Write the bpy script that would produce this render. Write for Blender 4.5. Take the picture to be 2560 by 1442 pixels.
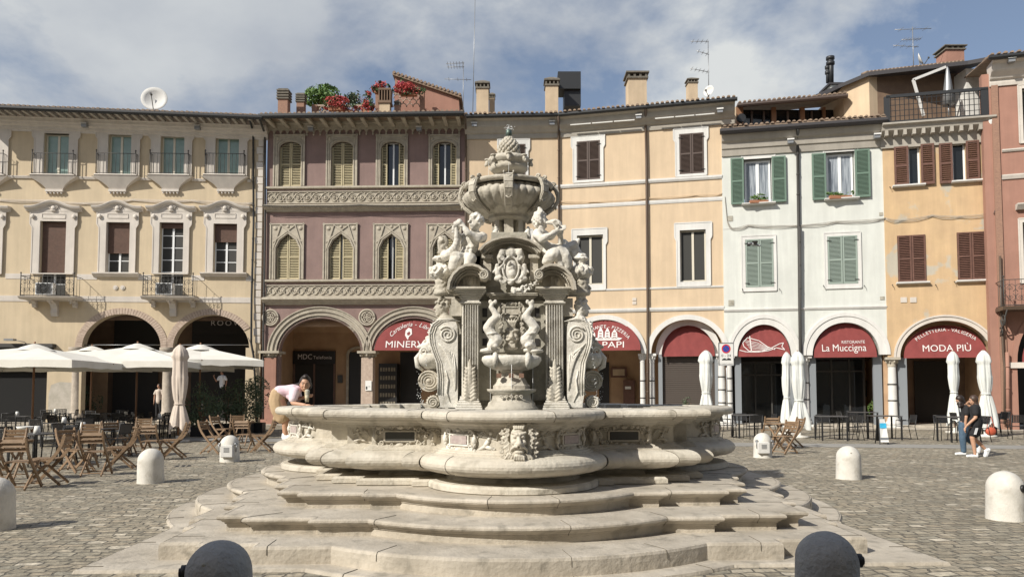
import bpy, bmesh, math, random
from mathutils import Vector, Matrix, noise, geometry
random.seed(7)
S = bpy.context.scene
for o in list(bpy.data.objects): bpy.data.objects.remove(o)
V = Vector; R = math.radians; PI = math.pi
# ------------------------------------------------------------------ camera
F = 1870.0; TH = R(3.0); HC = 1.65; YH = 980.0; CY = YH - F*math.tan(TH)
cd = bpy.data.cameras.new("camera"); cam = bpy.data.objects.new("camera", cd); S.collection.objects.link(cam)
cam.location = (0, 0, HC); cam.rotation_euler = (PI/2 + TH, 0, 0)
cd.sensor_width = 36; cd.sensor_fit = 'HORIZONTAL'; cd.lens = F/2560*36; cd.shift_y = (CY-721)/2560
cd.clip_start = .1; cd.clip_end = 3000
S.camera = cam
S.render.resolution_x = 1024; S.render.resolution_y = 576
# ------------------------------------------------------------------ light and sky
SUN = V((0.96, 0.78, -0.95)).normalized()          # direction the light travels
S.view_settings.view_transform = 'Standard'; S.view_settings.look = 'None'; S.view_settings.gamma = 1
S.view_settings.exposure = 0.15
ld = bpy.data.lights.new("sun", 'SUN'); ld.energy = 5.0; ld.angle = R(.5); ld.color = (1, .94, .84)
lo = bpy.data.objects.new("sun", ld); S.collection.objects.link(lo); lo.rotation_euler = SUN.to_track_quat('-Z', 'Y').to_euler()
lo.location = (-20, -10, 30)
SEEDZ = 5.3
W = bpy.data.worlds.new("World"); S.world = W; W.use_nodes = True
nt = W.node_tree; N = nt.nodes; L = nt.links; N.clear()
def nd(t, **k):
    n = N.new(t)
    for a, b in k.items(): setattr(n, a, b)
    return n
out = nd('ShaderNodeOutputWorld'); bg = nd('ShaderNodeBackground'); bg.inputs[1].default_value = .10
sky = nd('ShaderNodeTexSky', sky_type='NISHITA', sun_disc=False, sun_elevation=math.asin(-SUN.z), sun_rotation=math.atan2(-SUN.x, -SUN.y))
sky.air_density = 1.0; sky.dust_density = 1.5
tc = nd('ShaderNodeTexCoord'); sp = nd('ShaderNodeSeparateXYZ'); L.new(tc.outputs['Generated'], sp.inputs[0])
mz = nd('ShaderNodeMath', operation='MAXIMUM'); L.new(sp.outputs[2], mz.inputs[0]); mz.inputs[1].default_value = 0.0
az = nd('ShaderNodeMath', operation='ADD'); L.new(mz.outputs[0], az.inputs[0]); az.inputs[1].default_value = .42
dx = nd('ShaderNodeMath', operation='DIVIDE'); dy = nd('ShaderNodeMath', operation='DIVIDE')
L.new(sp.outputs[0], dx.inputs[0]); L.new(az.outputs[0], dx.inputs[1]); L.new(sp.outputs[1], dy.inputs[0]); L.new(az.outputs[0], dy.inputs[1])
cb = nd('ShaderNodeCombineXYZ'); L.new(dx.outputs[0], cb.inputs[0]); L.new(dy.outputs[0], cb.inputs[1]); cb.inputs[2].default_value = SEEDZ
n1 = nd('ShaderNodeTexNoise'); n1.inputs['Scale'].default_value = 2.6; n1.inputs['Detail'].default_value = 10; n1.inputs['Roughness'].default_value = .56; n1.inputs['Distortion'].default_value = .15
n2 = nd('ShaderNodeTexNoise'); n2.inputs['Scale'].default_value = 1.5; n2.inputs['Detail'].default_value = 7; n2.inputs['Distortion'].default_value = .1
L.new(cb.outputs[0], n1.inputs['Vector']); L.new(cb.outputs[0], n2.inputs['Vector'])
r1 = nd('ShaderNodeValToRGB'); r1.color_ramp.elements[0].position = .41; r1.color_ramp.elements[1].position = .55; L.new(n1.outputs[0], r1.inputs[0])
r2 = nd('ShaderNodeValToRGB'); e = r2.color_ramp.elements; e[0].position = .38; e[0].color = (2.7, 3.1, 3.9, 1); e[1].position = .62; e[1].color = (6.4, 6.6, 6.6, 1)
L.new(n2.outputs[0], r2.inputs[0])
sb = nd('ShaderNodeMixRGB', blend_type='MULTIPLY'); sb.inputs[0].default_value = 1; L.new(sky.outputs[0], sb.inputs[1]); sb.inputs[2].default_value = (1.05, 1.0, 1.0, 1)
mx = nd('ShaderNodeMixRGB'); hz = nd('ShaderNodeMixRGB'); hz.inputs[0].default_value = .15; L.new(sb.outputs[0], hz.inputs[1]); hz.inputs[2].default_value = (4.2, 4.8, 5.6, 1); zf = nd('ShaderNodeMapRange'); L.new(sp.outputs[2], zf.inputs[0]); zf.inputs[1].default_value = .50; zf.inputs[2].default_value = .78; zf.inputs[3].default_value = 1; zf.inputs[4].default_value = .12; cf = nd('ShaderNodeMath', operation='MULTIPLY'); L.new(r1.outputs[0], cf.inputs[0]); L.new(zf.outputs[0], cf.inputs[1])   # clouds thinned overhead, out of view, to lower the fill light
L.new(cf.outputs[0], mx.inputs[0]); L.new(hz.outputs[0], mx.inputs[1]); L.new(r2.outputs[0], mx.inputs[2])
L.new(mx.outputs[0], bg.inputs[0]); L.new(bg.outputs[0], out.inputs[0])
# ------------------------------------------------------------------ pixel helpers (photo pixels -> world)
def ray(px, py):
    a = (px-1280)/F; b = (CY-py)/F; c, s = math.cos(TH), math.sin(TH)
    return V((a, c - b*s, s + b*c))
CAM = V((0, 0, HC))
def P(px, py, Y): d = ray(px, py); return CAM + d*(Y/d.y)
def G(px, py, z=0): d = ray(px, py); return CAM + d*((z-HC)/d.z)
# ------------------------------------------------------------------ materials
MATS = {}
def mat(name, col, rough=.8, col2=None, scale=3, bump=0, bscale=None, metal=0, spec=None, coords='pos', detail=5, lo_=.35, hi_=.65, stretch=None, col3=None, c3scale=1, c3lo=.55, c3hi=.62, bdist=.01, streak=0):
    if name in MATS: return MATS[name]
    m = bpy.data.materials.new(name); m.use_nodes = True; t = m.node_tree; n = t.nodes; l = t.links
    b = n['Principled BSDF']; b.inputs['Roughness'].default_value = rough; b.inputs['Metallic'].default_value = metal
    if spec is not None: b.inputs['Specular IOR Level'].default_value = spec
    b.inputs['Base Color'].default_value = (*col, 1)
    if col2 or bump or col3:
        if coords == 'pos': g = n.new('ShaderNodeNewGeometry'); src = g.outputs['Position']
        else: g = n.new('ShaderNodeTexCoord'); src = g.outputs['Object']
        if stretch:
            mp = n.new('ShaderNodeMapping'); mp.inputs['Scale'].default_value = stretch; l.new(src, mp.inputs[0]); src = mp.outputs[0]
    last = None
    if col2:
        tx = n.new('ShaderNodeTexNoise'); tx.inputs['Scale'].default_value = scale; tx.inputs['Detail'].default_value = detail; tx.inputs['Roughness'].default_value = .6; l.new(src, tx.inputs['Vector'])
        rp = n.new('ShaderNodeValToRGB'); e = rp.color_ramp.elements; e[0].position = lo_; e[0].color = (*col, 1); e[1].position = hi_; e[1].color = (*col2, 1)
        l.new(tx.outputs[0], rp.inputs[0]); last = rp.outputs[0]
    if col3:
        tx = n.new('ShaderNodeTexNoise'); tx.inputs['Scale'].default_value = c3scale; tx.inputs['Detail'].default_value = 6; tx.inputs['Distortion'].default_value = .3; l.new(src, tx.inputs['Vector'])
        rp = n.new('ShaderNodeValToRGB'); e = rp.color_ramp.elements; e[0].position = c3lo; e[0].color = (0, 0, 0, 1); e[1].position = c3hi; e[1].color = (1, 1, 1, 1)
        l.new(tx.outputs[0], rp.inputs[0]); mxx = n.new('ShaderNodeMixRGB'); l.new(rp.outputs[0], mxx.inputs[0])
        if last: l.new(last, mxx.inputs[1])
        else: mxx.inputs[1].default_value = (*col, 1)
        mxx.inputs[2].default_value = (*col3, 1); last = mxx.outputs[0]
    if streak:
        for scl, lo2, amt in (((2.2, 2.2, .16), .42, streak), ((.5, .5, .35), .40, streak*.7)):
            mp2 = n.new('ShaderNodeMapping'); mp2.inputs['Scale'].default_value = scl; l.new(src, mp2.inputs[0]); tx = n.new('ShaderNodeTexNoise'); tx.inputs['Scale'].default_value = 1.6; tx.inputs['Detail'].default_value = 8; tx.inputs['Roughness'].default_value = .65; l.new(mp2.outputs[0], tx.inputs['Vector'])
            mr = n.new('ShaderNodeMapRange'); l.new(tx.outputs[0], mr.inputs[0]); mr.inputs[1].default_value = lo2; mr.inputs[2].default_value = lo2+.24; mr.inputs[3].default_value = 1-amt; mr.inputs[4].default_value = 1.02
            mm = n.new('ShaderNodeMixRGB'); mm.blend_type = 'MULTIPLY'; mm.inputs[0].default_value = 1; l.new(last, mm.inputs[1]); l.new(mr.outputs[0], mm.inputs[2]); last = mm.outputs[0]
    if last: l.new(last, b.inputs['Base Color'])
    if bump:
        tx = n.new('ShaderNodeTexNoise'); tx.inputs['Scale'].default_value = bscale or scale*4; tx.inputs['Detail'].default_value = 6; l.new(src, tx.inputs['Vector'])
        bp = n.new('ShaderNodeBump'); bp.inputs['Strength'].default_value = bump; bp.inputs['Distance'].default_value = bdist; l.new(tx.outputs[0], bp.inputs['Height']); l.new(bp.outputs[0], b.inputs['Normal'])
    MATS[name] = m; return m
def plaster(name, c, k=.86, **kw):
    return mat(name, c, .9, tuple(x*k for x in c), 1.3, .25, 40, streak=kw.pop('streak', .075), **kw)
M = {}
def stone_mat(name, c, c2, c3, sc=2.2):
    return mat(name, c, .75, c2, sc, .7, 22, col3=c3, c3scale=5, c3lo=.54, c3hi=.75, bdist=.014, streak=.11)
M['stone'] = stone_mat('pale_limestone', (.64, .60, .515), (.52, .475, .395), (.34, .31, .25))
M['step'] = stone_mat('worn_step_stone', (.54, .49, .41), (.42, .375, .305), (.27, .245, .20), 1.9)
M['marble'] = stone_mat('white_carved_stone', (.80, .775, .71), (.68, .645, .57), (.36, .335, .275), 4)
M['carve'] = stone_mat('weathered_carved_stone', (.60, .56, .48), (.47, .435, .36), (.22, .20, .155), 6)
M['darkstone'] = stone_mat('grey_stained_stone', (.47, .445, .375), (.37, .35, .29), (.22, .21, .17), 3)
M['bollard'] = mat('white_bollard_stone', (.66, .64, .59), .8, (.56, .54, .49), 6, .5, 60, coords='obj', col3=(.44, .41, .35), c3scale=5, c3lo=.58, c3hi=.72)
M['shadeboll'] = mat('shaded_bollard_stone', (.40, .40, .385), .85, (.30, .30, .29), 5, .9, 30, coords='obj', bdist=.02)  # whitish bollard stone with shade painted into its colour
M['cream'] = plaster('cream_plaster', (.60, .495, .345), .94)
M['creamtrim'] = plaster('pale_pinkish_trim', (.66, .61, .55), .9)
M['maroon'] = plaster('maroon_plaster', (.275, .19, .172), .86)
M['marotrim'] = mat('weathered_beige_trim', (.46, .42, .34), .85, (.36, .32, .26), 4, .4, 40)
M['yellow'] = plaster('apricot_plaster', (.64, .50, .345), .94)
M['white'] = plaster('white_trim', (.70, .695, .67), .94)
M['mint'] = plaster('mint_white_plaster', (.66, .68, .64), .95)
M['orange'] = mat('patched_orange_plaster', (.60, .43, .25), .9, (.54, .385, .23), 1.3, .25, 40, col3=(.48, .44, .36), c3scale=.6, c3lo=.57, c3hi=.61, streak=.08)
M['terra'] = plaster('salmon_plaster', (.37, .20, .15), .9)
M['brick'] = mat('red_brick', (.34, .20, .14), .9, (.25, .15, .11), 9, .5, 30, stretch=(1, 1, 3))
M['brickpale'] = mat('pale_brick_arch', (.52, .42, .34), .9, (.40, .31, .25), 7, .5, 30)
M['roof'] = mat('clay_roof_tile', (.20, .15, .11), .9, (.30, .22, .16), 4, .6, 30)
M['gutter'] = mat('dark_metal_gutter', (.035, .037, .04), .5, metal=.3)
M['brownpipe'] = mat('brown_metal_pipe', (.10, .07, .05), .5)
M['cornice'] = plaster('grey_cornice', (.42, .39, .34), .9)
M['glass'] = mat('dark_window_glass', (.012, .014, .016), .06, spec=.6)
M['mesh'] = mat('dark_insect_screen', (.035, .035, .032), .7)
M['curtain'] = mat('pale_green_curtain', (.20, .30, .27), .15, (.26, .36, .33), 2)
M['paleframe'] = mat('cream_window_frame', (.62, .58, .48), .5)
M['whiteframe'] = mat('white_window_frame', (.75, .77, .78), .4)
M['blind'] = mat('brown_roller_blind', (.17, .10, .075), .7, (.13, .08, .06), 8)
M['shutcream'] = mat('olive_cream_shutter', (.50, .44, .28), .7, (.44, .38, .24), 6)
M['shutbrown'] = mat('dark_brown_shutter', (.085, .06, .05), .6)
M['shutred'] = mat('red_brown_shutter', (.15, .075, .055), .7, (.11, .055, .04), 6)
M['shutgreen'] = mat('green_shutter', (.13, .20, .155), .6)
M['shutpale'] = mat('pale_green_shutter', (.28, .34, .30), .6)
M['iron'] = mat('dark_wrought_iron', (.05, .048, .045), .6)
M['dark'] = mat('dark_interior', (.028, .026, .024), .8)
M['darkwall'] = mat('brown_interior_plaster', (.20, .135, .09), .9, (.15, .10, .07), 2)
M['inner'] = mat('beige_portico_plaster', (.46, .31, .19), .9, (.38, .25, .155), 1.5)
M['steelpillar'] = mat('grey_steel_jamb', (.22, .24, .26), .6)
M['roller'] = mat('dark_roller_shutter', (.075, .06, .05), .6)
M['red'] = mat('red_awning_cloth', (.235, .05, .047), .85, (.20, .042, .04), 3, coords='pos')
M['letter'] = mat('white_lettering', (.70, .66, .64), .7)
M['umb'] = mat('off_white_canvas', (.74, .72, .66), .85, (.68, .655, .59), 2, .3, 14)
M['umbw'] = mat('bright_white_canvas', (.68, .70, .68), .85, (.62, .64, .61), 2, .3, 14)
M['umbpink'] = mat('beige_canvas', (.62, .54, .47), .85, (.55, .47, .40), 2, .3, 14)
M['pole'] = mat('brown_wooden_pole', (.26, .14, .08), .6)
M['wood'] = mat('oiled_acacia_wood', (.30, .20, .12), .6, (.19, .125, .075), 6, .3, 40, coords='obj', stretch=(1, 1, 6))
M['black'] = mat('black_powder_coat', (.018, .018, .019), .45)
M['tabletop'] = mat('dark_grey_table_top', (.075, .073, .073), .5)
M['pitch'] = mat('shaded_shop_black', (.006, .006, .006), .9)  # near-black stands in for the awning's shade on the shopfront
M['leaf'] = mat('dark_green_leaf', (.035, .075, .022), .6, (.07, .12, .035), 3)
M['leafl'] = mat('light_green_leaf', (.09, .17, .04), .6, (.14, .24, .06), 3)
M['leafg'] = mat('grey_green_leaf', (.055, .09, .045), .6, (.10, .14, .075), 3)
M['flower'] = mat('red_geranium_petals', (.36, .035, .035), .7, (.50, .09, .08), 6)
M['pink'] = mat('pink_flowers', (.6, .08, .15), .7)
M['terracotta'] = mat('terracotta_pot', (.35, .16, .09), .85)
M['water'] = mat('basin_water', (.05, .07, .06), .05, spec=.8)
M['skin'] = mat('skin', (.50, .29, .19), .55)
M['skind'] = mat('tanned_skin', (.42, .23, .15), .55)
M['hair'] = mat('dark_brown_hair', (.022, .014, .011), .5)
M['hairb'] = mat('brown_hair', (.06, .035, .025), .5)
M['blackcloth'] = mat('black_cloth', (.016, .016, .018), .9)
M['jeans'] = mat('blue_denim', (.05, .09, .14), .9, (.08, .13, .19), 12, coords='obj')
M['khaki'] = mat('khaki_cotton', (.50, .37, .23), .9, (.42, .30, .18), 6, .3, 20)
M['pinkcloth'] = mat('pale_pink_cotton', (.72, .52, .60), .9, (.78, .68, .73), 5, .3, 20)
M['shoe'] = mat('white_leather', (.78, .80, .82), .6)
M['greymetal'] = mat('grey_metal', (.30, .31, .32), .4, metal=.5)
M['plaque'] = mat('dark_bronze_plaque', (.06, .06, .055), .5)
M['chim'] = plaster('chimney_plaster', (.58, .46, .32), .85)
M['chimdark'] = mat('dark_chimney_stone', (.18, .16, .13), .9, (.12, .11, .09), 6)
M['paper'] = mat('paper_white', (.75, .75, .72), .8)
M['blue'] = mat('bright_blue_print', (.05, .45, .72), .6)
M['darkblue'] = mat('sign_blue', (.03, .07, .35), .5)
M['signred'] = mat('sign_red', (.65, .03, .03), .5)
M['bag'] = mat('red_leather_bag', (.50, .10, .05), .6)
# ------------------------------------------------------------------ mesh builder (world or local coordinates)
class MB:
    def __init__(s, M_=None): s.v = []; s.f = []; s.s = []; s.M = M_ or Matrix()
    def add(s, vs, fs, smooth=False):
        k = len(s.v); s.v += [s.M @ V(p) for p in vs]; s.f += [tuple(i+k for i in f) for f in fs]; s.s += [smooth]*len(fs); return s
    def box(s, a, b, bev=0):
        x0, y0, z0 = [min(p, q) for p, q in zip(a, b)]; x1, y1, z1 = [max(p, q) for p, q in zip(a, b)]
        if not bev:
            return s.add([(x0,y0,z0),(x1,y0,z0),(x1,y1,z0),(x0,y1,z0),(x0,y0,z1),(x1,y0,z1),(x1,y1,z1),(x0,y1,z1)],
                  [(0,3,2,1),(4,5,6,7),(0,1,5,4),(1,2,6,5),(2,3,7,6),(3,0,4,7)])
        b_ = bev; vs = []; fs = []
        for (z, i) in ((z0, b_), (z0+b_, 0), (z1-b_, 0), (z1, b_)):
            vs += [(x0+i+(b_ if not i else 0)*0, y0+i, z), (x1-i, y0+i, z), (x1-i, y1-i, z), (x0+i, y1-i, z)]
        for r in range(3):
            for k in range(4): fs.append((r*4+k, r*4+(k+1) % 4, r*4+4+(k+1) % 4, r*4+4+k))
        fs += [(3, 2, 1, 0), (12, 13, 14, 15)]
        return s.add(vs, fs)
    def bar(s, p, q, w, h=None, up=(0, 0, 1)):       # rectangular bar from p to q
        p, q = V(p), V(q); d = q-p; n = d.length
        if n < 1e-6: return s
        d /= n; u = V(up)
        if abs(d.dot(u)) > .98: u = V((1, 0, 0)) if abs(d.x) < .9 else V((0, 1, 0))
        a = d.cross(u).normalized(); c = a.cross(d).normalized(); h = h or w; vs = []
        for o in (p, q):
            for i, j in ((-1, -1), (1, -1), (1, 1), (-1, 1)): vs.append(o + a*i*w/2 + c*j*h/2)
        return s.add(vs, [(0,3,2,1),(4,5,6,7),(0,1,5,4),(1,2,6,5),(2,3,7,6),(3,0,4,7)])
    def tube(s, pts, r, n=8, cap=True, smooth=True):
        pts = [V(p) for p in pts]; rs = r if isinstance(r, (list, tuple)) else [r]*len(pts); vs = []; fs = []; pu = None
        for i, p in enumerate(pts):
            d = (pts[min(i+1, len(pts)-1)] - pts[max(i-1, 0)])
            d = d.normalized() if d.length > 1e-9 else V((0, 0, 1))
            if pu is None: pu = V((0, 0, 1)) if abs(d.z) < .9 else V((1, 0, 0))
            a = d.cross(pu)
            a = a.normalized() if a.length > 1e-6 else V((1, 0, 0)); pu = a.cross(d).normalized()
            for k in range(n): t = 2*PI*k/n; vs.append(p + (a*math.cos(t) + pu*math.sin(t))*rs[i])
        for i in range(len(pts)-1):
            for k in range(n): fs.append((i*n+k, i*n+(k+1) % n, (i+1)*n+(k+1) % n, (i+1)*n+k))
        s.add(vs, fs, smooth)
        if cap:
            k0 = len(s.v)-len(vs); s.f += [tuple(k0+n-1-k for k in range(n)), tuple(k0+(len(pts)-1)*n+k for k in range(n))]; s.s += [False, False]
        return s
    def lathe(s, prof, c=(0, 0, 0), n=24, a0=0, a1=2*PI, sx=1, sy=1, rf=None, smooth=True):  # prof: (r, z)
        full = abs(a1-a0-2*PI) < 1e-6; m = n if full else n+1; vs = []; fs = []
        for (r, z) in prof:
            for k in range(m):
                t = a0 + (a1-a0)*k/n; q = r*(rf(t, z) if rf else 1)
                vs.append((c[0]+q*math.cos(t)*sx, c[1]+q*math.sin(t)*sy, c[2]+z))
        for i in range(len(prof)-1):
            for k in range(m if full else m-1): fs.append((i*m+k, i*m+(k+1) % m, (i+1)*m+(k+1) % m, (i+1)*m+k))
        return s.add(vs, fs, smooth)
    def ell(s, c, r, n=10, m=7, rot=None, f=None):
        if not isinstance(r, (list, tuple)): r = (r, r, r)
        vs = []; fs = []; c = V(c)
        for i in range(m+1):
            a = PI*i/m
            for k in range(n):
                t = 2*PI*k/n; p = V((math.sin(a)*math.cos(t)*r[0], math.sin(a)*math.sin(t)*r[1], math.cos(a)*r[2]))
                if f: p *= f(p)
                vs.append(c + (rot @ p if rot else p))
        for i in range(m):
            for k in range(n): fs.append((i*n+k, (i+1)*n+k, (i+1)*n+(k+1) % n, i*n+(k+1) % n))
        return s.add(vs, fs, True)
    def cap(s, p, r0, q, r1, n=10):                  # closed tapered capsule
        p, q = V(p), V(q); s.ell(p, r0, n, 6); s.ell(q, r1, n, 6)
        return s.tube([p, q], [r0, r1], n)
    def poly(s, outer, holes, mapf, thick=0, back=True, sides=True):
        # 2-D polygon with holes, mapf(u, v, t) -> point; t=0 front, t=thick back
        loops = [[V((u, v, 0)) for u, v in outer]] + [[V((u, v, 0)) for u, v in h] for h in holes]
        tris = geometry.tessellate_polygon(loops); flat = [p for lp in loops for p in lp]
        def area(t): a, b, c = [flat[i] for i in t]; return (b-a).cross(c-a).z
        tris = [t if area(t) > 0 else (t[0], t[2], t[1]) for t in tris if abs(area(t)) > 1e-9]
        s.add([mapf(p.x, p.y, 0) for p in flat], tris)
        if thick:
            if back: s.add([mapf(p.x, p.y, thick) for p in flat], [(t[0], t[2], t[1]) for t in tris])
            if sides:
                for lp in loops:
                    n = len(lp); s.add([mapf(p.x, p.y, 0) for p in lp] + [mapf(p.x, p.y, thick) for p in lp], [(k, (k+1) % n, n+(k+1) % n, n+k) for k in range(n)])
        return s
    def spiral(s, c, u, w, r, turns=2, th=.02, n=28, a0=0, n_=6, rmin=.12):   # scroll in plane (u, w)
        u, w, c = V(u), V(w), V(c); pts = []; rs = []
        for i in range(n+1):
            t = i/n; q = r*(1-t*(1-rmin)); a = a0 + t*turns*2*PI
            pts.append(c + u*q*math.cos(a) + w*q*math.sin(a)); rs.append(th*(1-.5*t))
        return s.tube(pts, rs, n_)
    def build(s, name, m, parent=None, label=None, cat=None, group=None, kind=None, fixn=False):
        me = bpy.data.meshes.new(name); o = bpy.data.objects.new(name, me); S.collection.objects.link(o)
        off = V((0, 0, 0)); vs = s.v
        if parent is not None:
            par = parent; off = V((0, 0, 0))
            while par is not None: off = off + par.location; par = par.parent
            o.parent = parent
        else:
            if vs and not kind:
                xs = [p.x for p in vs]; ys = [p.y for p in vs]; zs = [p.z for p in vs]
                off = V(((min(xs)+max(xs))/2, (min(ys)+max(ys))/2, min(zs))); o.location = off
        me.from_pydata([tuple(p-off) for p in vs], [], s.f)
        me.polygons.foreach_set('use_smooth', s.s); me.update()
        if fixn:
            bm = bmesh.new(); bm.from_mesh(me); bmesh.ops.recalc_face_normals(bm, faces=bm.faces); bm.to_mesh(me); bm.free()
        me.materials.append(m if not isinstance(m, str) else M[m])
        tag(o, label, cat, group, kind); return o
def tag(o, label=None, cat=None, group=None, kind=None):
    for k, v in (('label', label), ('category', cat), ('group', group), ('kind', kind)):
        if v: o[k] = v
    return o
def thing(name, loc, label, cat, group=None, rz=0):
    o = bpy.data.objects.new(name, None); S.collection.objects.link(o); o.location = loc; o.rotation_euler = (0, 0, rz)
    o.empty_display_size = .1
    return tag(o, label, cat, group)
def copy_tree(o, parent=None):
    c = o.copy(); S.collection.objects.link(c)
    if parent is not None: c.parent = parent
    for ch in [x for x in o.children]: copy_tree(ch, c)
    return c
def remesh(o, vox, smooth=2):                         # fuse overlapping closed shells into one continuous surface
    md = o.modifiers.new('r', 'REMESH'); md.mode = 'VOXEL'; md.voxel_size = vox; md.use_smooth_shade = True
    if smooth: s_ = o.modifiers.new('s', 'SMOOTH'); s_.factor = .5; s_.iterations = smooth
    bpy.context.view_layer.update()
    dg = bpy.context.evaluated_depsgraph_get(); me = bpy.data.meshes.new_from_object(o.evaluated_get(dg))
    old = o.data; mats = [m for m in old.materials]; o.modifiers.clear(); o.data = me; me.name = o.name
    if not me.materials:
        for m in mats: me.materials.append(m)
    bpy.data.meshes.remove(old); return o
def solid_noise(o, amp, scale):                       # roughen a dense mesh along its normals
    for v in o.data.vertices:
        v.co += v.normal*amp*noise.noise(V(v.co)*scale)
def text_mb(mb, s, mapf, size, x0=0, thick=.01, width=None, font_shear=0, space=1.0):
    cu = bpy.data.curves.new('t', 'FONT'); cu.body = s; cu.size = size; cu.align_x = 'CENTER'; cu.align_y = 'CENTER'; cu.shear = font_shear; cu.extrude = 0; cu.resolution_u = 3; cu.space_character = space
    ob = bpy.data.objects.new('t', cu); S.collection.objects.link(ob); bpy.context.view_layer.update()
    me = bpy.data.meshes.new_from_object(ob.evaluated_get(bpy.context.evaluated_depsgraph_get()))
    xs = [v.co.x for v in me.vertices]; k = 1
    if width and xs: k = width/(max(xs)-min(xs))
    mb.add([mapf(v.co.x*k+x0, v.co.y) for v in me.vertices], [tuple(p.vertices) for p in me.polygons])
    bpy.data.objects.remove(ob); bpy.data.curves.remove(cu); bpy.data.meshes.remove(me)
# ------------------------------------------------------------------ facades
class Fac:
    def __init__(s, root, xl, dl, xr, dr):
        s.root = root
        a = P(xl, YH, dl); b = P(xr, YH, dr); s.A = V((a.x, a.y, 0)); s.B = V((b.x, b.y, 0))
        s.U = (s.B-s.A).normalized(); s.N = V((-s.U.y, s.U.x, 0)); s.w = (s.B-s.A).length   # N points inward (away from camera)
    def pt(s, u, z, d=0): return s.A + s.U*u + s.N*d + V((0, 0, z))
    def uz(s, px, py, d=0):
        r = ray(px, py); t = ((s.A + s.N*d - CAM).dot(s.N))/r.dot(s.N); p = CAM + r*t
        return (p-s.A).dot(s.U), p.z
    def rect(s, x0, y0, x1, y1, d=0):
        xm, ym = (x0+x1)/2, (y0+y1)/2
        return s.uz(x0, ym, d)[0], s.uz(xm, y1, d)[1], s.uz(x1, ym, d)[0], s.uz(xm, y0, d)[1]
    def bx(s, mb, u0, z0, u1, z1, d0, d1):
        k = MB(Matrix.Translation(s.A) @ Matrix(((s.U.x, s.N.x, 0, 0), (s.U.y, s.N.y, 0, 0), (0, 0, 1, 0), (0, 0, 0, 1))))
        k.box((u0, d0, z0), (u1, d1, z1)); mb.add([mb.M.inverted() @ p for p in k.v], k.f); return mb
    def strip(s, mb, prof, u0, u1, z=0, z1=None):      # profile (d_out, dz) swept from u0 to u1; height may slope to z1
        z1 = z if z1 is None else z1; n = len(prof)
        vs = [s.pt(u0, z+q, -o) for o, q in prof] + [s.pt(u1, z1+q, -o) for o, q in prof]
        fs = [(i, i+n, i+n+1, i+1) for i in range(n-1)] + [tuple(range(n)), tuple(range(2*n-1, n-1, -1))]
        return mb.add(vs, fs)
    def part(s, fn, name, m, parent=None, **k):
        mb = MB(); fn(mb); return mb.build(name, m, parent or s.root, **k)
def arc(cu, cz, r, a0, a1, n=20, rz=None):
    rz = rz or r
    return [(cu + r*math.cos(a0+(a1-a0)*i/n), cz + rz*math.sin(a0+(a1-a0)*i/n)) for i in range(n+1)]
def rectp(u0, z0, u1, z1): return [(u0, z0), (u1, z0), (u1, z1), (u0, z1)]
def archp(u0, z0, u1, z1, kind='rect'):
    c = (u0+u1)/2; r = (u1-u0)/2
    if kind == 'round': return [(u0, z0), (u1, z0)] + arc(c, z1-r*.62, r, 0, PI, 14, r*.62)
    if kind == 'point': h = (u1-u0); return [(u0, z0), (u1, z0), (u1, z1-h*.62), (u1-h*.16, z1-h*.28), (c, z1), (u0+h*.16, z1-h*.28), (u0, z1-h*.62)]
    return rectp(u0, z0, u1, z1)
def width_at(poly, z):
    us = []
    n = len(poly)
    for i in range(n):
        (a, b), (c, d) = poly[i], poly[(i+1) % n]
        if (b <= z < d) or (d <= z < b): us.append(a + (c-a)*(z-b)/(d-b))
    return (min(us), max(us)) if len(us) >= 2 else None
def louvers(f, mb, u0, u1, poly, z0, z1, d, pitch=.075, fr=.055):
    # louvred leaf between u0 and u1, clipped to an arched opening poly
    n = int((z1-z0-2*fr)/pitch)
    for i in range(n+1):
        z = z0 + fr + (i+.5)*(z1-z0-2*fr)/(n+1); w = width_at(poly, z) if poly else (u0, u1)
        if not w: continue
        a, b = max(u0, w[0]), min(u1, w[1])
        if b-a < .04: continue
        vs = []
        for uu in (a+.02, b-.02):
            vs += [f.pt(uu, z-.032, d-.03), f.pt(uu, z-.02, d-.035), f.pt(uu, z+.03, d+.02), f.pt(uu, z+.018, d+.025)]
        mb.add(vs, [(0, 1, 5, 4), (1, 2, 6, 5), (2, 3, 7, 6), (3, 0, 4, 7)])
    for k, uu in enumerate((u0, u1-fr)):
        zt = z1
        if poly:
            w = width_at(poly, z1-.02)
            zz = z1
            while zz > z0:
                w = width_at(poly, zz)
                if w and w[0] <= uu+.02 and w[1] >= uu+fr-.02: break
                zz -= .04
            zt = zz
        f.bx(mb, uu, z0, uu+fr, zt, d-.04, d+.03)
    f.bx(mb, u0+fr, z0, u1-fr, z0+fr*1.4, d-.04, d+.03)
    if not poly: f.bx(mb, u0+fr, z1-fr, u1-fr, z1, d-.04, d+.03)
    if z1-z0 > 1.2: f.bx(mb, u0+fr, (z0+z1)/2-fr*.6, u1-fr, (z0+z1)/2+fr*.6, d-.042, d+.028)
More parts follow.
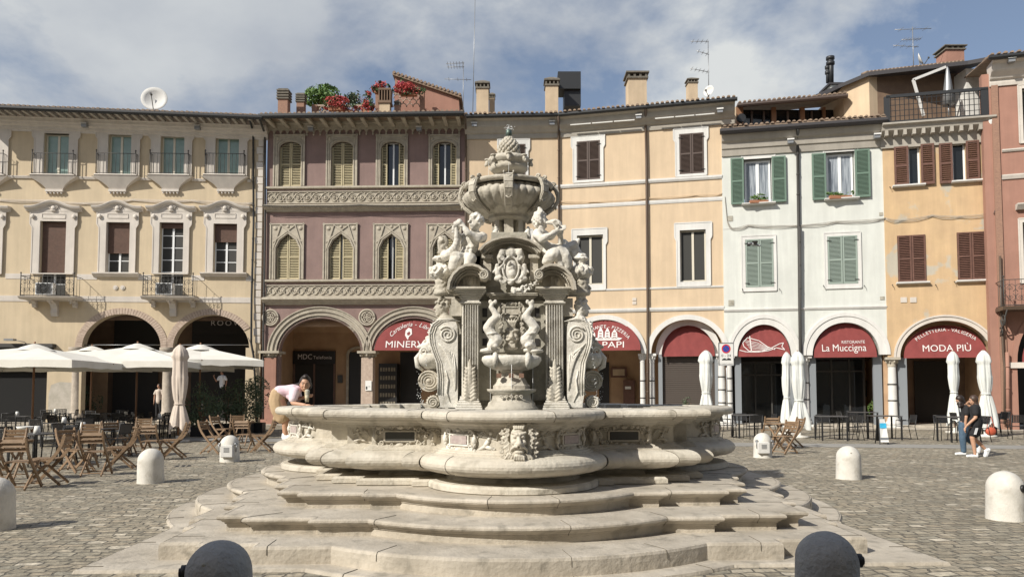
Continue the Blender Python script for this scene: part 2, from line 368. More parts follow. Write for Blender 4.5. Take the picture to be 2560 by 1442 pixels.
def frame(f, root, u0, z0, u1, z1, d=.16, m='whiteframe', pane='glass', mull=1, bars=0, fw=.06, name='frame', dp=None):
    fr = MB()
    f.bx(fr, u0, z0, u0+fw, z1, d, d+.06); f.bx(fr, u1-fw, z0, u1, z1, d, d+.06); f.bx(fr, u0+fw, z1-fw, u1-fw, z1, d+.002, d+.06); f.bx(fr, u0+fw, z0, u1-fw, z0+fw*1.3, d+.002, d+.06)
    if mull: c = (u0+u1)/2; f.bx(fr, c-fw*.8, z0+fw, c+fw*.8, z1-fw, d-.01, d+.06)
    for b in range(bars): z = z0 + (z1-z0)*(b+1)/(bars+1); f.bx(fr, u0+fw, z-.02, u1-fw, z+.02, d+.012, d+.05)
    o = fr.build(name, m, root)
    pn = MB(); f.bx(pn, u0+fw*.5, z0+fw*.5, u1-fw*.5, z1-fw*.5, d+.03, d+.04); pn.build('pane', pane, o if o.parent and o.parent.parent is None else root)
    return o
def wall(f, outline, holes, thick=.45, name='wall', m='cream', d=0):
    return f.part(lambda b: b.poly(outline, holes, lambda u, z, t: f.pt(u, z, d+t), thick), name, m)
def arch_ring(f, mb, c, zs, r0, r1, d0, d1, a0=0, a1=PI, n=28, rz=1.0):
    o = arc(c, zs, r1, a0, a1, n, r1*rz); i = arc(c, zs, r0, a0, a1, n, r0*rz)
    k = len(o); vs = [f.pt(u, z, d0) for u, z in o] + [f.pt(u, z, d0) for u, z in i] + [f.pt(u, z, d1) for u, z in o] + [f.pt(u, z, d1) for u, z in i]; fs = []
    for j in range(k-1): fs += [(j, j+1, k+j+1, k+j), (j+1, j, 2*k+j, 2*k+j+1), (k+j, k+j+1, 3*k+j+1, 3*k+j)]
    fs += [(0, k, 3*k, 2*k), (k-1, 3*k-1, 4*k-1, 2*k-1)]
    mb.add(vs, fs)
def roof_tiles(f, u0, z0, u1, z1, out_, depth=5, rise=.30, m='roof', nm='roof', spacing=.24, lead=2.0):
    mb = MB(); zz = lambda u: z0 + (z1-z0)*(u-u0)/(u1-u0)
    mb.add([f.pt(u0, z0, -out_), f.pt(u1, z1, -out_), f.pt(u1, z1+depth*rise, depth), f.pt(u0, z0+depth*rise, depth),
            f.pt(u0, z0-.05, -out_), f.pt(u1, z1-.05, -out_), f.pt(u1, z1+depth*rise-.05, depth), f.pt(u0, z0+depth*rise-.05, depth)], [(0, 1, 2, 3), (0, 4, 5, 1), (4, 7, 6, 5), (0, 3, 7, 4), (1, 5, 6, 2), (3, 2, 6, 7)])
    rnd = random.Random(3); n = int((u1-u0)/spacing)
    for i in range(n):
        u = u0 + (i+.5)*(u1-u0)/n; z = zz(u); r = .085 + rnd.uniform(-.008, .008); jj = rnd.uniform(-.04, .04)
        for row in range(3):
            d0 = -out_-.05 + row*.42 + jj; d1 = d0+.5; h = .02 + rnd.uniform(-.01, .012)
            vs = []
            for (d, rr, hh) in ((d0, r, h+.012), (d1, r*.8, h-.012)):
                for k in range(6): t = PI*k/5; vs.append(f.pt(u+math.cos(t)*rr, z + (d+out_)*rise + hh + math.sin(t)*rr, d))
            mb.add(vs, [(k, k+1, k+7, k+6) for k in range(5)] + [(0, 5, 4, 3, 2, 1)])
    return mb.build(nm, m, f.root)
def gutter(f, u0, z0, u1, z1, out_, r=.09, m='gutter', name='gutter'):
    mb = MB(); prof = [(out_, .06), (out_+2*r, .06), (out_+2*r, -r*.5), (out_+r*1.3, -r*1.3), (out_, -r*1.3)]
    f.strip(mb, prof, u0, u1, z0, z1); return mb.build(name, m, f.root)
def pipe(f, pts, r=.055, m='gutter', d=-.12, name='downpipe'):   # pts: (px, py) or (px, py, d)
    q = []
    for p in pts:
        dd = p[2] if len(p) > 2 else d; u, z = f.uz(p[0], p[1], dd); q.append(f.pt(u, max(z, .02), dd))
    mb = MB(); mb.tube(q, r, 8)
    for i in range(len(q)-1):
        if (q[i]-q[i+1]).length > 3:
            for t in (.2, .5, .8): c = q[i].lerp(q[i+1], t); mb.tube([c-V((0, 0, .03)), c+V((0, 0, .03))], r*1.25, 8)
    return mb.build(name, m, f.root)
def cable(f, pts, r=.012, m='gutter', d=-.05, name='wall_cable', n=2):
    rr = random.Random(len(pts)); mb = MB()
    for k in range(n):
        q = []
        for i in range(len(pts)-1):
            (x0, y0), (x1, y1) = pts[i], pts[i+1]
            for j in range(6):
                t = j/6; u, z = f.uz(x0+(x1-x0)*t, y0+(y1-y0)*t, d); q.append(f.pt(u, z - .05*math.sin(PI*t)*(k+1)*.6 - k*.035 + rr.uniform(-.006, .006), d))
        u, z = f.uz(*pts[-1], d); q.append(f.pt(u, z - k*.03, d)); mb.tube(q, r, 5)
    return mb.build(name, m, f.root)
def floodlight(f, px, py, out_=.55):
    u, z = f.uz(px, py, -out_); mb = MB(); f.bx(mb, u-.13, z-.12, u+.13, z+.08, -out_-.12, -out_+.12); f.bx(mb, u-.03, z+.04, u+.03, z+.10, -out_+.12, -out_+.45)
    o = mb.build('floodlight', 'greymetal', f.root)
    c = MB(); vs = [f.pt(u-.16, z+.09, -out_-.16), f.pt(u+.16, z+.09, -out_-.16), f.pt(u+.12, z+.17, -out_+.1), f.pt(u-.12, z+.17, -out_+.1), f.pt(u-.16, z+.02, -out_-.17), f.pt(u+.16, z+.02, -out_-.17)]
    c.add(vs, [(0, 1, 2, 3), (0, 4, 5, 1)]); c.build('lamp_hood', 'white', o)
def column(f, px, ycap, d=.2, r=.22, m='creamtrim', rings=0, capm=None, zb=0, name='column', sq=False, caph=.45):
    u, zc = f.uz(px, ycap, d); c = f.pt(u, 0, d); mb = MB()
    if sq: f.bx(mb, u-r, .25, u+r, zc-caph, d-r, d+r); f.bx(mb, u-r*1.2, zb, u+r*1.2, .25, d-r*1.2, d+r*1.2)
    else:
        mb.lathe([(0, .12), (r*1.55, .12), (r*1.62, .2), (r*1.5, .28), (r*1.25, .32), (r*1.3, .4), (r*1.08, .46), (r, .5), (r*.97, zc*.5), (r*.88, zc-caph)], c, 20)
        f.bx(mb, u-r*1.7, 0, u+r*1.7, .12, d-r*1.7, d+r*1.7)
    o = mb.build(name, m, f.root)
    k = MB(); k.lathe([(r*.9, zc-caph), (r*1.05, zc-caph+.03), (r*.92, zc-caph+.07), (r*1.15, zc-.22), (r*1.45, zc-.12), (r*1.3, zc-.1)], c, 16)
    f.bx(k, u-r*1.6, zc-.12, u+r*1.6, zc, d-r*1.6, d+r*1.6)
    for a in range(8):
        t = a*PI/4; k.ell((c.x+math.cos(t)*r*1.25, c.y+math.sin(t)*r*1.25, zc-.2), (r*.25, r*.25, .09), 6, 5)
    k.build('capital', capm or m, o)
    for i in range(rings):
        z = .5 + (zc-1)*(i+1)/(rings+1); q = MB(); q.lathe([(r*1.0, z-.03), (r*1.07, z-.025), (r*1.07, z+.025), (r*1.0, z+.03)], c, 20); q.build('iron_band', 'iron', o)
    return o
def awning(f, px0, px1, ytop, ybot, yspring, d=-.02, r_shrink=0, bulge=.55, text=None):
    # quarter-dome arched awning hung in the arch, its front sheet slightly slanting out
    u0, _ = f.uz(px0, yspring, 0); u1, _ = f.uz(px1, yspring, 0); xm = (px0+px1)/2
    zt = f.uz(xm, ytop, 0)[1]; zb = f.uz(xm, ybot, 0)[1]; zs = f.uz(xm, yspring, 0)[1]; c = (u0+u1)/2; r = (u1-u0)/2
    def W_(z):
        if z <= zs: return r
        return r*math.sqrt(max(0, 1-((z-zs)/(zt-zs))**2))
    rows = 14; cols = 16; vs = []; fs = []
    def out_at(z): return d - bulge*(1-((z-zb)/(zt-zb)))**1.0
    for i in range(rows+1):
        z = zb + (zt-zb)*(1-(1-i/rows)**1.3) if i < rows else zt
        w = W_(z)*(1 if i < rows else .0)
        for j in range(cols+1):
            u = c + w*(2*j/cols-1); vs.append(f.pt(u, z, out_at(z) + .015*math.sin(j*2.1+i*.4)))
    for i in range(rows):
        for j in range(cols): fs.append((i*(cols+1)+j, i*(cols+1)+j+1, (i+1)*(cols+1)+j+1, (i+1)*(cols+1)+j))
    mb = MB(); mb.add(vs, fs, True)
    # side cheeks
    for sgn, col in ((-1, 0), (1, cols)):
        ws = []; gs = []
        for i in range(rows+1):
            z = zb + (zt-zb)*(1-(1-i/rows)**1.3) if i < rows else zt
            u = c + W_(z)*(1 if i < rows else 0)*sgn; ws += [f.pt(u, z, out_at(z)), f.pt(u, z, .05)]
        for i in range(rows): gs.append((2*i, 2*i+1, 2*i+3, 2*i+2))
        mb.add(ws, gs)
    o = mb.build('awning', 'red', f.root)
    def mp(u, z): return f.pt(u, z, out_at(z)-.022)
    return o, mp, c, zb, zt, zs, r
def arc_text(mb, s, mp, c, zc, r, a_mid, size, spacing=1.0, shear=0):
    # letters placed along an arc (screen of the cloth)
    ws = {'I': .42, 'i': .3, 'l': .3, 't': .4, 'r': .45, ' ': .4, '-': .45, 'M': 1.0, 'W': 1.1}
    tot = sum(ws.get(ch, .78 if ch.isupper() else .6) for ch in s)*size*spacing; x = -tot/2
    for ch in s:
        w = ws.get(ch, .78 if ch.isupper() else .6)*size*spacing; a = a_mid - (x+w/2)/r
        if ch != ' ':
            ca, sa = math.cos(a), math.sin(a)
            text_mb(mb, ch, lambda gx, gy, ca=ca, sa=sa: mp(c + ca*(r+gy) + sa*gx, zc + sa*(r+gy) - ca*gx), size, shear and 0 or 0, font_shear=shear)
        x += w
def chimney(x0, y0, x1, y1, D, parent, kind='tile', m='chim', depth=None):
    # (x0..x1, y0 top, y1 bottom) in photo pixels at distance D
    a = P(x0, y1, D); b = P(x1, y0, D); w = b.x-a.x; h = b.z-a.z; dp = depth or w; mb = MB(); z0 = a.z-1.2; cx = (a.x+b.x)/2; y = D
    def bb(m_, k, za, zb): m_.box((cx-w*k/2, y-dp*k/2, za), (cx+w*k/2, y+dp*k/2, zb))
    if kind == 'stack':                                # stack of flat slabs on top
        bb(mb, .8, z0, b.z-h*.42); o = mb.build('chimney', m, parent); t = MB()
        for i in range(4): z = b.z - h*.42 + i*h*.11; bb(t, 1.0, z, z+h*.06); bb(t, .78, z+h*.06, z+h*.11)
        t.build('chimney_cap', 'chimdark', o)
    elif kind == 'flue':
        bb(mb, .8, z0, b.z-h*.6); o = mb.build('chimney', m, parent); t = MB(); bb(t, 1.0, b.z-h*.6, b.z-h*.5); bb(t, .95, b.z-h*.08, b.z)
        for i in range(5): xx = cx - w*.42 + i*w*.21; t.box((xx-w*.04, y-dp*.45, b.z-h*.5), (xx+w*.04, y+dp*.45, b.z-h*.08))
        t.build('chimney_cap', 'darkwall', o)
    else:
        bb(mb, .86, z0, b.z-h*.36); o = mb.build('chimney', m, parent); t = MB(); bb(t, 1.0, b.z-h*.36, b.z-h*.30)
        for i in range(4):
            xx = cx - w*.40 + i*w*.267
            for yy in (-1, 1): t.box((xx-w*.05, y+yy*dp*.42-w*.05, b.z-h*.30), (xx+w*.05, y+yy*dp*.42+w*.05, b.z-h*.18))
        bb(t, .5, b.z-h*.30, b.z-h*.18)
        bb(t, 1.08, b.z-h*.18, b.z-h*.13)
        k = w*.54; vs = [(cx-k, y-k, b.z-h*.13), (cx+k, y-k, b.z-h*.13), (cx+k, y+k, b.z-h*.13), (cx-k, y+k, b.z-h*.13), (cx-k*.25, y-k*.25, b.z), (cx+k*.25, y-k*.25, b.z), (cx+k*.25, y+k*.25, b.z), (cx-k*.25, y+k*.25, b.z)]
        t.add(vs, [(0, 1, 5, 4), (1, 2, 6, 5), (2, 3, 7, 6), (3, 0, 4, 7), (4, 5, 6, 7)]); t.build('chimney_cap', 'chimdark', o)
    return o
def leaves(mb, c, r, n, size=.06, seed=1, shell=.55, flat=0):
    rn = random.Random(seed); c = V(c)
    cl = [V((rn.gauss(0, .5), rn.gauss(0, .5), rn.gauss(0, .5))) for _ in range(max(5, n//70))]
    for i in range(n):
        k = cl[i % len(cl)]; p = k + V((rn.gauss(0, .24), rn.gauss(0, .24), rn.gauss(0, .24)))
        if p.length > 1.15: p *= 1.1/p.length
        q = c + V((p.x*r[0], p.y*r[1], p.z*r[2])); a = V((rn.gauss(0, 1), rn.gauss(0, 1), rn.gauss(0, .7) + flat)).normalized(); b = a.orthogonal().normalized()
        b = Matrix.Rotation(rn.uniform(0, 6.28), 3, a) @ b; w = a.cross(b); s_ = size*rn.uniform(.6, 1.3)
        mb.add([q-b*s_, q-w*s_*.45, q+b*s_, q+w*s_*.45+a*s_*.2], [(0, 1, 2, 3)])
# ------------------------------------------------------------------ cream palazzo (left)
DH = .02
def surround(f, mb, x0, y0, x1, y1, hx0, hy0, hx1, hy1, t=.07, ear=0, top=None, open_=False, bev=True):
    u0, z0, u1, z1 = f.rect(x0, y0, x1, y1); a0, b0, a1, b1 = f.rect(hx0, hy0, hx1, hy1)
    if open_: z0 = b0 = min(z0, b0)
    e = ear
    if e:
        k = (z1-z0)
        out_ = [(u0+e, z0), (u1-e, z0), (u1-e, z1-k*.28), (u1, z1-k*.22), (u1, z1), (u0, z1), (u0, z1-k*.22), (u0+e, z1-k*.28)]
    else: out_ = rectp(u0, z0, u1, z1)
    inn = rectp(a0, b0, a1, b1)
    if abs(b0-z0) < .03: out_ = [(p[0], p[1]-.03 if abs(p[1]-z0) < 1e-6 else p[1]) for p in out_]
    mb.poly(out_, [inn], lambda u, z, tt: f.pt(u, z, -t+tt*(t+.2)), 1, back=False)
    # raised outer fillet
    mb2 = .035
    for (p, q) in ((out_[i], out_[(i+1) % len(out_)]) for i in range(len(out_))):
        mb.bar(f.pt(p[0], p[1], -t), f.pt(q[0], q[1], -t), mb2*1.6, mb2, up=f.N)
    return (u0, z0, u1, z1), (a0, b0, a1, b1)
def sill(f, mb, u0, z, u1, h=.08, out_=.16): f.strip(mb, [(-.1, 0), (out_*.7, 0), (out_, h*.4), (out_, h), (-.1, h)], u0, u1, z)
def railing(f, root, u0, u1, z0, z1, out_, curls=True, bow=0.0, n=9):
    mb = MB(); cs = [f.pt(u0, 0, 0), f.pt(u0, 0, -out_), f.pt(u1, 0, -out_), f.pt(u1, 0, 0)]
    for z in (z0+.05, z1):
        mb.tube([p + V((0, 0, z)) for p in cs], .018, 5)
    for k in range(n+1):
        u = u0 + (u1-u0)*k/n; mb.tube([f.pt(u, z0, -out_), f.pt(u, z1, -out_)], .011, 4)
    for s_ in (u0, u1):
        for d in (out_*.33, out_*.66): mb.tube([f.pt(s_, z0, -d), f.pt(s_, z1, -d)], .011, 4)
        mb.tube([f.pt(s_, z0, -out_), f.pt(s_, z1+.1, -out_)], .024, 6); mb.ell(f.pt(s_, z1+.15, -out_), .045, 6, 5)
    if curls:
        h = z1-z0; st = (u1-u0)/(n//2)
        for k in range(n//2):
            c = u0 + st*(k+.5)
            for sg in (-1, 1):
                mb.spiral(f.pt(c+sg*st*.12, z0+h*.70, -out_-.012), f.U*sg, V((0, 0, 1)), h*.17, 1.5, .012, 14, a0=-1.2, n_=4)
                mb.spiral(f.pt(c+sg*st*.14, z0+h*.32, -out_-.012), f.U*sg, V((0, 0, -1)), h*.15, 1.5, .012, 14, a0=-1.2, n_=4)
    return mb.build('railing', 'iron', root)
def door_dark(f, name, u0, z0, u1, z1, d, m='dark', parent=None):
    return f.part(lambda b: f.bx(b, u0, z0, u1, z1, d, d+.05), name, m, parent)
def portico(f, u0, u1, ztop, depth=4.2, m='inner', ends=(1, 1), holes=[], name='portico_wall'):
    def fn(b):
        b.poly([(u0, 0), (u1, 0), (u1, ztop), (u0, ztop)], holes, lambda u, z, t: f.pt(u, z, depth+t*.3), 1, back=False)
    f.part(fn, name, m)
    def ce(b):
        # shallow barrel ceiling running along the arcade
        vs = []; k = 8
        for uu in (u0, u1):
            for i in range(k+1): t = PI*i/k; vs.append(f.pt(uu, ztop-.9 + .9*math.sin(t), .45 + (depth-.45)*(1-math.cos(t))/2))
        b.add(vs, [(i, i+1, i+k+2, i+k+1) for i in range(k)], True)
        if ends[0]: f.bx(b, u0-.2, 0, u0, ztop, .3, depth)
        if ends[1]: f.bx(b, u1, 0, u1+.2, ztop, .3, depth)
    f.part(ce, 'portico_ceiling', m)
    f.part(lambda b: f.bx(b, u0, 0, u1, .12, .1, depth), 'portico_floor', 'step')
# ---- build
c0 = P(-110, YH, 38.1)
cream = thing('cream_palazzo', (c0.x, c0.y, 0), 'cream plastered palazzo at the left with iron balconies and curved window pediments', 'building')
f = Fac(cream, -110, 38.05, 656, 39.0)
zt = f.uz(320, 308)[1]; zlow = f.uz(320, 866)[1]
ups = [((-52, 0), (-80, 28), 334), ((110.5, 173), (82, 201), 334.6), ((271, 329), (241, 356), 336), ((402, 461.5), (374, 486), 338.6), ((539, 598), (510.5, 624), 342)]
los = [((-66, -3), (-92, 14), 552, 694), ((100.5, 166), (76, 193), 553.7, 694), ((266, 325), (243, 346), 556.5, 682), ((399, 459), (378, 479), 557, 694), ((534, 593), (511, 615), 560, 685.5)]
holes = [rectp(*f.rect(h[0], y, h[1], 441)) for h, s_, y in ups] + [rectp(*f.rect(h[0], y, h[1], y1 if y1 < 690 else 738)) for h, s_, y, y1 in los]
# arches
A1 = (f.uz(206, 860)[0], f.uz(402, 860)[0]); A2 = (f.uz(433, 860)[0], f.uz(623, 860)[0]); zs = f.uz(320, 868)[1]
def arch_pts(a, zs): c = (a[0]+a[1])/2; r = (a[1]-a[0])/2; return [(a[1]-0, zs)] and arc(c, zs, r, PI, 0, 22)
def arch_rz(f, cx, ytop, zs): return f.uz(cx, ytop)[1]-zs
rz1 = arch_rz(f, 304, 785, zs); rz2 = arch_rz(f, 528, 787, zs)
def arch_pts(a, zs, rz=None): c = (a[0]+a[1])/2; r = (a[1]-a[0])/2; return arc(c, zs, r, PI, 0, 22, rz)
uR = f.uz(656, 600)[0]; dl = f.uz(-110, 900)[0]; dr = f.uz(117, 960)[0]; dz = f.uz(60, 925)[1]
outline = [(0, 0), (0, zt), (uR, zt), (uR, 0), (A2[1]+.02, 0), (A2[1]+.02, zs)][:4] + [(A2[1], 0)] + list(reversed(arch_pts(A2, zs, rz2))) + list(reversed(arch_pts(A1, zs, rz1))) + [(A1[0], 0), (dr, 0), (dr, dz), (.3, dz), (.3, 0)]
outline = [(p[0], p[1]) for p in outline]
wall(f, outline, holes, .45)
# stained patch of bare render near the left pier
def patch(b):
    pts = [(120, 1040), (122, 985), (128, 962), (150, 954), (178, 956), (186, 975), (187, 1040)]
    b.poly([f.uz(*p) for p in pts], [], lambda u, z, t: f.pt(u, z, -.012), 0)
f.part(patch, 'bare_render_patch', mat('bare_grey_render', (.40, .37, .31), .9, (.50, .46, .40), 4, .5, 20))
for (h, s_, y) in ups:
    mb = MB(); hy1 = 439
    o_, i_ = surround(f, mb, s_[0], y-20, s_[1], hy1, h[0], y, h[1], hy1-.5, .08, ear=.12, open_=True)
    cu = (o_[0]+o_[2])/2; z0 = f.uz((h[0]+h[1])/2, 440)[1]
    w = mb.build('window', 'creamtrim', cream)
    frame(f, w, i_[0], i_[1]-.05, i_[2], i_[3], .2, 'paleframe', 'curtain', 1, 0, .07)
    # bracketed balconette slab
    b = MB(); n = 10; hw = (o_[2]-o_[0])/2-.1
    pr = [(0, 0), (.36, 0), (.40, -.05), (.36, -.12), (0, -.12)]
    f.strip(b, [(0, -.12), (.36, -.12), (.42, -.05), (.38, 0), (0, 0)], cu-hw, cu+hw, z0)
    for k in range(n):      # swept underside
        t0, t1 = k/n, (k+1)/n
        for t, nn in ((t0, t1),):
            w0 = hw*(1-t0)**1.6*.75 + .42; w1 = hw*(1-t1)**1.6*.75 + .42
            za, zb = z0-.12-.62*t0, z0-.12-.62*t1; oa, ob = .32*(1-t0)+.08, .32*(1-t1)+.08
            b.add([f.pt(cu-w0, za, 0), f.pt(cu-w0, za, -oa), f.pt(cu+w0, za, -oa), f.pt(cu+w0, za, 0), f.pt(cu-w1, zb, 0), f.pt(cu-w1, zb, -ob), f.pt(cu+w1, zb, -ob), f.pt(cu+w1, zb, 0)],
                  [(0, 1, 5, 4), (1, 2, 6, 5), (2, 3, 7, 6), (4, 5, 6, 7)], False)
    f.bx(b, cu-.44, z0-.86, cu+.44, z0-.74, -.16, 0)
    for k in range(5): b.ell(f.pt(cu-.36+k*.18, z0-.92, -.08), (.06, .06, .07), 6, 5)
    bo = b.build('balconette', 'creamtrim', cream)
    railing(f, bo, cu-hw+.08, cu+hw-.08, z0, z0+1.08, .36, False, n=10)
for k, (h, s_, y, y1) in enumerate(los):
    mb = MB(); bal = y1 > 690
    o_, i_ = surround(f, mb, s_[0], 527, s_[1], 683, h[0], y, h[1], 682.5, .09, ear=.12, open_=True)
    cu = (o_[0]+o_[2])/2; hw = (o_[2]-o_[0])/2
    # hood: curved pediment
    zc = f.uz((h[0]+h[1])/2, 528)[1]; hh = hw+.22
    def crv(u): t = abs(u)/hh; return .12 + .30*(max(0, math.cos(min(1, t*1.25)*PI/1.0)*.5+.5))
    n = 24; prof = [(.0, -.16), (.14, -.13), (.16, -.06), (.28, -.02), (.32, .06), (.32, .10), (0, .12)]; vs = []
    for i in range(n+1):
        u = -hh + 2*hh*i/n
        for (o1, q) in prof: vs.append(f.pt(cu+u, zc+crv(u)+q, -o1))
    m_ = len(prof); mb.add(vs, [(i*m_+j, (i+1)*m_+j, (i+1)*m_+j+1, i*m_+j+1) for i in range(n) for j in range(m_-1)] + [tuple(range(m_)), tuple(range(n*m_+m_-1, n*m_-1, -1))])
    mb.poly([(cu-hh+.1, zc-.06)] + [(cu-hh+.1+(2*hh-.2)*i/16, zc-.02+crv(-hh+.1+(2*hh-.2)*i/16)) for i in range(17)] + [(cu+hh-.1, zc-.06)], [], lambda u, z, t: f.pt(u, z, -.10+t*.1), 1, back=False)
    mb.ell(f.pt(cu, zc+.12, -.16), (.13, .08, .13), 8, 6); mb.ell(f.pt(cu, zc+.0, -.15), (.16, .06, .05), 8, 5)
    for sg in (-1, 1):
        mb.ell(f.pt(cu+sg*(hw-.14), zc-.30, -.16), (.11, .05, .12), 8, 6); mb.spiral(f.pt(cu+sg*.14, zc+.14, -.15), f.U*sg, V((0, 0, 1)), .1, 1.4, .025, 12)
    a_, b_ = zc-.38, zc-.16
    for p, q in (((cu-hw*.5, a_), (cu+hw*.5, a_)), ((cu+hw*.5, a_), (cu+hw*.5, b_)), ((cu+hw*.5, b_), (cu-hw*.5, b_)), ((cu-hw*.5, b_), (cu-hw*.5, a_))):
        mb.bar(f.pt(*p, -.10), f.pt(*q, -.10), .03, .03, up=f.N)
    w = mb.build('window', 'creamtrim', cream)
    zb = f.uz((h[0]+h[1])/2, y1 if not bal else 740)[1]
    bl = [0, 1.0, .6, .1, .36][k] if k else .7
    ztop = i_[3]; frame(f, w, i_[0], zb, i_[2], ztop, .24, 'whiteframe', 'mesh', 1, 3 if not bal else 5, .06)
    if bl:
        zc_ = ztop - (ztop-i_[1])*bl; q = MB(); f.bx(q, i_[0]+.01, zc_, i_[2]-.01, ztop, .16, .2); ns = int((ztop-zc_)/.055)
        for j in range(ns): zz = zc_+(j+.5)*(ztop-zc_)/ns; q.bar(f.pt(i_[0]+.01, zz, .15), f.pt(i_[2]-.01, zz, .15), .035, .025, up=f.N)
        q.build('roller_blind', 'blind', w)
    if not bal:
        q = MB(); zq = f.uz((h[0]+h[1])/2, 692)[1]; f.strip(q, [(0, -.02), (.06, -.02), (.26, .14), (.26, .2), (0, .2)], o_[0]-.12, o_[2]+.12, zq); q.build('sill', 'creamtrim', w)
for (x0, x1, sx0, sx1, y0, yb) in ((52, 185, 48, 193, 682, 739), (358, 482.5, 355, 486, 682, 739)):
    out_ = .85; u0 = f.uz(x0, 700, -out_)[0]; u1 = f.uz(x1, 700, -out_)[0]; zz = f.uz((x0+x1)/2, 740, -out_)[1]; b = MB()
    f.strip(b, [(0, -.14), (out_*.9, -.14), (out_+.05, -.06), (out_+.08, 0), (0, 0)], u0-.1, u1+.1, zz)
    c = (u0+u1)/2
    for du, w_, h_ in ((0, .32, .95), (-1.0, .2, .5), (1.0, .2, .5)):
        prof = [(0, -h_), (.12, -h_), (.2, -h_*.8), (.16, -h_*.6), (.3, -h_*.35), (out_*.7, -.22), (out_*.75, -.14), (0, -.14)]
        f.strip(b, prof, c+du-w_/2, c+du+w_/2, zz)
        b.spiral(f.pt(c+du, zz-.3, -out_*.62), f.N, V((0, 0, 1)), .1, 1.2, .03, 12)
    o = b.build('balcony', 'creamtrim', cream)
    railing(f, o, u0, u1, zz, zz+1.02, out_, True, n=12)
    q = MB(); f.bx(q, c-.75, zz+.12, c+.1, zz+.72, -.55, -.2); ac = q.build('air_conditioner', 'whiteframe', o)
    g = MB()
    for i in range(12): g.bar(f.pt(c-.7, zz+.17+i*.045, -.56), f.pt(c+.02, zz+.17+i*.045, -.56), .014, .02)
    g.lathe([(.1, 0), (.22, .01), (.24, 0)], (0, 0, 0), 12); g.v[-36:] = [f.pt(c-.35 + (p.x), zz+.42 + p.y, -.57) for p in g.v[-36:]]
    g.build('fan_grille', 'black', ac)
b = MB()
for (ya, yb, o1) in ((443, 449, .10), (684.5, 697.5, .03), (739, 753, .04)):
    z1, z0 = f.uz(320, ya+2)[1], f.uz(320, yb+2)[1]
    if o1 == .03:
        segs = [(0, f.uz(-92, 690)[0])] + [(f.uz(los[i][1][1], 690)[0]+.0, f.uz(los[i+1][1][0], 690)[0]) for i in range(4)] + [(f.uz(615, 690)[0], f.uz(628, 690)[0])]
    elif o1 == .10:
        segs = [(f.uz(ups[i][1][1], 445)[0]-.1, f.uz(ups[i+1][1][0], 445)[0]+.1) for i in range(4)] + [(f.uz(624, 445)[0]-.1, f.uz(628, 445)[0])]
    else: segs = [(0, f.uz(628, 745)[0])]
    for a, c in segs: f.strip(b, [(0, z0-z1), (o1*.6, z0-z1), (o1, -.03), (o1, 0), (0, 0)], a, c, z1)
b.build('string_course', 'creamtrim', cream)
# cornice, gutter, roof
def cornice(f, x0, x1, ytop0, ytop1, h, out_, m='cornice', prof=None, name='cornice'):
    u0, z0 = f.uz(x0, ytop0, -out_); u1, z1 = f.uz(x1, ytop1, -out_); b = MB()
    prof = prof or [(0, -h), (.06, -h), (.09, -h*.9), (.09, -h*.75), (.16, -h*.66), (out_*.45, -h*.42), (out_*.5, -h*.36), (out_*.55, -h*.2), (out_*.85, -h*.12), (out_*.9, -.05), (out_*.9, 0), (-.3, 0)]
    f.strip(b, prof, u0, u1, z0, z1); b.build(name, m, f.root); return u0, z0, u1, z1
u0, z0, u1, z1 = cornice(f, -110, 652, 268, 297, .62, 1.5, 'creamtrim', [(0, -.62), (.06, -.62), (.09, -.52), (.16, -.50), (.18, -.38), (.34, -.32), (.38, -.22), (.46, -.20), (.50, -.05), (.56, -.03), (.56, 0), (-.3, 0)])
b = MB()
for i in range(36):
    t = (i+.5)/36; u = u0+(u1-u0)*t; z = z0+(z1-z0)*t; f.bx(b, u-.07, z-.02, u+.07, z+.1, -1.47, -.5)
b.build('eave_rafter', 'cornice', cream)
roof_tiles(f, u0, z0+.12, u1+.1, z1+.12, 1.56); gutter(f, u0, z0+.06, u1+.1, z1+.06, 1.5, .09)
for x in (212, 494): floodlight(f, x, 313 + (x-212)*.02, .5)
# quoins
b = MB(); q0, q1 = f.uz(638, 600)[0], f.uz(656, 600)[0]; zq = f.uz(646, 858)[1]; z = zq; i = 0; ztq = f.uz(646, 322)[1]
while z < ztq-.1:
    h = .40; f.bx(b, q0 + (0.0 if i % 2 else .10), z+.02, q1-.02, min(z+h-.02, ztq), -.05, .02); z += h; i += 1
b.build('quoin', 'creamtrim', cream)
pipe(f, [(622, 292, -1.5), (633, 330), (634, 560), (629, 740), (628, 858, -.2), (634, 890), (645, 1059)], .055)
cable(f, [(-20, 497), (120, 500), (210, 507), (330, 498), (480, 500), (560, 503), (632, 507)], .014, 'creamtrim', n=3)
for x in (289, 307):
    u, z = f.uz(x, 719); b = MB(); b.tube([f.pt(u, z, .0), f.pt(u, z, -.04)], .12, 14); b.tube([f.pt(u, z, -.03), f.pt(u, z, -.06)], .06, 10); b.build('wall_vent', 'creamtrim', cream)
b = MB()
for (a, rz_, c) in ((A1, rz1, 304), (A2, rz2, 528)):
    c_ = (a[0]+a[1])/2; r = (a[1]-a[0])/2; k = rz_/r
    n = 46
    for i in range(n):
        t0 = PI*(i+.06)/n; t1 = PI*(i+.94)/n
        if c_ + (r+.38)*math.cos((t0+t1)/2) > uR-.5 : continue
        arch_ring(f, b, c_, zs, r+.003, r+.36, -.035, .02, t0, t1, 1, k)
b.build('brick_arch', 'brickpale', cream)
piers = [(188, 38), (417, 32)]
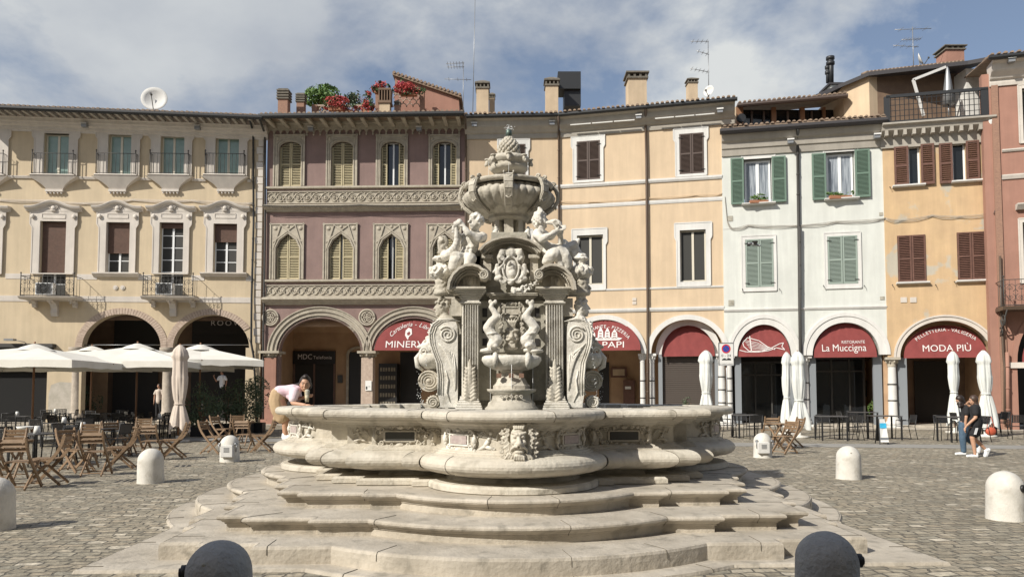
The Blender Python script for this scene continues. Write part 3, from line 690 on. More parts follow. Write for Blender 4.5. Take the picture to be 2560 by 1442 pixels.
for (x, w) in piers:
    u, _ = f.uz(x, 950); q = MB()
    c = f.pt(u, 0, .22); q.lathe([(0, 0), (.48, 0), (.5, .3), (.36, .5), (.30, .7), (.28, zs-.5), (.36, zs-.4), (.36, zs-.25), (.46, zs-.2), (.46, zs)], c, 16); q.build('column', mat('weathered_column', (.38, .33, .27), .9, (.5, .44, .37), 4, .6, 15), cream)
uL = 0; portico(f, 0.3, uR-.1, 6.3, 4.5, 'darkwall', (1, 1))  # darker plaster carries the arcade's shade in its colour
b = MB(); f.bx(b, uR-.75, 0, uR, zs, -.01, .45); b.build('pier', 'cream', cream)
# shopfront behind the arches
d = 4.3
def rb(x0, y0, x1, y1, d): return f.rect(x0, y0, x1, y1, d)
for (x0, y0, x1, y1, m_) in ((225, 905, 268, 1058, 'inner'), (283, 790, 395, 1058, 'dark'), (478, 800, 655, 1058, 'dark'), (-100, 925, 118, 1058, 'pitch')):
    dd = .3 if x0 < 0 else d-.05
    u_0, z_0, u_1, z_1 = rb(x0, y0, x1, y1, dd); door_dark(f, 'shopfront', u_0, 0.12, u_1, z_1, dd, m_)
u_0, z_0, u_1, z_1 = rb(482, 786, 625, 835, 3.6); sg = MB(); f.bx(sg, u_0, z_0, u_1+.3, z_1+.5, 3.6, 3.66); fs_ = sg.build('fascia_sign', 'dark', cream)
t = MB(); a, zz = f.uz(565, 808, 3.58); text_mb(t, 'ROOVI', lambda x, y: f.pt(a+x, zz+y, 3.58), .42, 0, width=1.65, space=1.3); t.build('lettering', 'letter', fs_)
# box awning over the left shop window
u_0, z1_ = f.uz(-110, 858, -.3); u_1, z0_ = f.uz(132, 868, -.3); b = MB(); f.bx(b, u_0+.3, z0_, u_1, z1_, -.35, -.0); aw = b.build('awning_box', 'iron', cream)
t = MB(); a, zz = f.uz(20, 871, -.36); f.bx(t, u_0+.3, z0_-.5, u_1-.1, z0_, -.12, -.02); sb_ = t.build('fascia_board', 'plaque', aw); t = MB(); text_mb(t, 'ATE', lambda x, y: f.pt(a-.02+x, z0_-.3+y, -.13), .34, width=1.05, space=1.2); t.build('lettering', 'creamtrim', sb_)
b = MB(); a, zz = f.uz(24, 849, -.6); f.bx(b, a-.2, zz-.05, a+.25, zz+.05, -.75, -.45); b.tube([f.pt(a+.2, zz, -.6), f.pt(a+.6, zz-.1, -.4), f.pt(a+.8, zz-.4, 0)], .02, 5); b.build('wall_lamp', 'greymetal', cream)
for xa in (206, 433): pass
b = MB(); p1 = f.uz(206, 862, .2); p2 = f.uz(402, 862, .2); b.tube([f.pt(*p1, .2), f.pt(*p2, .2)], .02, 5); p1 = f.uz(433, 862, .2); p2 = f.uz(623, 862, .2); b.tube([f.pt(*p1, .2), f.pt(*p2, .2)], .02, 5); b.build('tie_rod', 'greymetal', cream)
b = MB(); u_, z_ = f.uz(640, 882, 0); b.tube([f.pt(f.uz(625, 845)[0], f.uz(625, 845)[1], -.3), f.pt(u_, z_, -.3)], .02, 5); b.build('bracket', 'iron', cream)

# ------------------------------------------------------------------ maroon palazzo
c0 = P(658, YH, 39.0)
maroon = thing('maroon_palazzo', (c0.x, c0.y, 0), 'maroon palazzo with carved friezes, louvred arched windows and a roof garden', 'building')
f = Fac(maroon, 658, 39.0, 1164, 38.65); fm = f; w_ = f.w
zt = f.uz(900, 318)[1]; zs = f.uz(900, 880)[1]
up = [((686, 761.5), (699, 753)), ((817.6, 892.5), (829, 883)), ((942, 1018), (953, 1011)), ((1073.5, 1148), (1082, 1141))]
lw = [((677, 759), (691, 749)), ((810, 892.5), (823, 883)), ((935, 1018.6), (949, 1009)), ((1068, 1152), (1083, 1141))]
hu = [archp(*f.rect(h[0], 355, h[1], 466), 'round') for s_, h in up]; hl = [archp(*f.rect(h[0], 585.6, h[1], 698), 'point') for s_, h in lw]
Am = [(f.uz(697, 877)[0], f.uz(902, 877)[0]), (f.uz(936, 877)[0], f.uz(1130, 877)[0])]; rzm = [arch_rz(f, 800, 795, zs), arch_rz(f, 1034, 795, zs)]
outline = [(0, 0), (0, zt), (w_, zt), (w_, 0), (Am[1][1], 0)] + list(reversed(arch_pts(Am[1], zs, rzm[1]))) + list(reversed(arch_pts(Am[0], zs, rzm[0]))) + [(Am[0][0], 0)]
wall(f, outline, hu + hl, .45, m='maroon')
for row, (ws, hs, yt, yb, kind) in enumerate(((up, hu, 339, 466, 'round'), (lw, hl, 561, 698, 'point'))):
    for k, ((s_, h), hp) in enumerate(zip(ws, hs)):
        u0, z0, u1, z1 = f.rect(s_[0], yt, s_[1], yb); a0, b0, a1, b1 = f.rect(h[0], 355 if row == 0 else 585.6, h[1], yb)
        mb = MB(); hp2 = [(p[0], p[1]-.01 if i < 2 else p[1]) for i, p in enumerate(hp)]
        mb.poly([(u0, z0-.05), (u1, z0-.05), (u1, z1), (u0, z1)], [[(p[0], max(p[1], z0-.03)) for p in hp2]], lambda u, z, t: f.pt(u, z, -.06+t*.3), 1, back=False)
        # raised fillets: outer frame and arch moulding
        for t_ in (.03, ):
            for p, q in (((u0, z0), (u0, z1+.06)), ((u1, z0), (u1, z1+.06)), ((u0-.06, z1), (u1+.06, z1))): mb.bar(f.pt(*p, -.08), f.pt(*q, -.08), .07, .05, up=f.N)
        cu = (a0+a1)/2; ce = (b0+b1)/2
        for sc, dd in ((.05, -.09), (.14, -.08)):
            pts = []
            for (u, z) in hp[1:] + [hp[0]]:
                du = u-cu; pts.append((cu + du + math.copysign(sc, du) if abs(du) > .02 else u, z + (sc*1.1 if z > b0+.5*(b1-b0) else 0)))
            for p, q in zip(pts[:-1], pts[1:]):
                if (V(p)-V(q)).length < 3: mb.bar(f.pt(*p, dd), f.pt(*q, dd), .05, .045, up=f.N)
        if kind == 'point':
            for sg in (-1, 1):
                mb.bar(f.pt(cu-sg*(u1-u0)*.22, z1-.05, -.085), f.pt(cu+sg*(u1-u0)*.46, z1-(u1-u0)*.55, -.085), .05, .04, up=f.N)
                mb.bar(f.pt(cu+sg*(u1-u0)*.22, z1-.05, -.09), f.pt(cu+sg*(u1-u0)*.46, z1-(u1-u0)*.8, -.09), .05, .04, up=f.N)
                mb.ell(f.pt(cu+sg*(u1-u0)*.38, z1-.22, -.06), (.12, .05, .12), 7, 5)
            mb.ell(f.pt(cu, z1-.13, -.06), (.09, .05, .09), 7, 5)
        else:
            for sg in (-1, 1): mb.ell(f.pt(cu+sg*(u1-u0)*.42, z1-.16, -.06), (.09, .05, .11), 7, 5)
        w = mb.build('window', 'marotrim', maroon)
        opn = (row == 0 and k >= 2) or (row == 1 and k == 2)
        gap = (.0 if not opn else (.29 if row == 0 else .17)); gap = .05 if (row == 1 and k == 1) else gap
        frame(f, w, a0, b0, a1, b1, .24, 'whiteframe', 'glass', 1, 0, .05)
        q = MB(); louvers(f, q, a0+.01, cu-.015-gap, hp, b0, b1, .1, .088); q.build('shutter', 'shutcream', w)
        q = MB(); louvers(f, q, cu+.015+gap, a1-.01, hp, b0, b1, .1, .088); q.build('shutter', 'shutcream', w)
b = MB()
for (ya, yb, o1) in ((466, 472, .14), (699, 705, .16)):
    z1, z0 = f.uz(900, ya)[1], f.uz(900, yb)[1]; f.strip(b, [(0, z0-z1), (o1, z0-z1+.03), (o1, 0), (0, 0)], 0, w_, z1)
for (ya, yb) in ((511, 529.5), (742, 762)):
    z1, z0 = f.uz(900, ya)[1], f.uz(900, yb)[1]; h = z1-z0
    f.strip(b, [(0, -h), (.12, -h*.95), (.14, -h*.8), (.22, -h*.7), (.30, -h*.45), (.38, -h*.38), (.38, -h*.22), (.12, 0), (0, 0)], -.05, w_, z1)
b.build('string_course', 'marotrim', maroon)
b = MB()
for (ya, yb, per, st) in ((477.5, 508.6, .92, 1.0), (711.6, 741.6, .74, 1.1)):
    z1, z0 = f.uz(900, ya)[1], f.uz(900, yb)[1]; h = z1-z0; f.bx(b, .05, z0, w_-.05, z1, -.03, .0)
    f.bx(b, .05, z1-.05, w_-.05, z1, -.09, -.03); f.bx(b, .05, z0, w_-.05, z0+.05, -.09, -.03)
    n = int((w_-.1)/per); zc = (z0+z1)/2
    for sgn in (1, -1):
        pts = []
        for i in range(n*8+1): u = .05+(w_-.1)*i/(n*8); pts.append(f.pt(u, zc + sgn*h*.34*math.sin(2*PI*i/8*.5*2 + (PI/2 if st > 1 else 0)), -.06))
        b.tube(pts, .024, 5)
    for i in range(n*2):
        u = .05+(w_-.1)*(i+.5)/(n*2); s2 = 1 if i % 2 else -1
        b.spiral(f.pt(u, zc-s2*h*.02, -.06), f.U*s2, V((0, 0, s2)), h*.24, 1.3, .028, 12, n_=4); b.ell(f.pt(u, zc, -.06), (.06, .04, .07), 6, 4)
        b.ell(f.pt(u+per*.22, zc-s2*h*.3, -.055), (.06, .03, .04), 5, 4)
b.build('frieze', 'marotrim', maroon)
# eaves frieze with scallops
u0, z0 = f.uz(650, 303, -.3); u1, z1 = f.uz(1163, 297, -.3); b = MB()
zf = f.uz(900, 318)[1]; n = 30
f.strip(b, [(0, -.05), (.1, -.05), (.14, .1), (.3, .14), (.34, .34), (0, .34)], 0, w_, zf)
sc = [(0.02, zf-.04)]
for i in range(n):
    a = .02+(w_-.04)*i/n; c = .02+(w_-.04)*(i+1)/n; m_ = (a+c)/2; sc += [(a, zf-.34), (a+.05, zf-.28)] + arc(m_, zf-.28, (c-a)/2-.05, PI, 0, 6, .14) + [(c-.05, zf-.28)]
sc += [(w_-.02, zf-.34), (w_-.02, zf-.04)]
clean = [p for i, p in enumerate(sc) if i == 0 or (V(p)-V(sc[i-1])).length > 1e-4]
b.poly(list(reversed(clean)), [], lambda u, z, t: f.pt(u, z, -.10+t*.1), 1, back=False)
for i in range(n): u = .02+(w_-.04)*i/n; b.ell(f.pt(u, zf-.38, -.06), (.05, .04, .08), 6, 5)
b.build('eaves_frieze', 'marotrim', maroon)
ur0, zr0 = f.uz(648, 293, -1.5); ur1, zr1 = f.uz(1160, 286, -1.5)
b = MB()
for i in range(15):
    t = (i+.5)/15; u = ur0+(ur1-ur0)*t; z = zr0+(zr1-zr0)*t; f.bx(b, u-.09, z-.1, u+.09, z+.02, -1.42, .1)
b.build('eave_rafter', 'marotrim', maroon)
b = MB(); f.bx(b, ur0, zf+.25, ur1, zf+.34, -.5, .2); b.build('soffit', 'shutbrown', maroon)
roof_tiles(f, ur0, zr0+.12, ur1, zr1+.12, 1.5, depth=7, rise=.12); gutter(f, ur0, zr0+.05, ur1, zr1+.05, 1.48, .1)
for x in (778, 1048): floodlight(f, x, 322, .45)
pipe(f, [(649, 297, -1.45), (662, 335), (663, 560), (661, 700), (658, 858), (658, 1058)], .055, 'iron')
pipe(f, [(1163, 290, -1.4), (1165, 330), (1164, 520), (1160, 880), (1160, 1058)], .05, 'brownpipe')
cable(f, [(655, 513), (760, 514), (900, 512), (1060, 513), (1160, 509)], .014, 'iron', d=-.4, n=2)
# arcade mouldings
for j, (a, rz_) in enumerate(zip(Am, rzm)):
    c_ = (a[0]+a[1])/2; r = (a[1]-a[0])/2; b = MB()
    for (q0, q1, d0, d1) in ((.0, .12, .0, .1), (.12, .20, -.06, .05), (.20, .32, -.02, .05), (.32, .42, -.09, .02), (.42, .54, -.04, .02), (.54, .60, -.10, .02)):
        arch_ring(f, b, c_, zs, r+q0+.001, r+q1, d0, d1, .0, PI, 30, (rz_+q1)/(r+q1))
    b.build('arch_moulding', 'marotrim', maroon)
for (x, y) in ((918, 793.5), (677, 794), (1153, 790)):
    u, z = f.uz(x, y); b = MB(); c = f.pt(u, z, -.04)
    def ringd(b, c, r0, r1): 
        pts = [c + f.U*math.cos(t*PI/12)*r0 + V((0, 0, 1))*math.sin(t*PI/12)*r0 for t in range(25)]; b.tube(pts, r1, 6)
    ringd(b, c, .40, .055); ringd(b, c, .30, .03)
    for k in range(4):
        t = PI/4 + k*PI/2; ringd(b, c + f.U*math.cos(t)*.165 + V((0, 0, 1))*math.sin(t)*.165, .105, .028); b.ell(c + f.U*math.cos(t)*.165 + V((0, 0, 1))*math.sin(t)*.165, (.05, .03, .05), 6, 5)
    b.ell(c, (.05, .04, .05), 6, 5); b.build('rosette', 'marotrim', maroon)
column(f, 921, 878, .2, .30, 'brickpale', 0, 'marotrim', sq=True, caph=.35); column(f, 680, 878, .2, .34, 'terra', 0, 'marotrim', sq=True, caph=.35); column(f, 1146, 878, .2, .3, 'brickpale', 0, 'marotrim', sq=True, caph=.35)
b = MB(); u, z0 = f.uz(921, 976, -.12); u2, z1 = f.uz(921, 951, -.12); f.bx(b, u-.16, z0, u+.16, z1, -.145, -.13); pn = b.build('notice', 'paper', maroon)
b = MB(); f.bx(b, u-.13, z0+.06, u-.05, z0+.22, -.15, -.146); f.bx(b, u, z0+.2, u+.1, z0+.22, -.15, -.146); b.build('notice_print', 'plaque', pn)
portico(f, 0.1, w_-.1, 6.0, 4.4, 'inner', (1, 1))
dd = 4.35
def shop(f, x0, y0, x1, y1, d, m='dark', name='shopfront', fr=None):
    a0, b0, a1, b1 = f.rect(x0, y0, x1, y1, d); o = door_dark(f, name, a0, .12 if y1 > 1040 else b0, a1, b1, d, m)
    if fr:
        q = MB(); zb_ = .12 if y1 > 1040 else b0
        for (p, s2) in (((a0, zb_), (a0+.1, b1)), ((a1-.1, zb_), (a1, b1)), ((a0, b1-.12), (a1, b1)), (((a0+a1)/2-.05, zb_), ((a0+a1)/2+.05, b1-.12)), ((a0, zb_), ((a0+a1)/2, zb_+.5))): f.bx(q, *p, *s2, d-.05, d-.003)
        q.build('door_frame', fr, o)
    return o, a0, b0, a1, b1
o, a0, b0, a1, b1 = shop(f, 733, 877, 838, 1058, dd, 'dark', 'shopfront', 'blind')
b = MB(); f.bx(b, a0, b1-.75, a1, b1, dd-.12, dd-.06); sg = b.build('fascia_sign', 'black', maroon)
t = MB(); u, z = f.uz(762, 892, dd-.14); text_mb(t, 'MDC', lambda x, y: f.pt(u+x, z+y, dd-.13), .42, width=.82)
u2, z2 = f.uz(806, 893.5, dd-.14); text_mb(t, 'Telefonia', lambda x, y: f.pt(u2+x, z2+y, dd-.13), .27, width=1.08, space=1.1); t.build('lettering', 'letter', sg)
o, a0, b0, a1, b1 = shop(f, 872, 880, 903, 1058, dd, 'black', 'arched_door')
q = MB(); c = (a0+a1)/2+.25; r = .75; q.poly(archp(c-r, .12, c+r, b1+.35, 'round'), [archp(c-r+.14, .14, c+r-.14, b1+.2, 'round')], lambda u, z, t: f.pt(u, z, dd-.08+t*.07), 1, back=False); q.build('door_surround', 'marotrim', o)
u, z0, u2, z1 = f.rect(845, 905, 857, 940, dd); q = MB(); f.bx(q, u, z1-1.2, u2, z1-.75, dd-.08, dd); q.build('intercom', 'plaque', maroon)
shop(f, 1000, 880, 1052, 1058, dd, 'black', 'shopfront', None)
o, a0, b0, a1, b1 = shop(f, 946, 908, 992, 1058, dd-.9, 'black', 'vending_machine')
q = MB()
for i in range(6):
    z = b1-.25-i*.48
    for j in range(6): u = a0+.14+j*(a1-a0-.28)/5; f.bx(q, u-.05, z-.2, u+.05, z+.02, dd-.93, dd-.905)
q.build('vending_goods', mat('dim_goods', (.16, .15, .12), .8, (.30, .26, .2), 9), o)
f.part(lambda b: f.bx(b, a0, b0, a1, b1, dd-.89, dd), 'vending_cabinet', 'black')
# red awning with lettering
aw, mp, c, zb, zt_, zs_, r = awning(f, 941, 1128, 801, 877, 872, bulge=.5)
t = MB(); text_mb(t, 'MINERVA', lambda x, y: mp(c+x-.22, zb+.3+y), .5, width=2.35)
arc_text(t, 'Cartoleria - Libreria', mp, c, zs_-.15, 1.42, PI/2+.02, .32, .82, shear=.35)
for pts in ([(-.14, 1.05), (0, 1.2), (.17, 1.12), (.2, .85), (.05, .72), (.0, .55), (-.05, .62), (-.16, .8)],):
    t.poly([(c+p[0]-.25, zb+p[1]) for p in reversed(pts)], [[(c+p[0]-.25, zb+p[1]) for p in ((-.07, .9), (.05, 1.0), (.12, .92), (.08, .8), (-.02, .78))]], lambda u, z, q_: mp(u, z), 0)
t.build('lettering', 'letter', aw)
# roof garden of the maroon palazzo
def bxp(mb, x0, y0, x1, y1, D, dep, zlow=None):
    a = P(x0, y1, D); b_ = P(x1, y0, D); mb.box((a.x, D, a.z if zlow is None else zlow), (b_.x, D+dep, b_.z)); return a, b_
for k in ((695, 227, 726, 288, 40.5), (741, 237, 765, 288, 41.5)): chimney(*k, maroon, 'stack', 'brick')
chimney(947, 226, 980, 288, 40.2, maroon, 'flue', 'chim')
chimney(986, 252, 1002, 290, 40.4, maroon, 'tile', 'brick')
b = MB()
for (x0, x1) in ((779, 792), (938, 955), (1049, 1060)): bxp(b, x0, 262 if x0 < 900 else 226, x1, 292, 42, .5, 12)
bxp(b, 990, 278, 1058, 292, 42, .3, 12)
b.build('terrace_pier', 'brick', maroon)
b = MB()
def fishscale(b, x0, y0, x1, y1, D):
    a = P(x0, y1, D); c = P(x1, y0, D); n = max(2, int((c.x-a.x)/.3)); rws = max(1, int((c.z-a.z)/.2)); w = (c.x-a.x)/n; h = (c.z-a.z)/rws
    for i in range(n):
        for j in range(rws):
            x = a.x+(i+.5+(.5 if j % 2 else 0))*w
            b.tube([(x+math.cos(t*PI/6)*w*.5, D, a.z+j*h+math.sin(t*PI/6)*h*.9) for t in range(7)], .03, 5)
    b.box((a.x, D-.05, c.z), (c.x, D+.1, c.z+.07))
fishscale(b, 792, 266, 940, 286, 42.1); fishscale(b, 984, 236, 1049, 268, 42.1)
b.build('terrace_screen', 'brickpale', maroon)
b = MB(); pts = [P(988, 188, 43), P(1147, 248, 43), P(1149, 290, 43), P(985, 290, 43)]
b.add([pts[0], pts[1], pts[2], pts[3]] + [p+V((0, 3, 0)) for p in pts], [(3, 2, 1, 0), (0, 1, 5, 4), (1, 2, 6, 5), (3, 0, 4, 7), (4, 5, 6, 7)]); b.build('stair_hut_wall', 'terra', maroon)
b = MB(); a, c = P(981, 187, 42.8), P(1154, 245, 42.8); b.add([a, c, c+V((0, 3.4, 0)), a+V((0, 3.4, 0)), a+V((0, 0, .18)), c+V((0, 0, .18)), c+V((0, 3.4, .18)), a+V((0, 3.4, .18))], [(0, 1, 5, 4), (4, 5, 6, 7), (0, 3, 2, 1), (1, 2, 6, 5), (3, 0, 4, 7)])
for i in range(18): t = (i+.5)/18; p = a.lerp(c, t)+V((0, -.05, .17)); b.tube([p, p+V((0, .5, 0))], .09, 6)
b.build('stair_hut_roof', 'roof', maroon)
# ------------------------------------------------------------------ apricot palazzo (two facets)
def simple_window(f, root, tr, h, ytr, yh, trim='white', kind='shut', shut='shutbrown', ear=.1, t=.05, nm='window', opn=0):
    mb = MB(); o_, i_ = surround(f, mb, tr[0], ytr[0], tr[1], ytr[1], h[0], yh[0], h[1], yh[1], t, ear=ear)
    w = mb.build(nm, trim, root); a0, b0, a1, b1 = i_; c = (a0+a1)/2
    if kind == 'shut':
        f.part(lambda b: f.bx(b, a0, b0, a1, b1, .12, .2), 'pane', 'dark', w)
        for (p, q) in ((a0+.01, c-.01), (c+.01, a1-.01)):
            m_ = MB(); louvers(f, m_, p, q, None, b0, b1, -.01 if t < .06 else 0, .062, .07); s_ = m_.build('shutter', shut, w)
        k = MB()
        for zz in (b0+.2, b1-.2): 
            for uu, sg in ((a0, 1), (a1, -1)): k.bar(f.pt(uu-.04*sg, zz, -.075), f.pt(uu+.16*sg, zz, -.075), .03, .015)
        k.build('hinge', 'iron', w)
    else:
        frame(f, w, a0, b0, a1, b1, .14, 'paleframe', 'mesh', 1, 0, .07)
    return w, o_, i_
def hooks(f, root, pts):
    b = MB()
    for (x, y) in pts: u, z = f.uz(x, y); b.tube([f.pt(u, z, 0), f.pt(u, z, -.12), f.pt(u+.02, z-.12, -.14)], .015, 4)
    b.build('shutter_stop', 'iron', root)
def side_wall(f, u, z0, z1, d1, m, d0=-.0, nm='side_wall'):
    f.part(lambda b: f.bx(b, u-.15, z0, u+.0, z1, d0+.46, d1), nm, m)
c0 = P(1164, YH, 38.62)
apr = thing('apricot_palazzo', (c0.x, c0.y, 0), 'apricot plastered palazzo behind the fountain with white window trim and four roof chimneys', 'building')
fa = Fac(apr, 1164, 38.62, 1395, 38.5); fb = Fac(apr, 1395, 38.5, 1813, 36.65)
for f, wins, arches, xr, ycor in (
    (fa, [(1244, 1324, 348, 460, 1262, 1314, 361, 455)], [(1195, 1385)], 1395, 328),
    (fb, [(1428.6, 1512, 340, 455, 1442, 1500.5, 353, 450), (1684, 1770.5, 321, 440, 1698.5, 1760, 334, 435)], [(1420, 1603), (1628, 1812)], 1813, 316)):
    zt = f.uz((f is fb and 1600 or 1280), ycor-6)[1]; zs = f.uz(1510 if f is fb else 1290, 885)[1]; f.zs = zs
    hs = [rectp(*f.rect(w[4], w[6], w[5], w[7])) for w in wins]
    low = [(1254, 1314, 590, 712, 1236, 1332, 574, 726)] if f is fa else [(1443, 1508, 588, 712, 1430, 1518, 572, 725), (1700, 1765, 575, 704, 1687, 1780, 557, 715)]
    hs += [rectp(*f.rect(w[0], w[2], w[1], w[3])) for w in low]
    bites = []; f.arcs = []
    for (x0, x1) in arches:
        a = (f.uz(x0, 860)[0], min(f.uz(x1, 860)[0], f.w-.02)); c = (x0+x1)/2; rz_ = arch_rz(f, c, 799, zs); f.arcs.append((a, rz_)); bites.append(list(reversed(arch_pts(a, zs, rz_))))
    outl = [(0, zs), (0, zt), (f.w, zt), (f.w, zs)]
    for bt in reversed(bites): outl += bt
    cl = []
    for p in outl:
        if not cl or (V(p)-V(cl[-1])).length > 1e-3: cl.append(p)
    if (V(cl[0])-V(cl[-1])).length < 1e-3: cl.pop()
    wall(f, cl, hs, .45, m='yellow')
    for w in wins: simple_window(f, apr, (w[0], w[1]), (w[4], w[5]), (w[2], w[3]), (w[6], w[7]), 'white', 'shut', 'shutbrown', .09)
    for w in low: simple_window(f, apr, (w[4], w[5]), (w[0], w[1]), (w[6], w[7]), (w[2], w[3]), 'white', 'open', ear=.09)
    b = MB(); x0, x1 = (1164, 1395) if f is fa else (1395, 1813)
    for (yl, yr, h, o1) in ((466 if f is fa else 464, 464 if f is fa else 437, 9, .10), (513 if f is fa else 513, 513 if f is fa else 494, 9, .05), (725, 725 if f is fa else 714, 5, .05), (774, 773.5 if f is fa else 766, 9, .09)):
        za = f.uz(x0, yl)[1]; zb = f.uz(x1, yr)[1]; hh = h*.0205
        zm = (za+zb)/2; f.strip(b, [(0, -hh), (o1*.5, -hh), (o1, -hh*.5), (o1, 0), (0, 0)], 0, f.w, zm)
    b.build('string_course', 'white', apr)
    for (a, rz_) in f.arcs:
        c_ = (a[0]+a[1])/2; r = (a[1]-a[0])/2; k = rz_/r; b = MB(); lim = 0 if f is fb else 0
        arch_ring(f, b, c_, zs, r+.002, r+.26, -.09, .05, 0, PI, 30, k); arch_ring(f, b, c_, zs, r-.0, r+.34, -.04, .02, 0, PI, 30, (rz_+.36)/(r+.36)*.999) if f is fa else None
        b.build('arch_moulding', 'white', apr)
prof = lambda h, o: [(0, -h), (.07, -h), (.10, -h*.86), (.10, -h*.76), (.2, -h*.7), (.25, -h*.62), (o*.55, -h*.46), (o*.6, -h*.40), (o*.68, -h*.16), (o*.9, -h*.08), (o*.92, 0), (-.3, 0)]
u0, z0, u1, z1 = cornice(fa, 1160, 1395, 292, 288, .95, .75, 'cornice', prof(.95, .75))
roof_tiles(fa, u0, z0+.08, u1, z1+.08, .85, rise=.2); gutter(fa, u0, z0+.02, u1, z1+.02, .72, .07)
v0, y0, v1, y1 = cornice(fb, 1396, 1838, 288, 249, .95, .75, 'cornice', prof(.95, .75))
roof_tiles(fb, v0, y0+.08, v1+.05, y1+.08, .85, rise=.2); gutter(fb, v0, y0+.02, v1+.1, y1+.02, .72, .07)
for x, y in ((1186, 312), (1380, 308)): floodlight(fa, x, y, .45)
for x, y in ((1597, 292), (1800, 277)): floodlight(fb, x, y, .45)
b = MB()
for (xa, ya, xb, yb) in ((1424, 313, 1588, 300), (1636, 297, 1788, 284)):
    for i in range(3):
        t0, t1 = i/3+.01, (i+1)/3-.01; p = [fb.uz(xa+(xb-xa)*t, ya+(yb-ya)*t, -.5) for t in (t0, t1)]; b.bar(fb.pt(*p[0], -.5), fb.pt(*p[1], -.5), .05, .05)
b.build('strip_light', 'white', apr)
pipe(fb, [(1396, 291, -.78), (1397, 330), (1397, 560), (1398, 700), (1398, 900), (1398, 1055)], .055, 'brownpipe'); pipe(fb, [(1614, 268, -.78), (1614, 310), (1616, 400), (1617, 520), (1618, 640), (1619, 760), (1619, 900), (1620, 1058)], .06, 'brownpipe')
cable(fb, [(1398, 503), (1480, 504), (1614, 495), (1740, 487), (1806, 484)], .014, 'yellow', n=2)
for (x, y) in ((1586, 748), (1586, 757)):
    a, b0, c, d_ = fb.rect(x-5, y-3.5, x+5, y+3.5); fb.part(lambda b: fb.bx(b, a, b0, c, d_, -.03, 0), 'vent_plate', 'creamtrim')
for fx, x in ((fb, 1606), (fb, 1630)): column(fx, x, 884, .22, .13, 'white', 2, 'white')
column(fb, 1803, 884, .22, .17, 'white', 3, 'white'); column(fa, 1190, 884, .22, .2, 'white'); column(fa, 1392, 884, .22, .2, 'white')
# big recessed arch of the closed shop: white jambs and second ring
f = fb
portico(fa, 0.05, fa.w+1.5, 6.0, 4.4, 'inner', (1, 0)); portico(fb, -0.3, fb.w-.05, 6.0, 4.4, 'inner', (0, 1))
def inset(f, xl, xr, ytop, ysp, jamb='steelpillar', ring='white', d=.32):
    a = f.uz(xl, 880)[0]; c2 = f.uz(xr, 880)[0]; zs = f.uz((xl+xr)/2, ysp)[1]; rz_ = arch_rz(f, (xl+xr)/2, ytop, zs); c = (a+c2)/2; r = (c2-a)/2
    b = MB(); arch_ring(f, b, c, zs, r, r+.3, d, d+.15, 0, PI, 26, rz_/r); b.build('inner_arch', ring, f.root)
    b = MB(); f.bx(b, a-.18, .1, a+.02, zs, d, d+.3); f.bx(b, c2-.02, .1, c2+.22, zs, d, d+.3); b.build('jamb', jamb, f.root)
inset(fb, 1654, 1788, 812, 884)
b = MB(); a0, b0, a1, b1 = fb.rect(1652, 888, 1790, 1058, .5); n = 32
for i in range(n): z = .12 + i*(b1-.12)/n; fb.bx(b, a0, z, a1, z+(b1-.12)/n*.8, .5, .56); fb.bx(b, a0, z+(b1-.12)/n*.8, a1, z+(b1-.12)/n, .53, .56)
b.build('roller_shutter', 'roller', apr)
aw, mp, c, zb, zt_, zs_, r = awning(fb, 1654, 1787, 813, 890, 886, d=.42, bulge=.25)
# pizzeria awning
aw, mp, c, zb, zt_, zs_, r = awning(fb, 1425, 1602, 800, 877, 874, d=0, bulge=.4)
t = MB(); text_mb(t, 'TRE PAPI', lambda x, y: mp(c+x-.15, zb+.28+y), .46, width=2.3)
arc_text(t, 'RISTORANTE - PIZZERIA', mp, c, zs_-.35, 1.52, PI/2-.02, .24, .82)
for (x, w, h) in ((-.62, .34, .5), (-.2, .3, .66), (.14, .28, .62), (.5, .32, .52)):
    pts = [(c+x-w/2, zb+.58), (c+x+w/2, zb+.58), (c+x+w*.42, zb+.58+h*.6), (c+x, zb+.58+h), (c+x-w*.42, zb+.58+h*.6)]
    hol = [[(c+x-w*.22, zb+.66+h*.1*j*2.0), (c+x-w*.22, zb+.66+h*.1*j*2.0+.05), (c+x+w*.22, zb+.66+h*.1*j*2.0+.05), (c+x+w*.22, zb+.66+h*.1*j*2.0)] for j in range(3)]
    t.poly(pts, hol, lambda u, z, q: mp(u, z), 0)
t.poly([(c-.9, zb+.52), (c+.75, zb+.52), (c+.9, zb+.62), (c+.6, zb+.68), (c-.6, zb+.66), (c-.85, zb+.6)], [], lambda u, z, q: mp(u, z), 0)
t.build('lettering', 'letter', aw)
d = 4.3
shop(fb, 1498, 905, 1523, 1058, d, 'black', 'shopfront')
a0, b0, a1, b1 = fb.rect(1527, 918, 1567, 943, d); q = MB(); fb.bx(q, a0, b0, a1, b1, d-.06, d); o = q.build('poster_frame', 'shutred', apr); q = MB(); fb.bx(q, a0+.12, b0+.1, a1-.12, b1-.1, d-.07, d-.062); q.build('poster', 'chim', o)
a0, b0, a1, b1 = fb.rect(1560, 950, 1588, 1000, d); q = MB(); fb.bx(q, a0, .12, a1, b1, d-.5, d); o = q.build('cabinet', 'shutred', apr)
q = MB(); fb.bx(q, a0+.1, b1-.5, a1-.2, b1-.35, d-.52, d-.502); q.build('cabinet_label', 'paper', o)
a0, b0, a1, b1 = fb.rect(1494, 878, 1516, 905, d); t = MB(); u, z = (a0+a1)/2, (b0+b1)/2; text_mb(t, 'PAPI', lambda x, y: fb.pt(u+x, z+y, d-.03), .35, width=.75); t.build('door_lettering', 'shutred', apr)
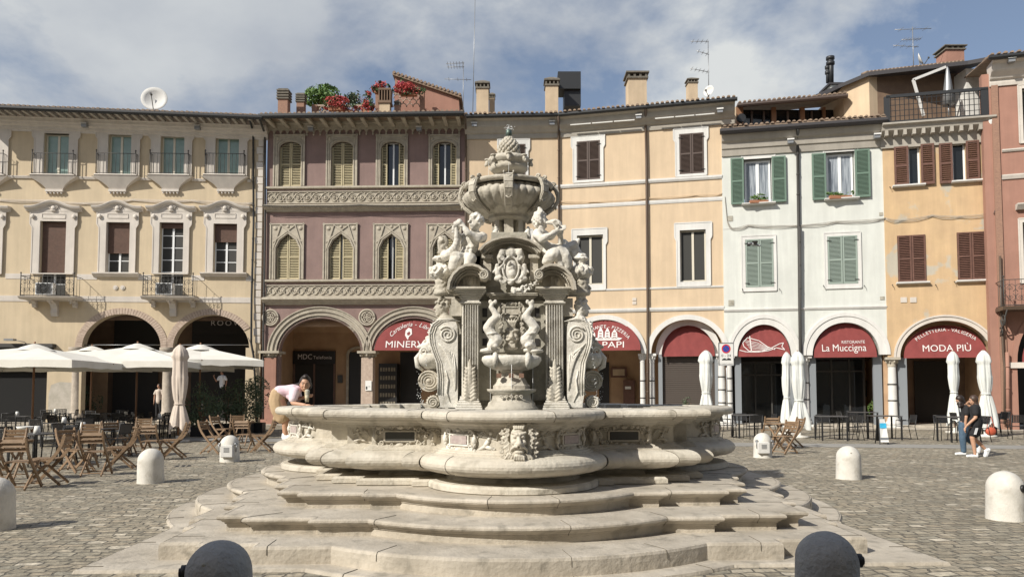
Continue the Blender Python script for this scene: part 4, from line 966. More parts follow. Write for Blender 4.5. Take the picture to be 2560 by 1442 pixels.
sw = MB(); fb.bx(sw, fb.w-.3, f.uz(1800, 345)[1]-1.5, fb.w, zt, .46, 8); sw.build('side_wall', 'yellow', apr)
chimney(1189, 203, 1224, 272, 42, apr, m='chim'); chimney(1222, 233, 1238, 275, 43, apr, m='chim'); chimney(1361, 195, 1397, 268, 41.5, apr); chimney(1564, 180, 1616, 252, 39.8, apr); chimney(1716, 196, 1743, 242, 39, apr)
b = MB(); bxp(b, 1411, 222, 1452, 265, 42, 1.2); bxp(b, 1395, 179, 1452, 222, 41.8, 1.3); fl = b.build('extractor_duct', 'gutter', apr)
for f_, u_, dd in ((fa, 0, 0), (fb, 0, 0)):
    pass
# ------------------------------------------------------------------ mint house
c0 = P(1813, YH, 36.6)
mint = thing('mint_house', (c0.x, c0.y, 0), 'pale mint plastered house with green shutters and a glazed attic loggia', 'building')
f = Fac(mint, 1813, 36.6, 2222, 34.95); fmint = f
zt = f.uz(2000, 345)[1]; zs = f.uz(2016, 888)[1]
HU = [(1859.5, 1930, 397, 509), (2065, 2137.6, 380, 497)]; HL = [(1863.6, 1934, 598, 717.5), (2069, 2144, 590, 709.5)]
arches = [(1843, 1978), (2031, 2199)]; bites = []; arcs = []
for (x0, x1), yt in zip(arches, (811, 806)):
    a = (f.uz(x0, 880)[0], f.uz(x1, 880)[0]); rz_ = arch_rz(f, (x0+x1)/2, yt, zs); arcs.append((a, rz_)); bites.append(list(reversed(arch_pts(a, zs, rz_))))
outl = [(0, zs), (0, zt), (f.w, zt), (f.w, zs)] + bites[1] + bites[0]
wall(f, outl, [rectp(*f.rect(h[0], h[2], h[1], h[3])) for h in HU+HL], .4, m='mint')
for k, h in enumerate(HU):
    mb = MB(); tr = [(1855, 1938, 385, 509), (2060, 2145, 369, 497)][k]; surround(f, mb, tr[0], tr[2], tr[1], tr[3], h[0], h[2], h[1], h[3]-.5, .02, open_=True); w = mb.build('window', 'white', mint)
    a0, b0, a1, b1 = f.rect(h[0], h[2], h[1], h[3]); frame(f, w, a0+.05, b0, a1-.05, b1-.05, .22, 'whiteframe', mat('curtained_pane', (.10, .12, .15), .1, (.42, .46, .50), 5, stretch=(6, 6, .2)), 1, 0, .09)
    s_ = MB(); sill(f, s_, a0-.12, b0-.08, a1+.12, .08, .3); s_.build('sill', 'white', w)
    for (xa, xb, ya, yb) in (((1827, 1859.5, 396, 511), (1930, 1965, 391, 505)), ((2030, 2065, 384, 500), (2137.6, 2175, 374, 493)))[k]:
        u0, z0, u1, z1 = f.rect(xa, ya, xb, yb, -.07); m_ = MB(); louvers(f, m_, u0, u1, None, z0, z1, -.09, .062, .08); m_.build('shutter', 'shutgreen', w)
for k, h in enumerate(HL):
    tr = [(1854, 1940, 589, 727), (2061, 2152, 581, 720)][k]; w, o_, i_ = simple_window(f, mint, tr[:2], h[:2], tr[2:], h[2:], 'white', 'shut', 'shutpale', 0, .04)
hooks(f, mint, [(1855, 722), (1948, 722), (2058, 714), (2160, 714)])
for (x0, x1, y0, y1) in ((1818, 1832, 540, 553), (2198, 2207, 531, 539), (1821, 1835, 750, 764), (2200, 2211, 741, 749)):
    a0, b0, a1, b1 = f.rect(x0, y0, x1, y1); f.part(lambda b: f.bx(b, a0, b0, a1, b1, -.025, 0), 'vent_plate', 'darkstone')
b = MB(); zz = f.uz(2016, 769)[1]; f.strip(b, [(0, -.12), (.03, -.12), (.08, -.03), (.08, 0), (0, 0)], 0, f.w, zz); zz = f.uz(2016, 562)[1]; f.strip(b, [(0, -.03), (.015, -.03), (.015, 0), (0, 0)], 0, f.w, zz); b.build('string_course', 'white', mint)
for (a, rz_) in arcs:
    c_ = (a[0]+a[1])/2; r = (a[1]-a[0])/2; b = MB(); arch_ring(f, b, c_, zs, r+.001, r+.3, -.05, .04, 0, PI, 30, rz_/r); arch_ring(f, b, c_, zs, r+.3, r+.46, -.09, .02, 0, PI, 30, (rz_+.3)/(r+.3)); b.build('arch_moulding', 'white', mint)
h = 1.0; pr = [(0, -h), (.08, -h), (.1, -h*.9), (.14, -h*.7), (.2, -h*.66), (.24, -h*.4), (.36, -h*.32), (.46, -h*.1), (.5, 0), (-.3, 0)]
u0, z0, u1, z1 = cornice(f, 1805, 2214, 334, 306, h, .55, 'cornice', pr)
M['slate'] = mat('dark_lead_eave', (.045, .042, .045), .6)
roof_tiles(f, u0, z0+.25, u1, z1+.25, .7, rise=.22, depth=3.2); gutter(f, u0-.1, z0+.12, u1+.05, z1+.12, .5, .13, 'slate')
for x, y in ((1976, 353), (2192, 340)): floodlight(f, x, y, .4)
pipe(f, [(1994, 322, -.6), (1994, 352), (1996, 520), (1998, 640), (1999, 760), (2001, 900), (2003, 1060)], .07, 'iron', d=-.1)
pipe(f, [(2000, 566), (2001, 760), (2003, 1060)], .04, 'iron', d=-.22)
cable(f, [(1815, 372), (1900, 366), (1976, 353)], .014, 'creamtrim', n=1)
cable(f, [(1812, 490), (1818, 552), (1830, 570), (1870, 562), (1990, 563), (2090, 553), (2214, 545)], .012, 'cornice', n=3)
cable(f, [(2003, 362), (2100, 358), (2192, 340)], .014, 'creamtrim', n=1)
column(f, 1822, 889, .22, .16, 'white', 3, 'white'); column(f, 2012, 889, .3, .17, 'white', 2, 'white')
for (x0, x1, yt) in ((1848, 1972, 818), (2036, 2193, 812)):
    a = f.uz(x0, 880)[0]; c2 = f.uz(x1, 880)[0]; b = MB(); f.bx(b, a-.2, .1, a+.1, zs, .3, .5); f.bx(b, c2-.12, .1, c2+.25, zs, .3, .5); b.build('jamb', 'steelpillar', mint)
portico(f, 0.05, f.w-.05, 5.9, 4.2, 'inner', (1, 1))
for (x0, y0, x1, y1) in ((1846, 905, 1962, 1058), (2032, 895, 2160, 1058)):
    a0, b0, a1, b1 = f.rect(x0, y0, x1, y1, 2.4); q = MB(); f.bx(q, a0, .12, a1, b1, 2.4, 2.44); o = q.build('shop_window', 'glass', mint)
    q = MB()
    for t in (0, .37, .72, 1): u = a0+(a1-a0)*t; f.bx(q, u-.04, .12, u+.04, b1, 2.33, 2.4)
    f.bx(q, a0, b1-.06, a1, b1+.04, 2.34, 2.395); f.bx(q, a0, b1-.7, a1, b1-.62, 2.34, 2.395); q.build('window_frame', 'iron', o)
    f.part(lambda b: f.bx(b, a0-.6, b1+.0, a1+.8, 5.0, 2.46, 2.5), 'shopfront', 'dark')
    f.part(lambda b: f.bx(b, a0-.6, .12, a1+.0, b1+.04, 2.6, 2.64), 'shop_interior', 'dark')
u, z0 = f.uz(2170, 967, 4.1); b = MB(); f.bx(b, u-.1, z0-.5, u+.25, z0+.35, 4.1, 4.18); b.build('picture', 'iron', mint)
# awnings
aw, mp, c, zb, zt_, zs_, r = awning(f, 1846, 1975, 812, 891, 887, d=.25, bulge=.3)
t = MB()
def stroke(pts, w=.035):
    for p, q in zip(pts[:-1], pts[1:]):
        pv, qv = V((p[0], p[1])), V((q[0], q[1])); dd = (qv-pv); n = V((-dd.y, dd.x)).normalized()*w/2; dd = dd.normalized()*w*.3; pv -= dd; qv += dd
        t.add([mp(*(pv-n)), mp(*(qv-n)), mp(*(qv+n)), mp(*(pv+n))], [(0, 1, 2, 3)])
bx0, bz0 = c-.02, zb+.42
hull = [(-.95, .28), (-.72, .52), (-.2, .36), (.2, .05), (.52, -.08)]
stroke([(bx0+a, bz0+b_) for a, b_ in hull]); stroke([(bx0+a, bz0+b_) for a, b_ in [(-.95, .28), (-.92, .1), (-.68, -.14), (-.1, -.16), (.3, -.04), (.75, .2), (.93, .24), (.85, .06), (.98, -.1), (.6, .0), (.2, -.14), (-.3, -.2), (-.8, -.18), (-1.1, -.1)]])
stroke([(bx0-.62, bz0+.58), (bx0-.56, bz0-.14)], .05)
for i in range(6): stroke([(bx0-.9+i*.05, bz0+.40-i*.08), (bx0-.3, bz0+.28-i*.07), (bx0+.25-i*.03, bz0-.0-i*.02)], .02)
t.build('boat_emblem', 'letter', aw)
aw, mp, c, zb, zt_, zs_, r = awning(f, 2035, 2192, 807, 893, 887, d=.25, bulge=.3)
t = MB(); text_mb(t, 'La Muccigna', lambda x, y: mp(c+x-.05, zb+.44+y), .48, width=1.95); text_mb(t, 'RISTORANTE', lambda x, y: mp(c+x+.38, zb+.72+y), .2, width=1.02); t.build('lettering', 'letter', aw)
# attic loggia behind the eaves
b = MB(); D = 39.5
for (x0, x1) in ((1840, 1858), (1930, 1940), (2002, 2012), (2058, 2064)): bxp(b, x0, 268, x1, 325, D, .2)
b.build('loggia_post', 'pole', mint)
b = MB(); bxp(b, 1832, 275, 2110, 330, D+.15, .1, 12); lg = b.build('loggia_glass', 'glass', mint)
b = MB()
for i in range(9): xx = 1850+i*30; bxp(b, xx-2, 278, xx+2, 318, D+.05, .08)
bxp(b, 1832, 312, 2112, 318, D, .1); b.build('loggia_frame', 'shutbrown', lg)
fl = Fac(mint, 1846, 39.6, 2117, 38.4)
b = MB(); p0, q0 = fl.uz(1843, 262, -.4); p1, q1 = fl.uz(2117, 238, -.4)
roof_tiles(fl, p0, q0, p1, q1, .6, rise=.25, depth=3, nm='loggia_roof'); gutter(fl, p0, q0-.1, p1, q1-.1, .55, .09, 'shutbrown')
b = MB(); bxp(b, 1828, 268, 1840, 330, 39, 3, 12); bxp(b, 2100, 250, 2122, 330, 38.9, 3, 12); b.build('side_wall', 'yellow', mint)
b = MB(); a, c_ = P(2072, 292, 39.5), P(2112, 215, 39.5); bxp(b, 2078, 208, 2126, 262, 41, 1.2, 12); b.build('chimney', 'mint', mint); b = MB(); bxp(b, 2073, 206, 2130, 211, 40.9, 1.4); b.build('chimney_cap', 'slate', mint)
for (x, y0, w) in ((2077, 142, 7), (2069, 165, 4)):
    a = P(x, 208, 41.3); t_ = P(x, y0, 41.3); r = w*.022; b = MB(); b.tube([a, t_], r, 10); b.lathe([(r, t_.z-.5), (r*1.5, t_.z-.48), (r*1.5, t_.z-.32), (r*1.1, t_.z-.3), (r*1.1, t_.z-.2), (r*1.5, t_.z-.18), (r*1.5, t_.z-.02), (0, t_.z)], (a.x, a.y, 0), 12); b.build('flue_pipe', 'gutter', mint)
# ------------------------------------------------------------------ orange house
c0 = P(2222, YH, 34.9)
org = thing('orange_house', (c0.x, c0.y, 0), 'patched orange house with brown shutters and a roof terrace above its dentil cornice', 'building')
f = Fac(org, 2222, 34.92, 2484, 33.75); forg = f
zt = f.uz(2350, 325)[1]; zs = f.uz(2365, 892)[1]
a = (f.uz(2250, 880)[0], min(f.uz(2488, 880)[0], f.w-.02)); rz_ = arch_rz(f, 2366, 801, zs)
HU = [(2271, 2301, 365, 462), (2381, 2415, 357, 453)]; HL = [(2244, 2315, 588, 705), (2393, 2466, 580, 700)]
outl = [(0, zs), (0, zt), (f.w, zt), (f.w, zs)] + list(reversed(arch_pts(a, zs, rz_)))
cl = []
for p in outl:
    if not cl or (V(p)-V(cl[-1])).length > 1e-3: cl.append(p)
wall(f, cl, [rectp(*f.rect(h[0], h[2], h[1], h[3])) for h in HU+HL], .4, m='orange')
for k, h in enumerate(HU):
    a0, b0, a1, b1 = f.rect(h[0], h[2], h[1], h[3]); b = MB(); w_h = (2230, 2312, 463) if k == 0 else (2377, 2463, 455)
    s0 = f.uz(w_h[0], w_h[2])[0]; s1 = f.uz(w_h[1], w_h[2])[0]; sill(f, b, s0, b0-.1, s1, .1, .22); w = b.build('window', 'white', org)
    frame(f, w, a0, b0, a1, b1, .16, 'whiteframe', 'glass', 0, 0, .08)
    for (xa, xb, ya, yb) in (((2235.5, 2271, 367, 464), (2302, 2335.6, 360, 461)), ((2348, 2381, 358.6, 459), (2415, 2448, 352, 451)))[k]:
        u0, z0, u1, z1 = f.rect(xa, ya, xb, yb, -.07); m_ = MB(); louvers(f, m_, u0, u1, None, z0, z1, -.09, .1, .08); m_.build('shutter', 'shutred', w)
for k, h in enumerate(HL):
    a0, b0, a1, b1 = f.rect(h[0], h[2], h[1], h[3]); b = MB(); sill(f, b, a0-.1, b0-.1, a1+.1, .1, .2); w = b.build('window', 'white', org)
    f.part(lambda q: f.bx(q, a0, b0, a1, b1, .12, .2), 'pane', 'dark', w); c = (a0+a1)/2
    for (p, q) in ((a0+.01, c-.01), (c+.01, a1-.01)): m_ = MB(); louvers(f, m_, p, q, None, b0, b1, .0, .08, .07); m_.build('shutter', 'shutred', w)
hooks(f, org, [(2230, 712), (2338, 712), (2385, 704), (2474, 704), (2224, 468)])
for x in (2259, 2283):
    a0, b0, a1, b1 = f.rect(x-8, 743, x+8, 756); f.part(lambda b: f.bx(b, a0, b0, a1, b1, -.03, 0), 'vent_plate', 'creamtrim')
b = MB(); c_ = (a[0]+a[1])/2; r = (a[1]-a[0])/2; arch_ring(f, b, c_, zs, r+.001, r+.18, -.03, .04, 0, PI, 30, rz_/r); arch_ring(f, b, c_, zs, r+.18, r+.27, -.07, .02, 0, PI, 30, (rz_+.18)/(r+.18)); b.build('arch_moulding', 'creamtrim', org)
column(f, 2229, 893, .22, .2, 'white', 2, 'marotrim'); column(f, 2486, 893, .22, .2, 'creamtrim', 0, 'creamtrim')
for (x0,) in ((2256,), (2476,)): u = f.uz(x0, 950, .3)[0]; f.part(lambda b: f.bx(b, u-.2, .1, u+.2, zs, .3, .5), 'jamb', 'steelpillar')
portico(f, .05, f.w-.05, 5.8, 4.2, 'inner', (1, 1))
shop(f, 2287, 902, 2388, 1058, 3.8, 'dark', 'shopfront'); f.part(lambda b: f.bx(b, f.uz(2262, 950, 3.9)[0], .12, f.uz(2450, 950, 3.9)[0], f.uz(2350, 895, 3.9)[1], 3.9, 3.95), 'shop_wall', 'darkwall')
aw, mp, c, zb, zt_, zs_, r = awning(f, 2260, 2468, 812, 894, 889, d=.25, bulge=.3)
t = MB(); text_mb(t, 'MODA PIÙ', lambda x, y: mp(c+x+.08, zb+.43+y), .44, width=1.98); arc_text(t, 'PELLETTERIA - VALIGERIA', mp, c+.06, zb-.55, 1.85, PI/2, .215, .80); t.build('lettering', 'letter', aw)
# terrace slab with dentils
u0, z0 = f.uz(2206, 311, -.6); u1, z1 = f.uz(2490, 290, -.6); b = MB()
f.strip(b, [(0, -1.0), (.1, -1.0), (.14, -.5), (.5, -.28), (.55, -.12), (.7, -.05), (.7, .03), (-2, .03), (-2, -.3), (0, -.3)], u0, u1, z0, z1); b.build('terrace_cornice', 'cornice', org)
b = MB()
for i in range(12): t = (i+.5)/12; u = u0+(u1-u0)*t; z = z0+(z1-z0)*t; f.bx(b, u-.07, z-.52, u+.07, z-.28, -.5, -.1)
b.build('dentil', 'cornice', org)
b = MB(); rz0 = z0+.05; p0 = [(f.uz(2215, 243, -.5)), (f.uz(2470, 222, -.5))]
(ua, za), (ub, zb_) = p0
b.bar(f.pt(ua, za, -.5), f.pt(ub, zb_, -.5), .1, .14)
for zoff in (.0,): b.bar(f.pt(ua, z0+.12, -.5), f.pt(ub, z1+.12, -.5), .06, .06)
n = 22
for i in range(n+1):
    t = i/n; u = ua+(ub-ua)*t; b.bar(f.pt(u, z0+(z1-z0)*t+.1, -.5), f.pt(u, za+(zb_-za)*t, -.5), .035, .02)
for k in range(1, 5):
    t = k/5; b.bar(f.pt(ua, z0+.1+(za-z0)*t, -.5), f.pt(ub, z1+.1+(zb_-z1)*t, -.5), .03, .02)
u2, _ = f.uz(2225, 280, -.5); f.bx(b, ua-.1, z0+.05, u2, za, -.55, -.45); u2, _ = f.uz(2452, 260, -.5); f.bx(b, u2, z1+.1, ub, zb_, -.55, -.45)
b.build('terrace_railing', 'gutter', org)
# attic behind the terrace
b = MB(); D = 37.2; bxp(b, 2188, 185, 2440, 300, D, 3, 13); b.build('attic_wall', 'darkwall', org)
b = MB()
pts = [P(2105, 215, 37.4), P(2180, 178, 37.4), P(2195, 190, 36.2), P(2195, 300, 36.2), P(2110, 320, 37.4)]
a_ = P(2108, 217, 38.4); c2 = P(2172, 190, 37.0); e2 = P(2195, 178, 36.0)
b.add([V((a_.x, a_.y, 12)), V((c2.x, c2.y, 12)), c2, a_], [(0, 1, 2, 3)]); e3 = P(2192, 186, 37.2); b.add([V((c2.x, c2.y, 12)), V((e3.x, e3.y, 12)), e3, c2], [(0, 1, 2, 3)]); b.add([V((a_.x, a_.y, 12)), V((a_.x, a_.y+4, 12)), V((a_.x, a_.y+4, a_.z)), a_], [(0, 1, 2, 3)])
b.build('attic_side_wall', 'yellow', org)
b = MB(); q = [P(2096, 212, 38.3), P(2172, 180, 36.7), P(2420, 152, 35.6), P(2484, 140, 35.2)]
for i in range(3):
    p, r_ = q[i], q[i+1]; dz_ = V((0, 0, .32)); bk = V((0, 4.5, 1.0)); b.add([p, r_, r_+bk, p+bk, p+dz_*-.6, r_+dz_*-.6, r_+bk-dz_, p+bk-dz_], [(0, 1, 2, 3), (0, 4, 5, 1), (4, 7, 6, 5), (0, 3, 7, 4), (1, 5, 6, 2), (3, 2, 6, 7)])
b.build('attic_roof', 'slate', org)
b = MB()
for i in range(26):
    t = i/26; p = q[1].lerp(q[2], t) + V((0, .1, .03)); b.tube([p, p+V((0, .6, .14))], .08, 6)
b.build('attic_roof_tiles', 'roof', org)
b = MB(); bxp(b, 2418, 172, 2478, 280, 36.2, 2, 13); b.build('terrace_side_wall', 'white', org)
chimney(2350, 118, 2400, 165, 39, org, m='terra')
pipe(f, [(2476, 300, -.6), (2480, 340), (2484, 560), (2490, 760), (2497, 900), (2502, 930), (2502, 1060)], .07, 'white', d=-.12)
cable(f, [(2214, 545), (2250, 550), (2330, 537), (2400, 540), (2484, 532)], .012, 'cornice', n=3); cable(f, [(2215, 345), (2300, 336), (2440, 325)], .014, 'gutter', n=1)
# ------------------------------------------------------------------ salmon palazzo (right edge)
c0 = P(2486, YH, 33.3)
sal = thing('salmon_palazzo', (c0.x, c0.y, 0), 'salmon plastered palazzo with a brick edge and wrought iron balcony at the right edge', 'building')
f = Fac(sal, 2480, 33.3, 2760, 32.0); fs = f
zt = f.uz(2560, 175)[1]; zs = f.uz(2600, 905)[1]
a = (f.uz(2542, 880)[0], f.uz(2760, 880)[0]-.3); rz_ = 2.2
wn = [(2556, 2600, 220, 350), (2558, 2605, 555, 700)]
outl = [(0, 0), (0, zt), (f.w, zt), (f.w, 0), (a[1], 0)] + list(reversed(arch_pts(a, zs, rz_))) + [(a[0], 0)]
wall(f, outl, [rectp(*f.rect(h[0], h[2], h[1], h[3])) for h in wn], .4, m='terra')
for h in wn: simple_window(f, sal, (h[0]-10, h[1]+10), h[:2], (h[2]-10, h[3]+6), h[2:], 'creamtrim', 'open', ear=0)
b = MB(); u0 = f.uz(2486, 500)[0]; u1 = f.uz(2503, 500)[0]; f.bx(b, u0, 0, u1, zt, -.08, .02); b.build('brick_pilaster', 'brick', sal)
b = MB()
for (y, h, o1) in ((372, .12, .1), (436, .2, .12), (512, .25, .35)):
    zz = f.uz(2540, y)[1]; f.strip(b, [(0, -h), (o1*.5, -h), (o1, -.05), (o1, 0), (0, 0)], f.uz(2504 if y < 500 else 2538, y)[0], f.w, zz)
b.build('string_course', 'creamtrim', sal)
u0, z0, u1, z1 = cornice(f, 2484, 2760, 146, 118, 1.0, .8, 'creamtrim', prof(1.0, .8)); roof_tiles(f, u0-.2, z0+.1, u1, z1+.1, .9, rise=.2); gutter(f, u0-.2, z0+.04, u1, z1+.04, .78, .08)
floodlight(f, 2528, 150, .7)
pipe(f, [(2500, 640), (2504, 800), (2508, 880), (2512, 920), (2512, 1060)], .05, 'brownpipe', d=-.2); pipe(f, [(2518, 880), (2520, 1060)], .08, 'terra', d=-.2)
cable(f, [(2484, 535), (2496, 500), (2502, 440), (2560, 433)], .014, 'iron', n=1)
o_ = 1.1; ub = f.uz(2510, 750, -o_)[0]; zz = f.uz(2530, 765, -o_)[1]; b = MB(); f.strip(b, [(0, -.15), (o_, -.15), (o_+.05, 0), (0, 0)], ub-.05, ub+4.5, zz); o = b.build('balcony', 'brownpipe', sal)
railing(f, o, ub, ub+4.4, zz, zz+1.15, o_, True, n=20)
b = MB()
for uu in (ub+.1, ub+2.2): b.spiral(f.pt(uu, zz-.5, -.55), f.N, V((0, 0, -1)), .36, 1.4, .04, 18); b.spiral(f.pt(uu, zz-1.05, -.2), f.N, V((0, 0, 1)), .25, 1.4, .035, 18); b.tube([f.pt(uu, zz-.15, -o_), f.pt(uu, zz-.9, -.35), f.pt(uu, zz-1.3, 0)], .03, 6)
b.build('balcony_bracket', 'iron', o)
b = MB(); c_ = (a[0]+a[1])/2; r = (a[1]-a[0])/2; arch_ring(f, b, c_, zs, r+.001, r+.2, -.04, .04, 0, PI, 20, rz_/r); b.build('arch_moulding', 'terra', sal)
u = f.uz(2556, 912)[0]; f.part(lambda b: f.bx(b, u-.7, zs-.25, u+.1, zs, -.1, .2), 'impost', 'creamtrim')
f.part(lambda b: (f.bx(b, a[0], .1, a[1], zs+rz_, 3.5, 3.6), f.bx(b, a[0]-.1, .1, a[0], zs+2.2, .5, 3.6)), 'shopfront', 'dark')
aw, mp, c, zb, zt_, zs_, r = awning(f, 2556, 2750, 818, 905, 900, d=.25, bulge=.3)
# ------------------------------------------------------------------ fountain
FX, FY = -.085, 11.35
fo = thing('fountain', (FX, FY, 0), 'large baroque pale stone fountain with carved basin and triton statues on broad steps', 'fountain')
RM = Matrix.Translation((FX, FY, 0)) @ Matrix.Rotation(R(2.4), 4, 'Z') @ Matrix.Translation((-FX, -FY, 0))
def outline(YL, yA, yB, yC, hx, xA, xB, xC, XL, xb, xa, hy, sB, sA, n=14):
    # one quadrant (x>0, front) of the stepped and lobed plan, mirrored to the whole; local coords, front is -y
    def lobe(h, ext, base):                            # circular segment from (0, ext) to (h, base)
        d = ext-base; r = (h*h+d*d)/(2*d) if h > d else None
        if r is None: r = h; return [(h*math.sin(t*PI/2/n), (ext-h)+h*math.cos(t*PI/2/n)) for t in range(n+1)] + ([(h, base)] if base < ext-h-.01 else [])
        a = math.asin(min(1, h/r)); return [(r*math.sin(a*t/n), ext-r+r*math.cos(a*t/n)) for t in range(n+1)]
    q = [(x, -y) for x, y in lobe(hx, YL, yA)] + [(xA, -yA), (xA, -yB), (xB, -yB), (xB, -yC), (xC, -yC)]
    q2 = [(xC, -sB), (xb, -sB), (xb, -sA), (xa, -sA)] + [(y, -x) for x, y in reversed(lobe(hy, XL, xa))]
    q = q + q2
    cl = []
    for p in q:
        if not cl or math.hypot(p[0]-cl[-1][0], p[1]-cl[-1][1]) > .008: cl.append(p)
    full = cl + [(x, -y) for x, y in reversed(cl[:-1])]
    full = full + [(-x, y) for x, y in reversed(full[1:-1])]
    return full
def offset(poly, o):
    n = len(poly); res = []
    for i in range(n):
        a, b, c = V(poly[i-1]), V(poly[i]), V(poly[(i+1) % n]); d1 = (b-a).normalized(); d2 = (c-b).normalized()
        n1 = V((d1.y, -d1.x)); n2 = V((d2.y, -d2.x)); m = n1+n2
        k = m.dot(n1); m = n1 if abs(k) < .2 else m/k
        p = b+m*o; res.append((p.x, p.y))
    return res
def sweep(mb, poly, prof, closed=False):
    n = len(poly); rings = [[(FX+x, FY+y, z) for x, y in offset(poly, o)] for o, z in prof]; vs = [p for r in rings for p in r]
    mb.add(vs, [(i*n+k, i*n+(k+1) % n, (i+1)*n+(k+1) % n, (i+1)*n+k) for i in range(len(prof)-1) for k in range(n)])
def topface(mb, poly, z, hole=None):
    mb.poly(poly, [hole] if hole else [], lambda x, y, t: (FX+x, FY+y, z), 0)
def jit(poly, s, k=.012):
    rn = random.Random(s); return [(x+rn.uniform(-k, k)*0, y) for x, y in poly]
def dense(poly, L=.25):
    r = []
    for i in range(len(poly)):
        a, b = V(poly[i]), V(poly[(i+1) % len(poly)]); m = max(1, int((b-a).length/L))
        for k in range(m): p = a.lerp(b, k/m); r.append((p.x, p.y))
    return r
slab = outline(4.95, 4.30, 4.295, 4.29, 2.0, 2.02, 2.04, 4.10, 4.72, 4.12, 4.14, 2.0, 2.1, 2.05)
s1 = outline(4.73, 4.12, 3.97, 3.88, 1.80, 2.55, 3.12, 3.50, 4.42, 3.60, 3.74, 1.80, 3.05, 2.5)
s2 = outline(4.10, 3.59, 3.47, 3.29, 1.50, 2.04, 2.74, 3.05, 3.95, 3.2, 3.32, 1.50, 2.62, 1.98)
s3 = outline(3.56, 3.00, 2.90, 2.74, 1.27, 1.60, 2.32, 2.58, 3.50, 2.76, 2.9, 1.27, 2.18, 1.55)
def rough(b, amp, sc):                                  # worn, chipped edges
    for i, p in enumerate(b.v):
        k = noise.noise(V(p)*sc); k2 = max(0, noise.noise(V(p)*sc*2.7+V((7, 3, 1)))-.25)
        r_ = V((p.x-FX, p.y-FY, 0)).normalized(); b.v[i] = p + r_*(k*amp - k2*amp*3.5) + V((0, 0, k*amp*.5))
for nm, pl, z0, z1, nose, inn in (('ground_slab', slab, -.05, .035, 0, .3), ('step', s1, .035, .20, 0, .5), ('step', s2, .20, .375, .07, .45), ('step', s3, .375, .55, .07, .35)):
    b = MB(RM); pl = dense(pl, .07)
    if nose:
        prof = [(0, z0-.01), (0, z1-.105), (.015, z1-.10), (.015, z1-.085), (.035, z1-.075), (.045, z1-.06)] + [(.045 + .038*math.cos(t), z1-.03+.03*math.sin(t)) for t in [-PI/2, -.8, -.2, .4, 1.0, PI/2]] + [(.02, z1)]
    else: prof = [(0, z0-.01), (.002, (z0+z1)/2), (0, z1-.03), (-.012, z1-.006), (-.03, z1)]
    sweep(b, pl, prof); rough(b, .0035, 5); b2 = MB(RM); topface(b2, offset(pl, prof[-1][0]-.004), z1-.001); b.v += b2.v; k_ = len(b.v)-len(b2.v); b.f += [tuple(i_+k_ for i_ in f_) for f_ in b2.f]; b.s += b2.s
    o = b.build(nm, 'step', fo)
    # joints between the blocks
    q = MB(RM); off = [offset(pl, o_+.003) for o_, z_ in prof[1:]] + [offset(pl, prof[-1][0]-inn*.6)]; L_ = 0; nxt = .5; rj = random.Random(int(z1*1000))
    for i_ in range(len(pl)):
        a_, c_ = pl[i_-1], pl[i_]; L_ += math.hypot(a_[0]-c_[0], a_[1]-c_[1])
        if L_ > nxt and c_[1] < 1.5:
            nxt = L_ + rj.uniform(.9, 1.7); pts = [(FX+off[k][i_][0], FY+off[k][i_][1], (prof[k+1][1] if k < len(prof)-1 else z1)+.001) for k in range(len(off))]
            q.tube(pts, .0032 if z1 > .1 else .005, 4, cap=False, smooth=False)
    q.build('block_joint', mat('dark_stone_joint', (.13, .115, .09), .9), o)
# basin
bs = outline(3.17, 2.36, 2.22, 2.00, .86, 1.03, 1.70, 2.03, 3.17, 2.28, 2.42, .86, 1.70, 1.03, 16)
bsd = dense(bs, .3)
b = MB(RM); sweep(b, bsd, [(.12, .54), (.16, .56), (.16, .61), (.13, .635), (.02, .64), (-.06, .65), (-.10, .70)]); b.build('basin_plinth', 'stone', fo)
b = MB(RM); prof = [(-.10, .70), (-.02, .71), (.04, .72)] + [(.07+.20*math.cos(t)**.8 if math.cos(t) > 0 else .07, .845+.105*math.sin(t)) for t in [-1.4, -1.1, -.8, -.5, -.2, .1, .4, .7, 1.0, 1.3]] + [(.10, .955)]
sweep(b, bsd, prof); o = b.build('basin_bulge', 'stone', fo)
for i, p in enumerate(o.data.polygons): p.use_smooth = False
b = MB(RM); sweep(b, bsd, [(.10, .955), (.10, .97), (.075, .975), (.07, .99), (.04, .995), (.035, 1.01), (.0, 1.02), (0, 1.225), (.02, 1.23), (.02, 1.25), (.05, 1.255), (.06, 1.28), (.1, 1.30), (.11, 1.325)]); b.build('basin_wall', 'stone', fo)
b = MB(RM); sweep(b, bsd, [(.10, 1.325), (.18, 1.328)] + [(.195+.055*math.cos(t), 1.383+.055*math.sin(t)) for t in [-1.3, -.9, -.5, 0, .5, .9, 1.3]] + [(.18, 1.442), (.08, 1.446), (.05, 1.45), (-.25, 1.45), (-.27, 1.44), (-.27, .9)]); b.build('rim', 'stone', fo)
q = MB(RM); L_ = 0; nxt = .4; rj = random.Random(8)
bpr = [(.07+.203*math.cos(t)**.8, .845+.107*math.sin(t)) for t in [-1.4, -1.1, -.8, -.5, -.2, .1, .4, .7, 1.0, 1.3]]; rpr = [(.195+.058*math.cos(t), 1.383+.058*math.sin(t)) for t in [-1.3, -.9, -.5, 0, .5, .9, 1.3]] + [(.08, 1.449), (-.2, 1.453)]
ob = [offset(bsd, o_) for o_, z_ in bpr]; orr = [offset(bsd, o_) for o_, z_ in rpr]
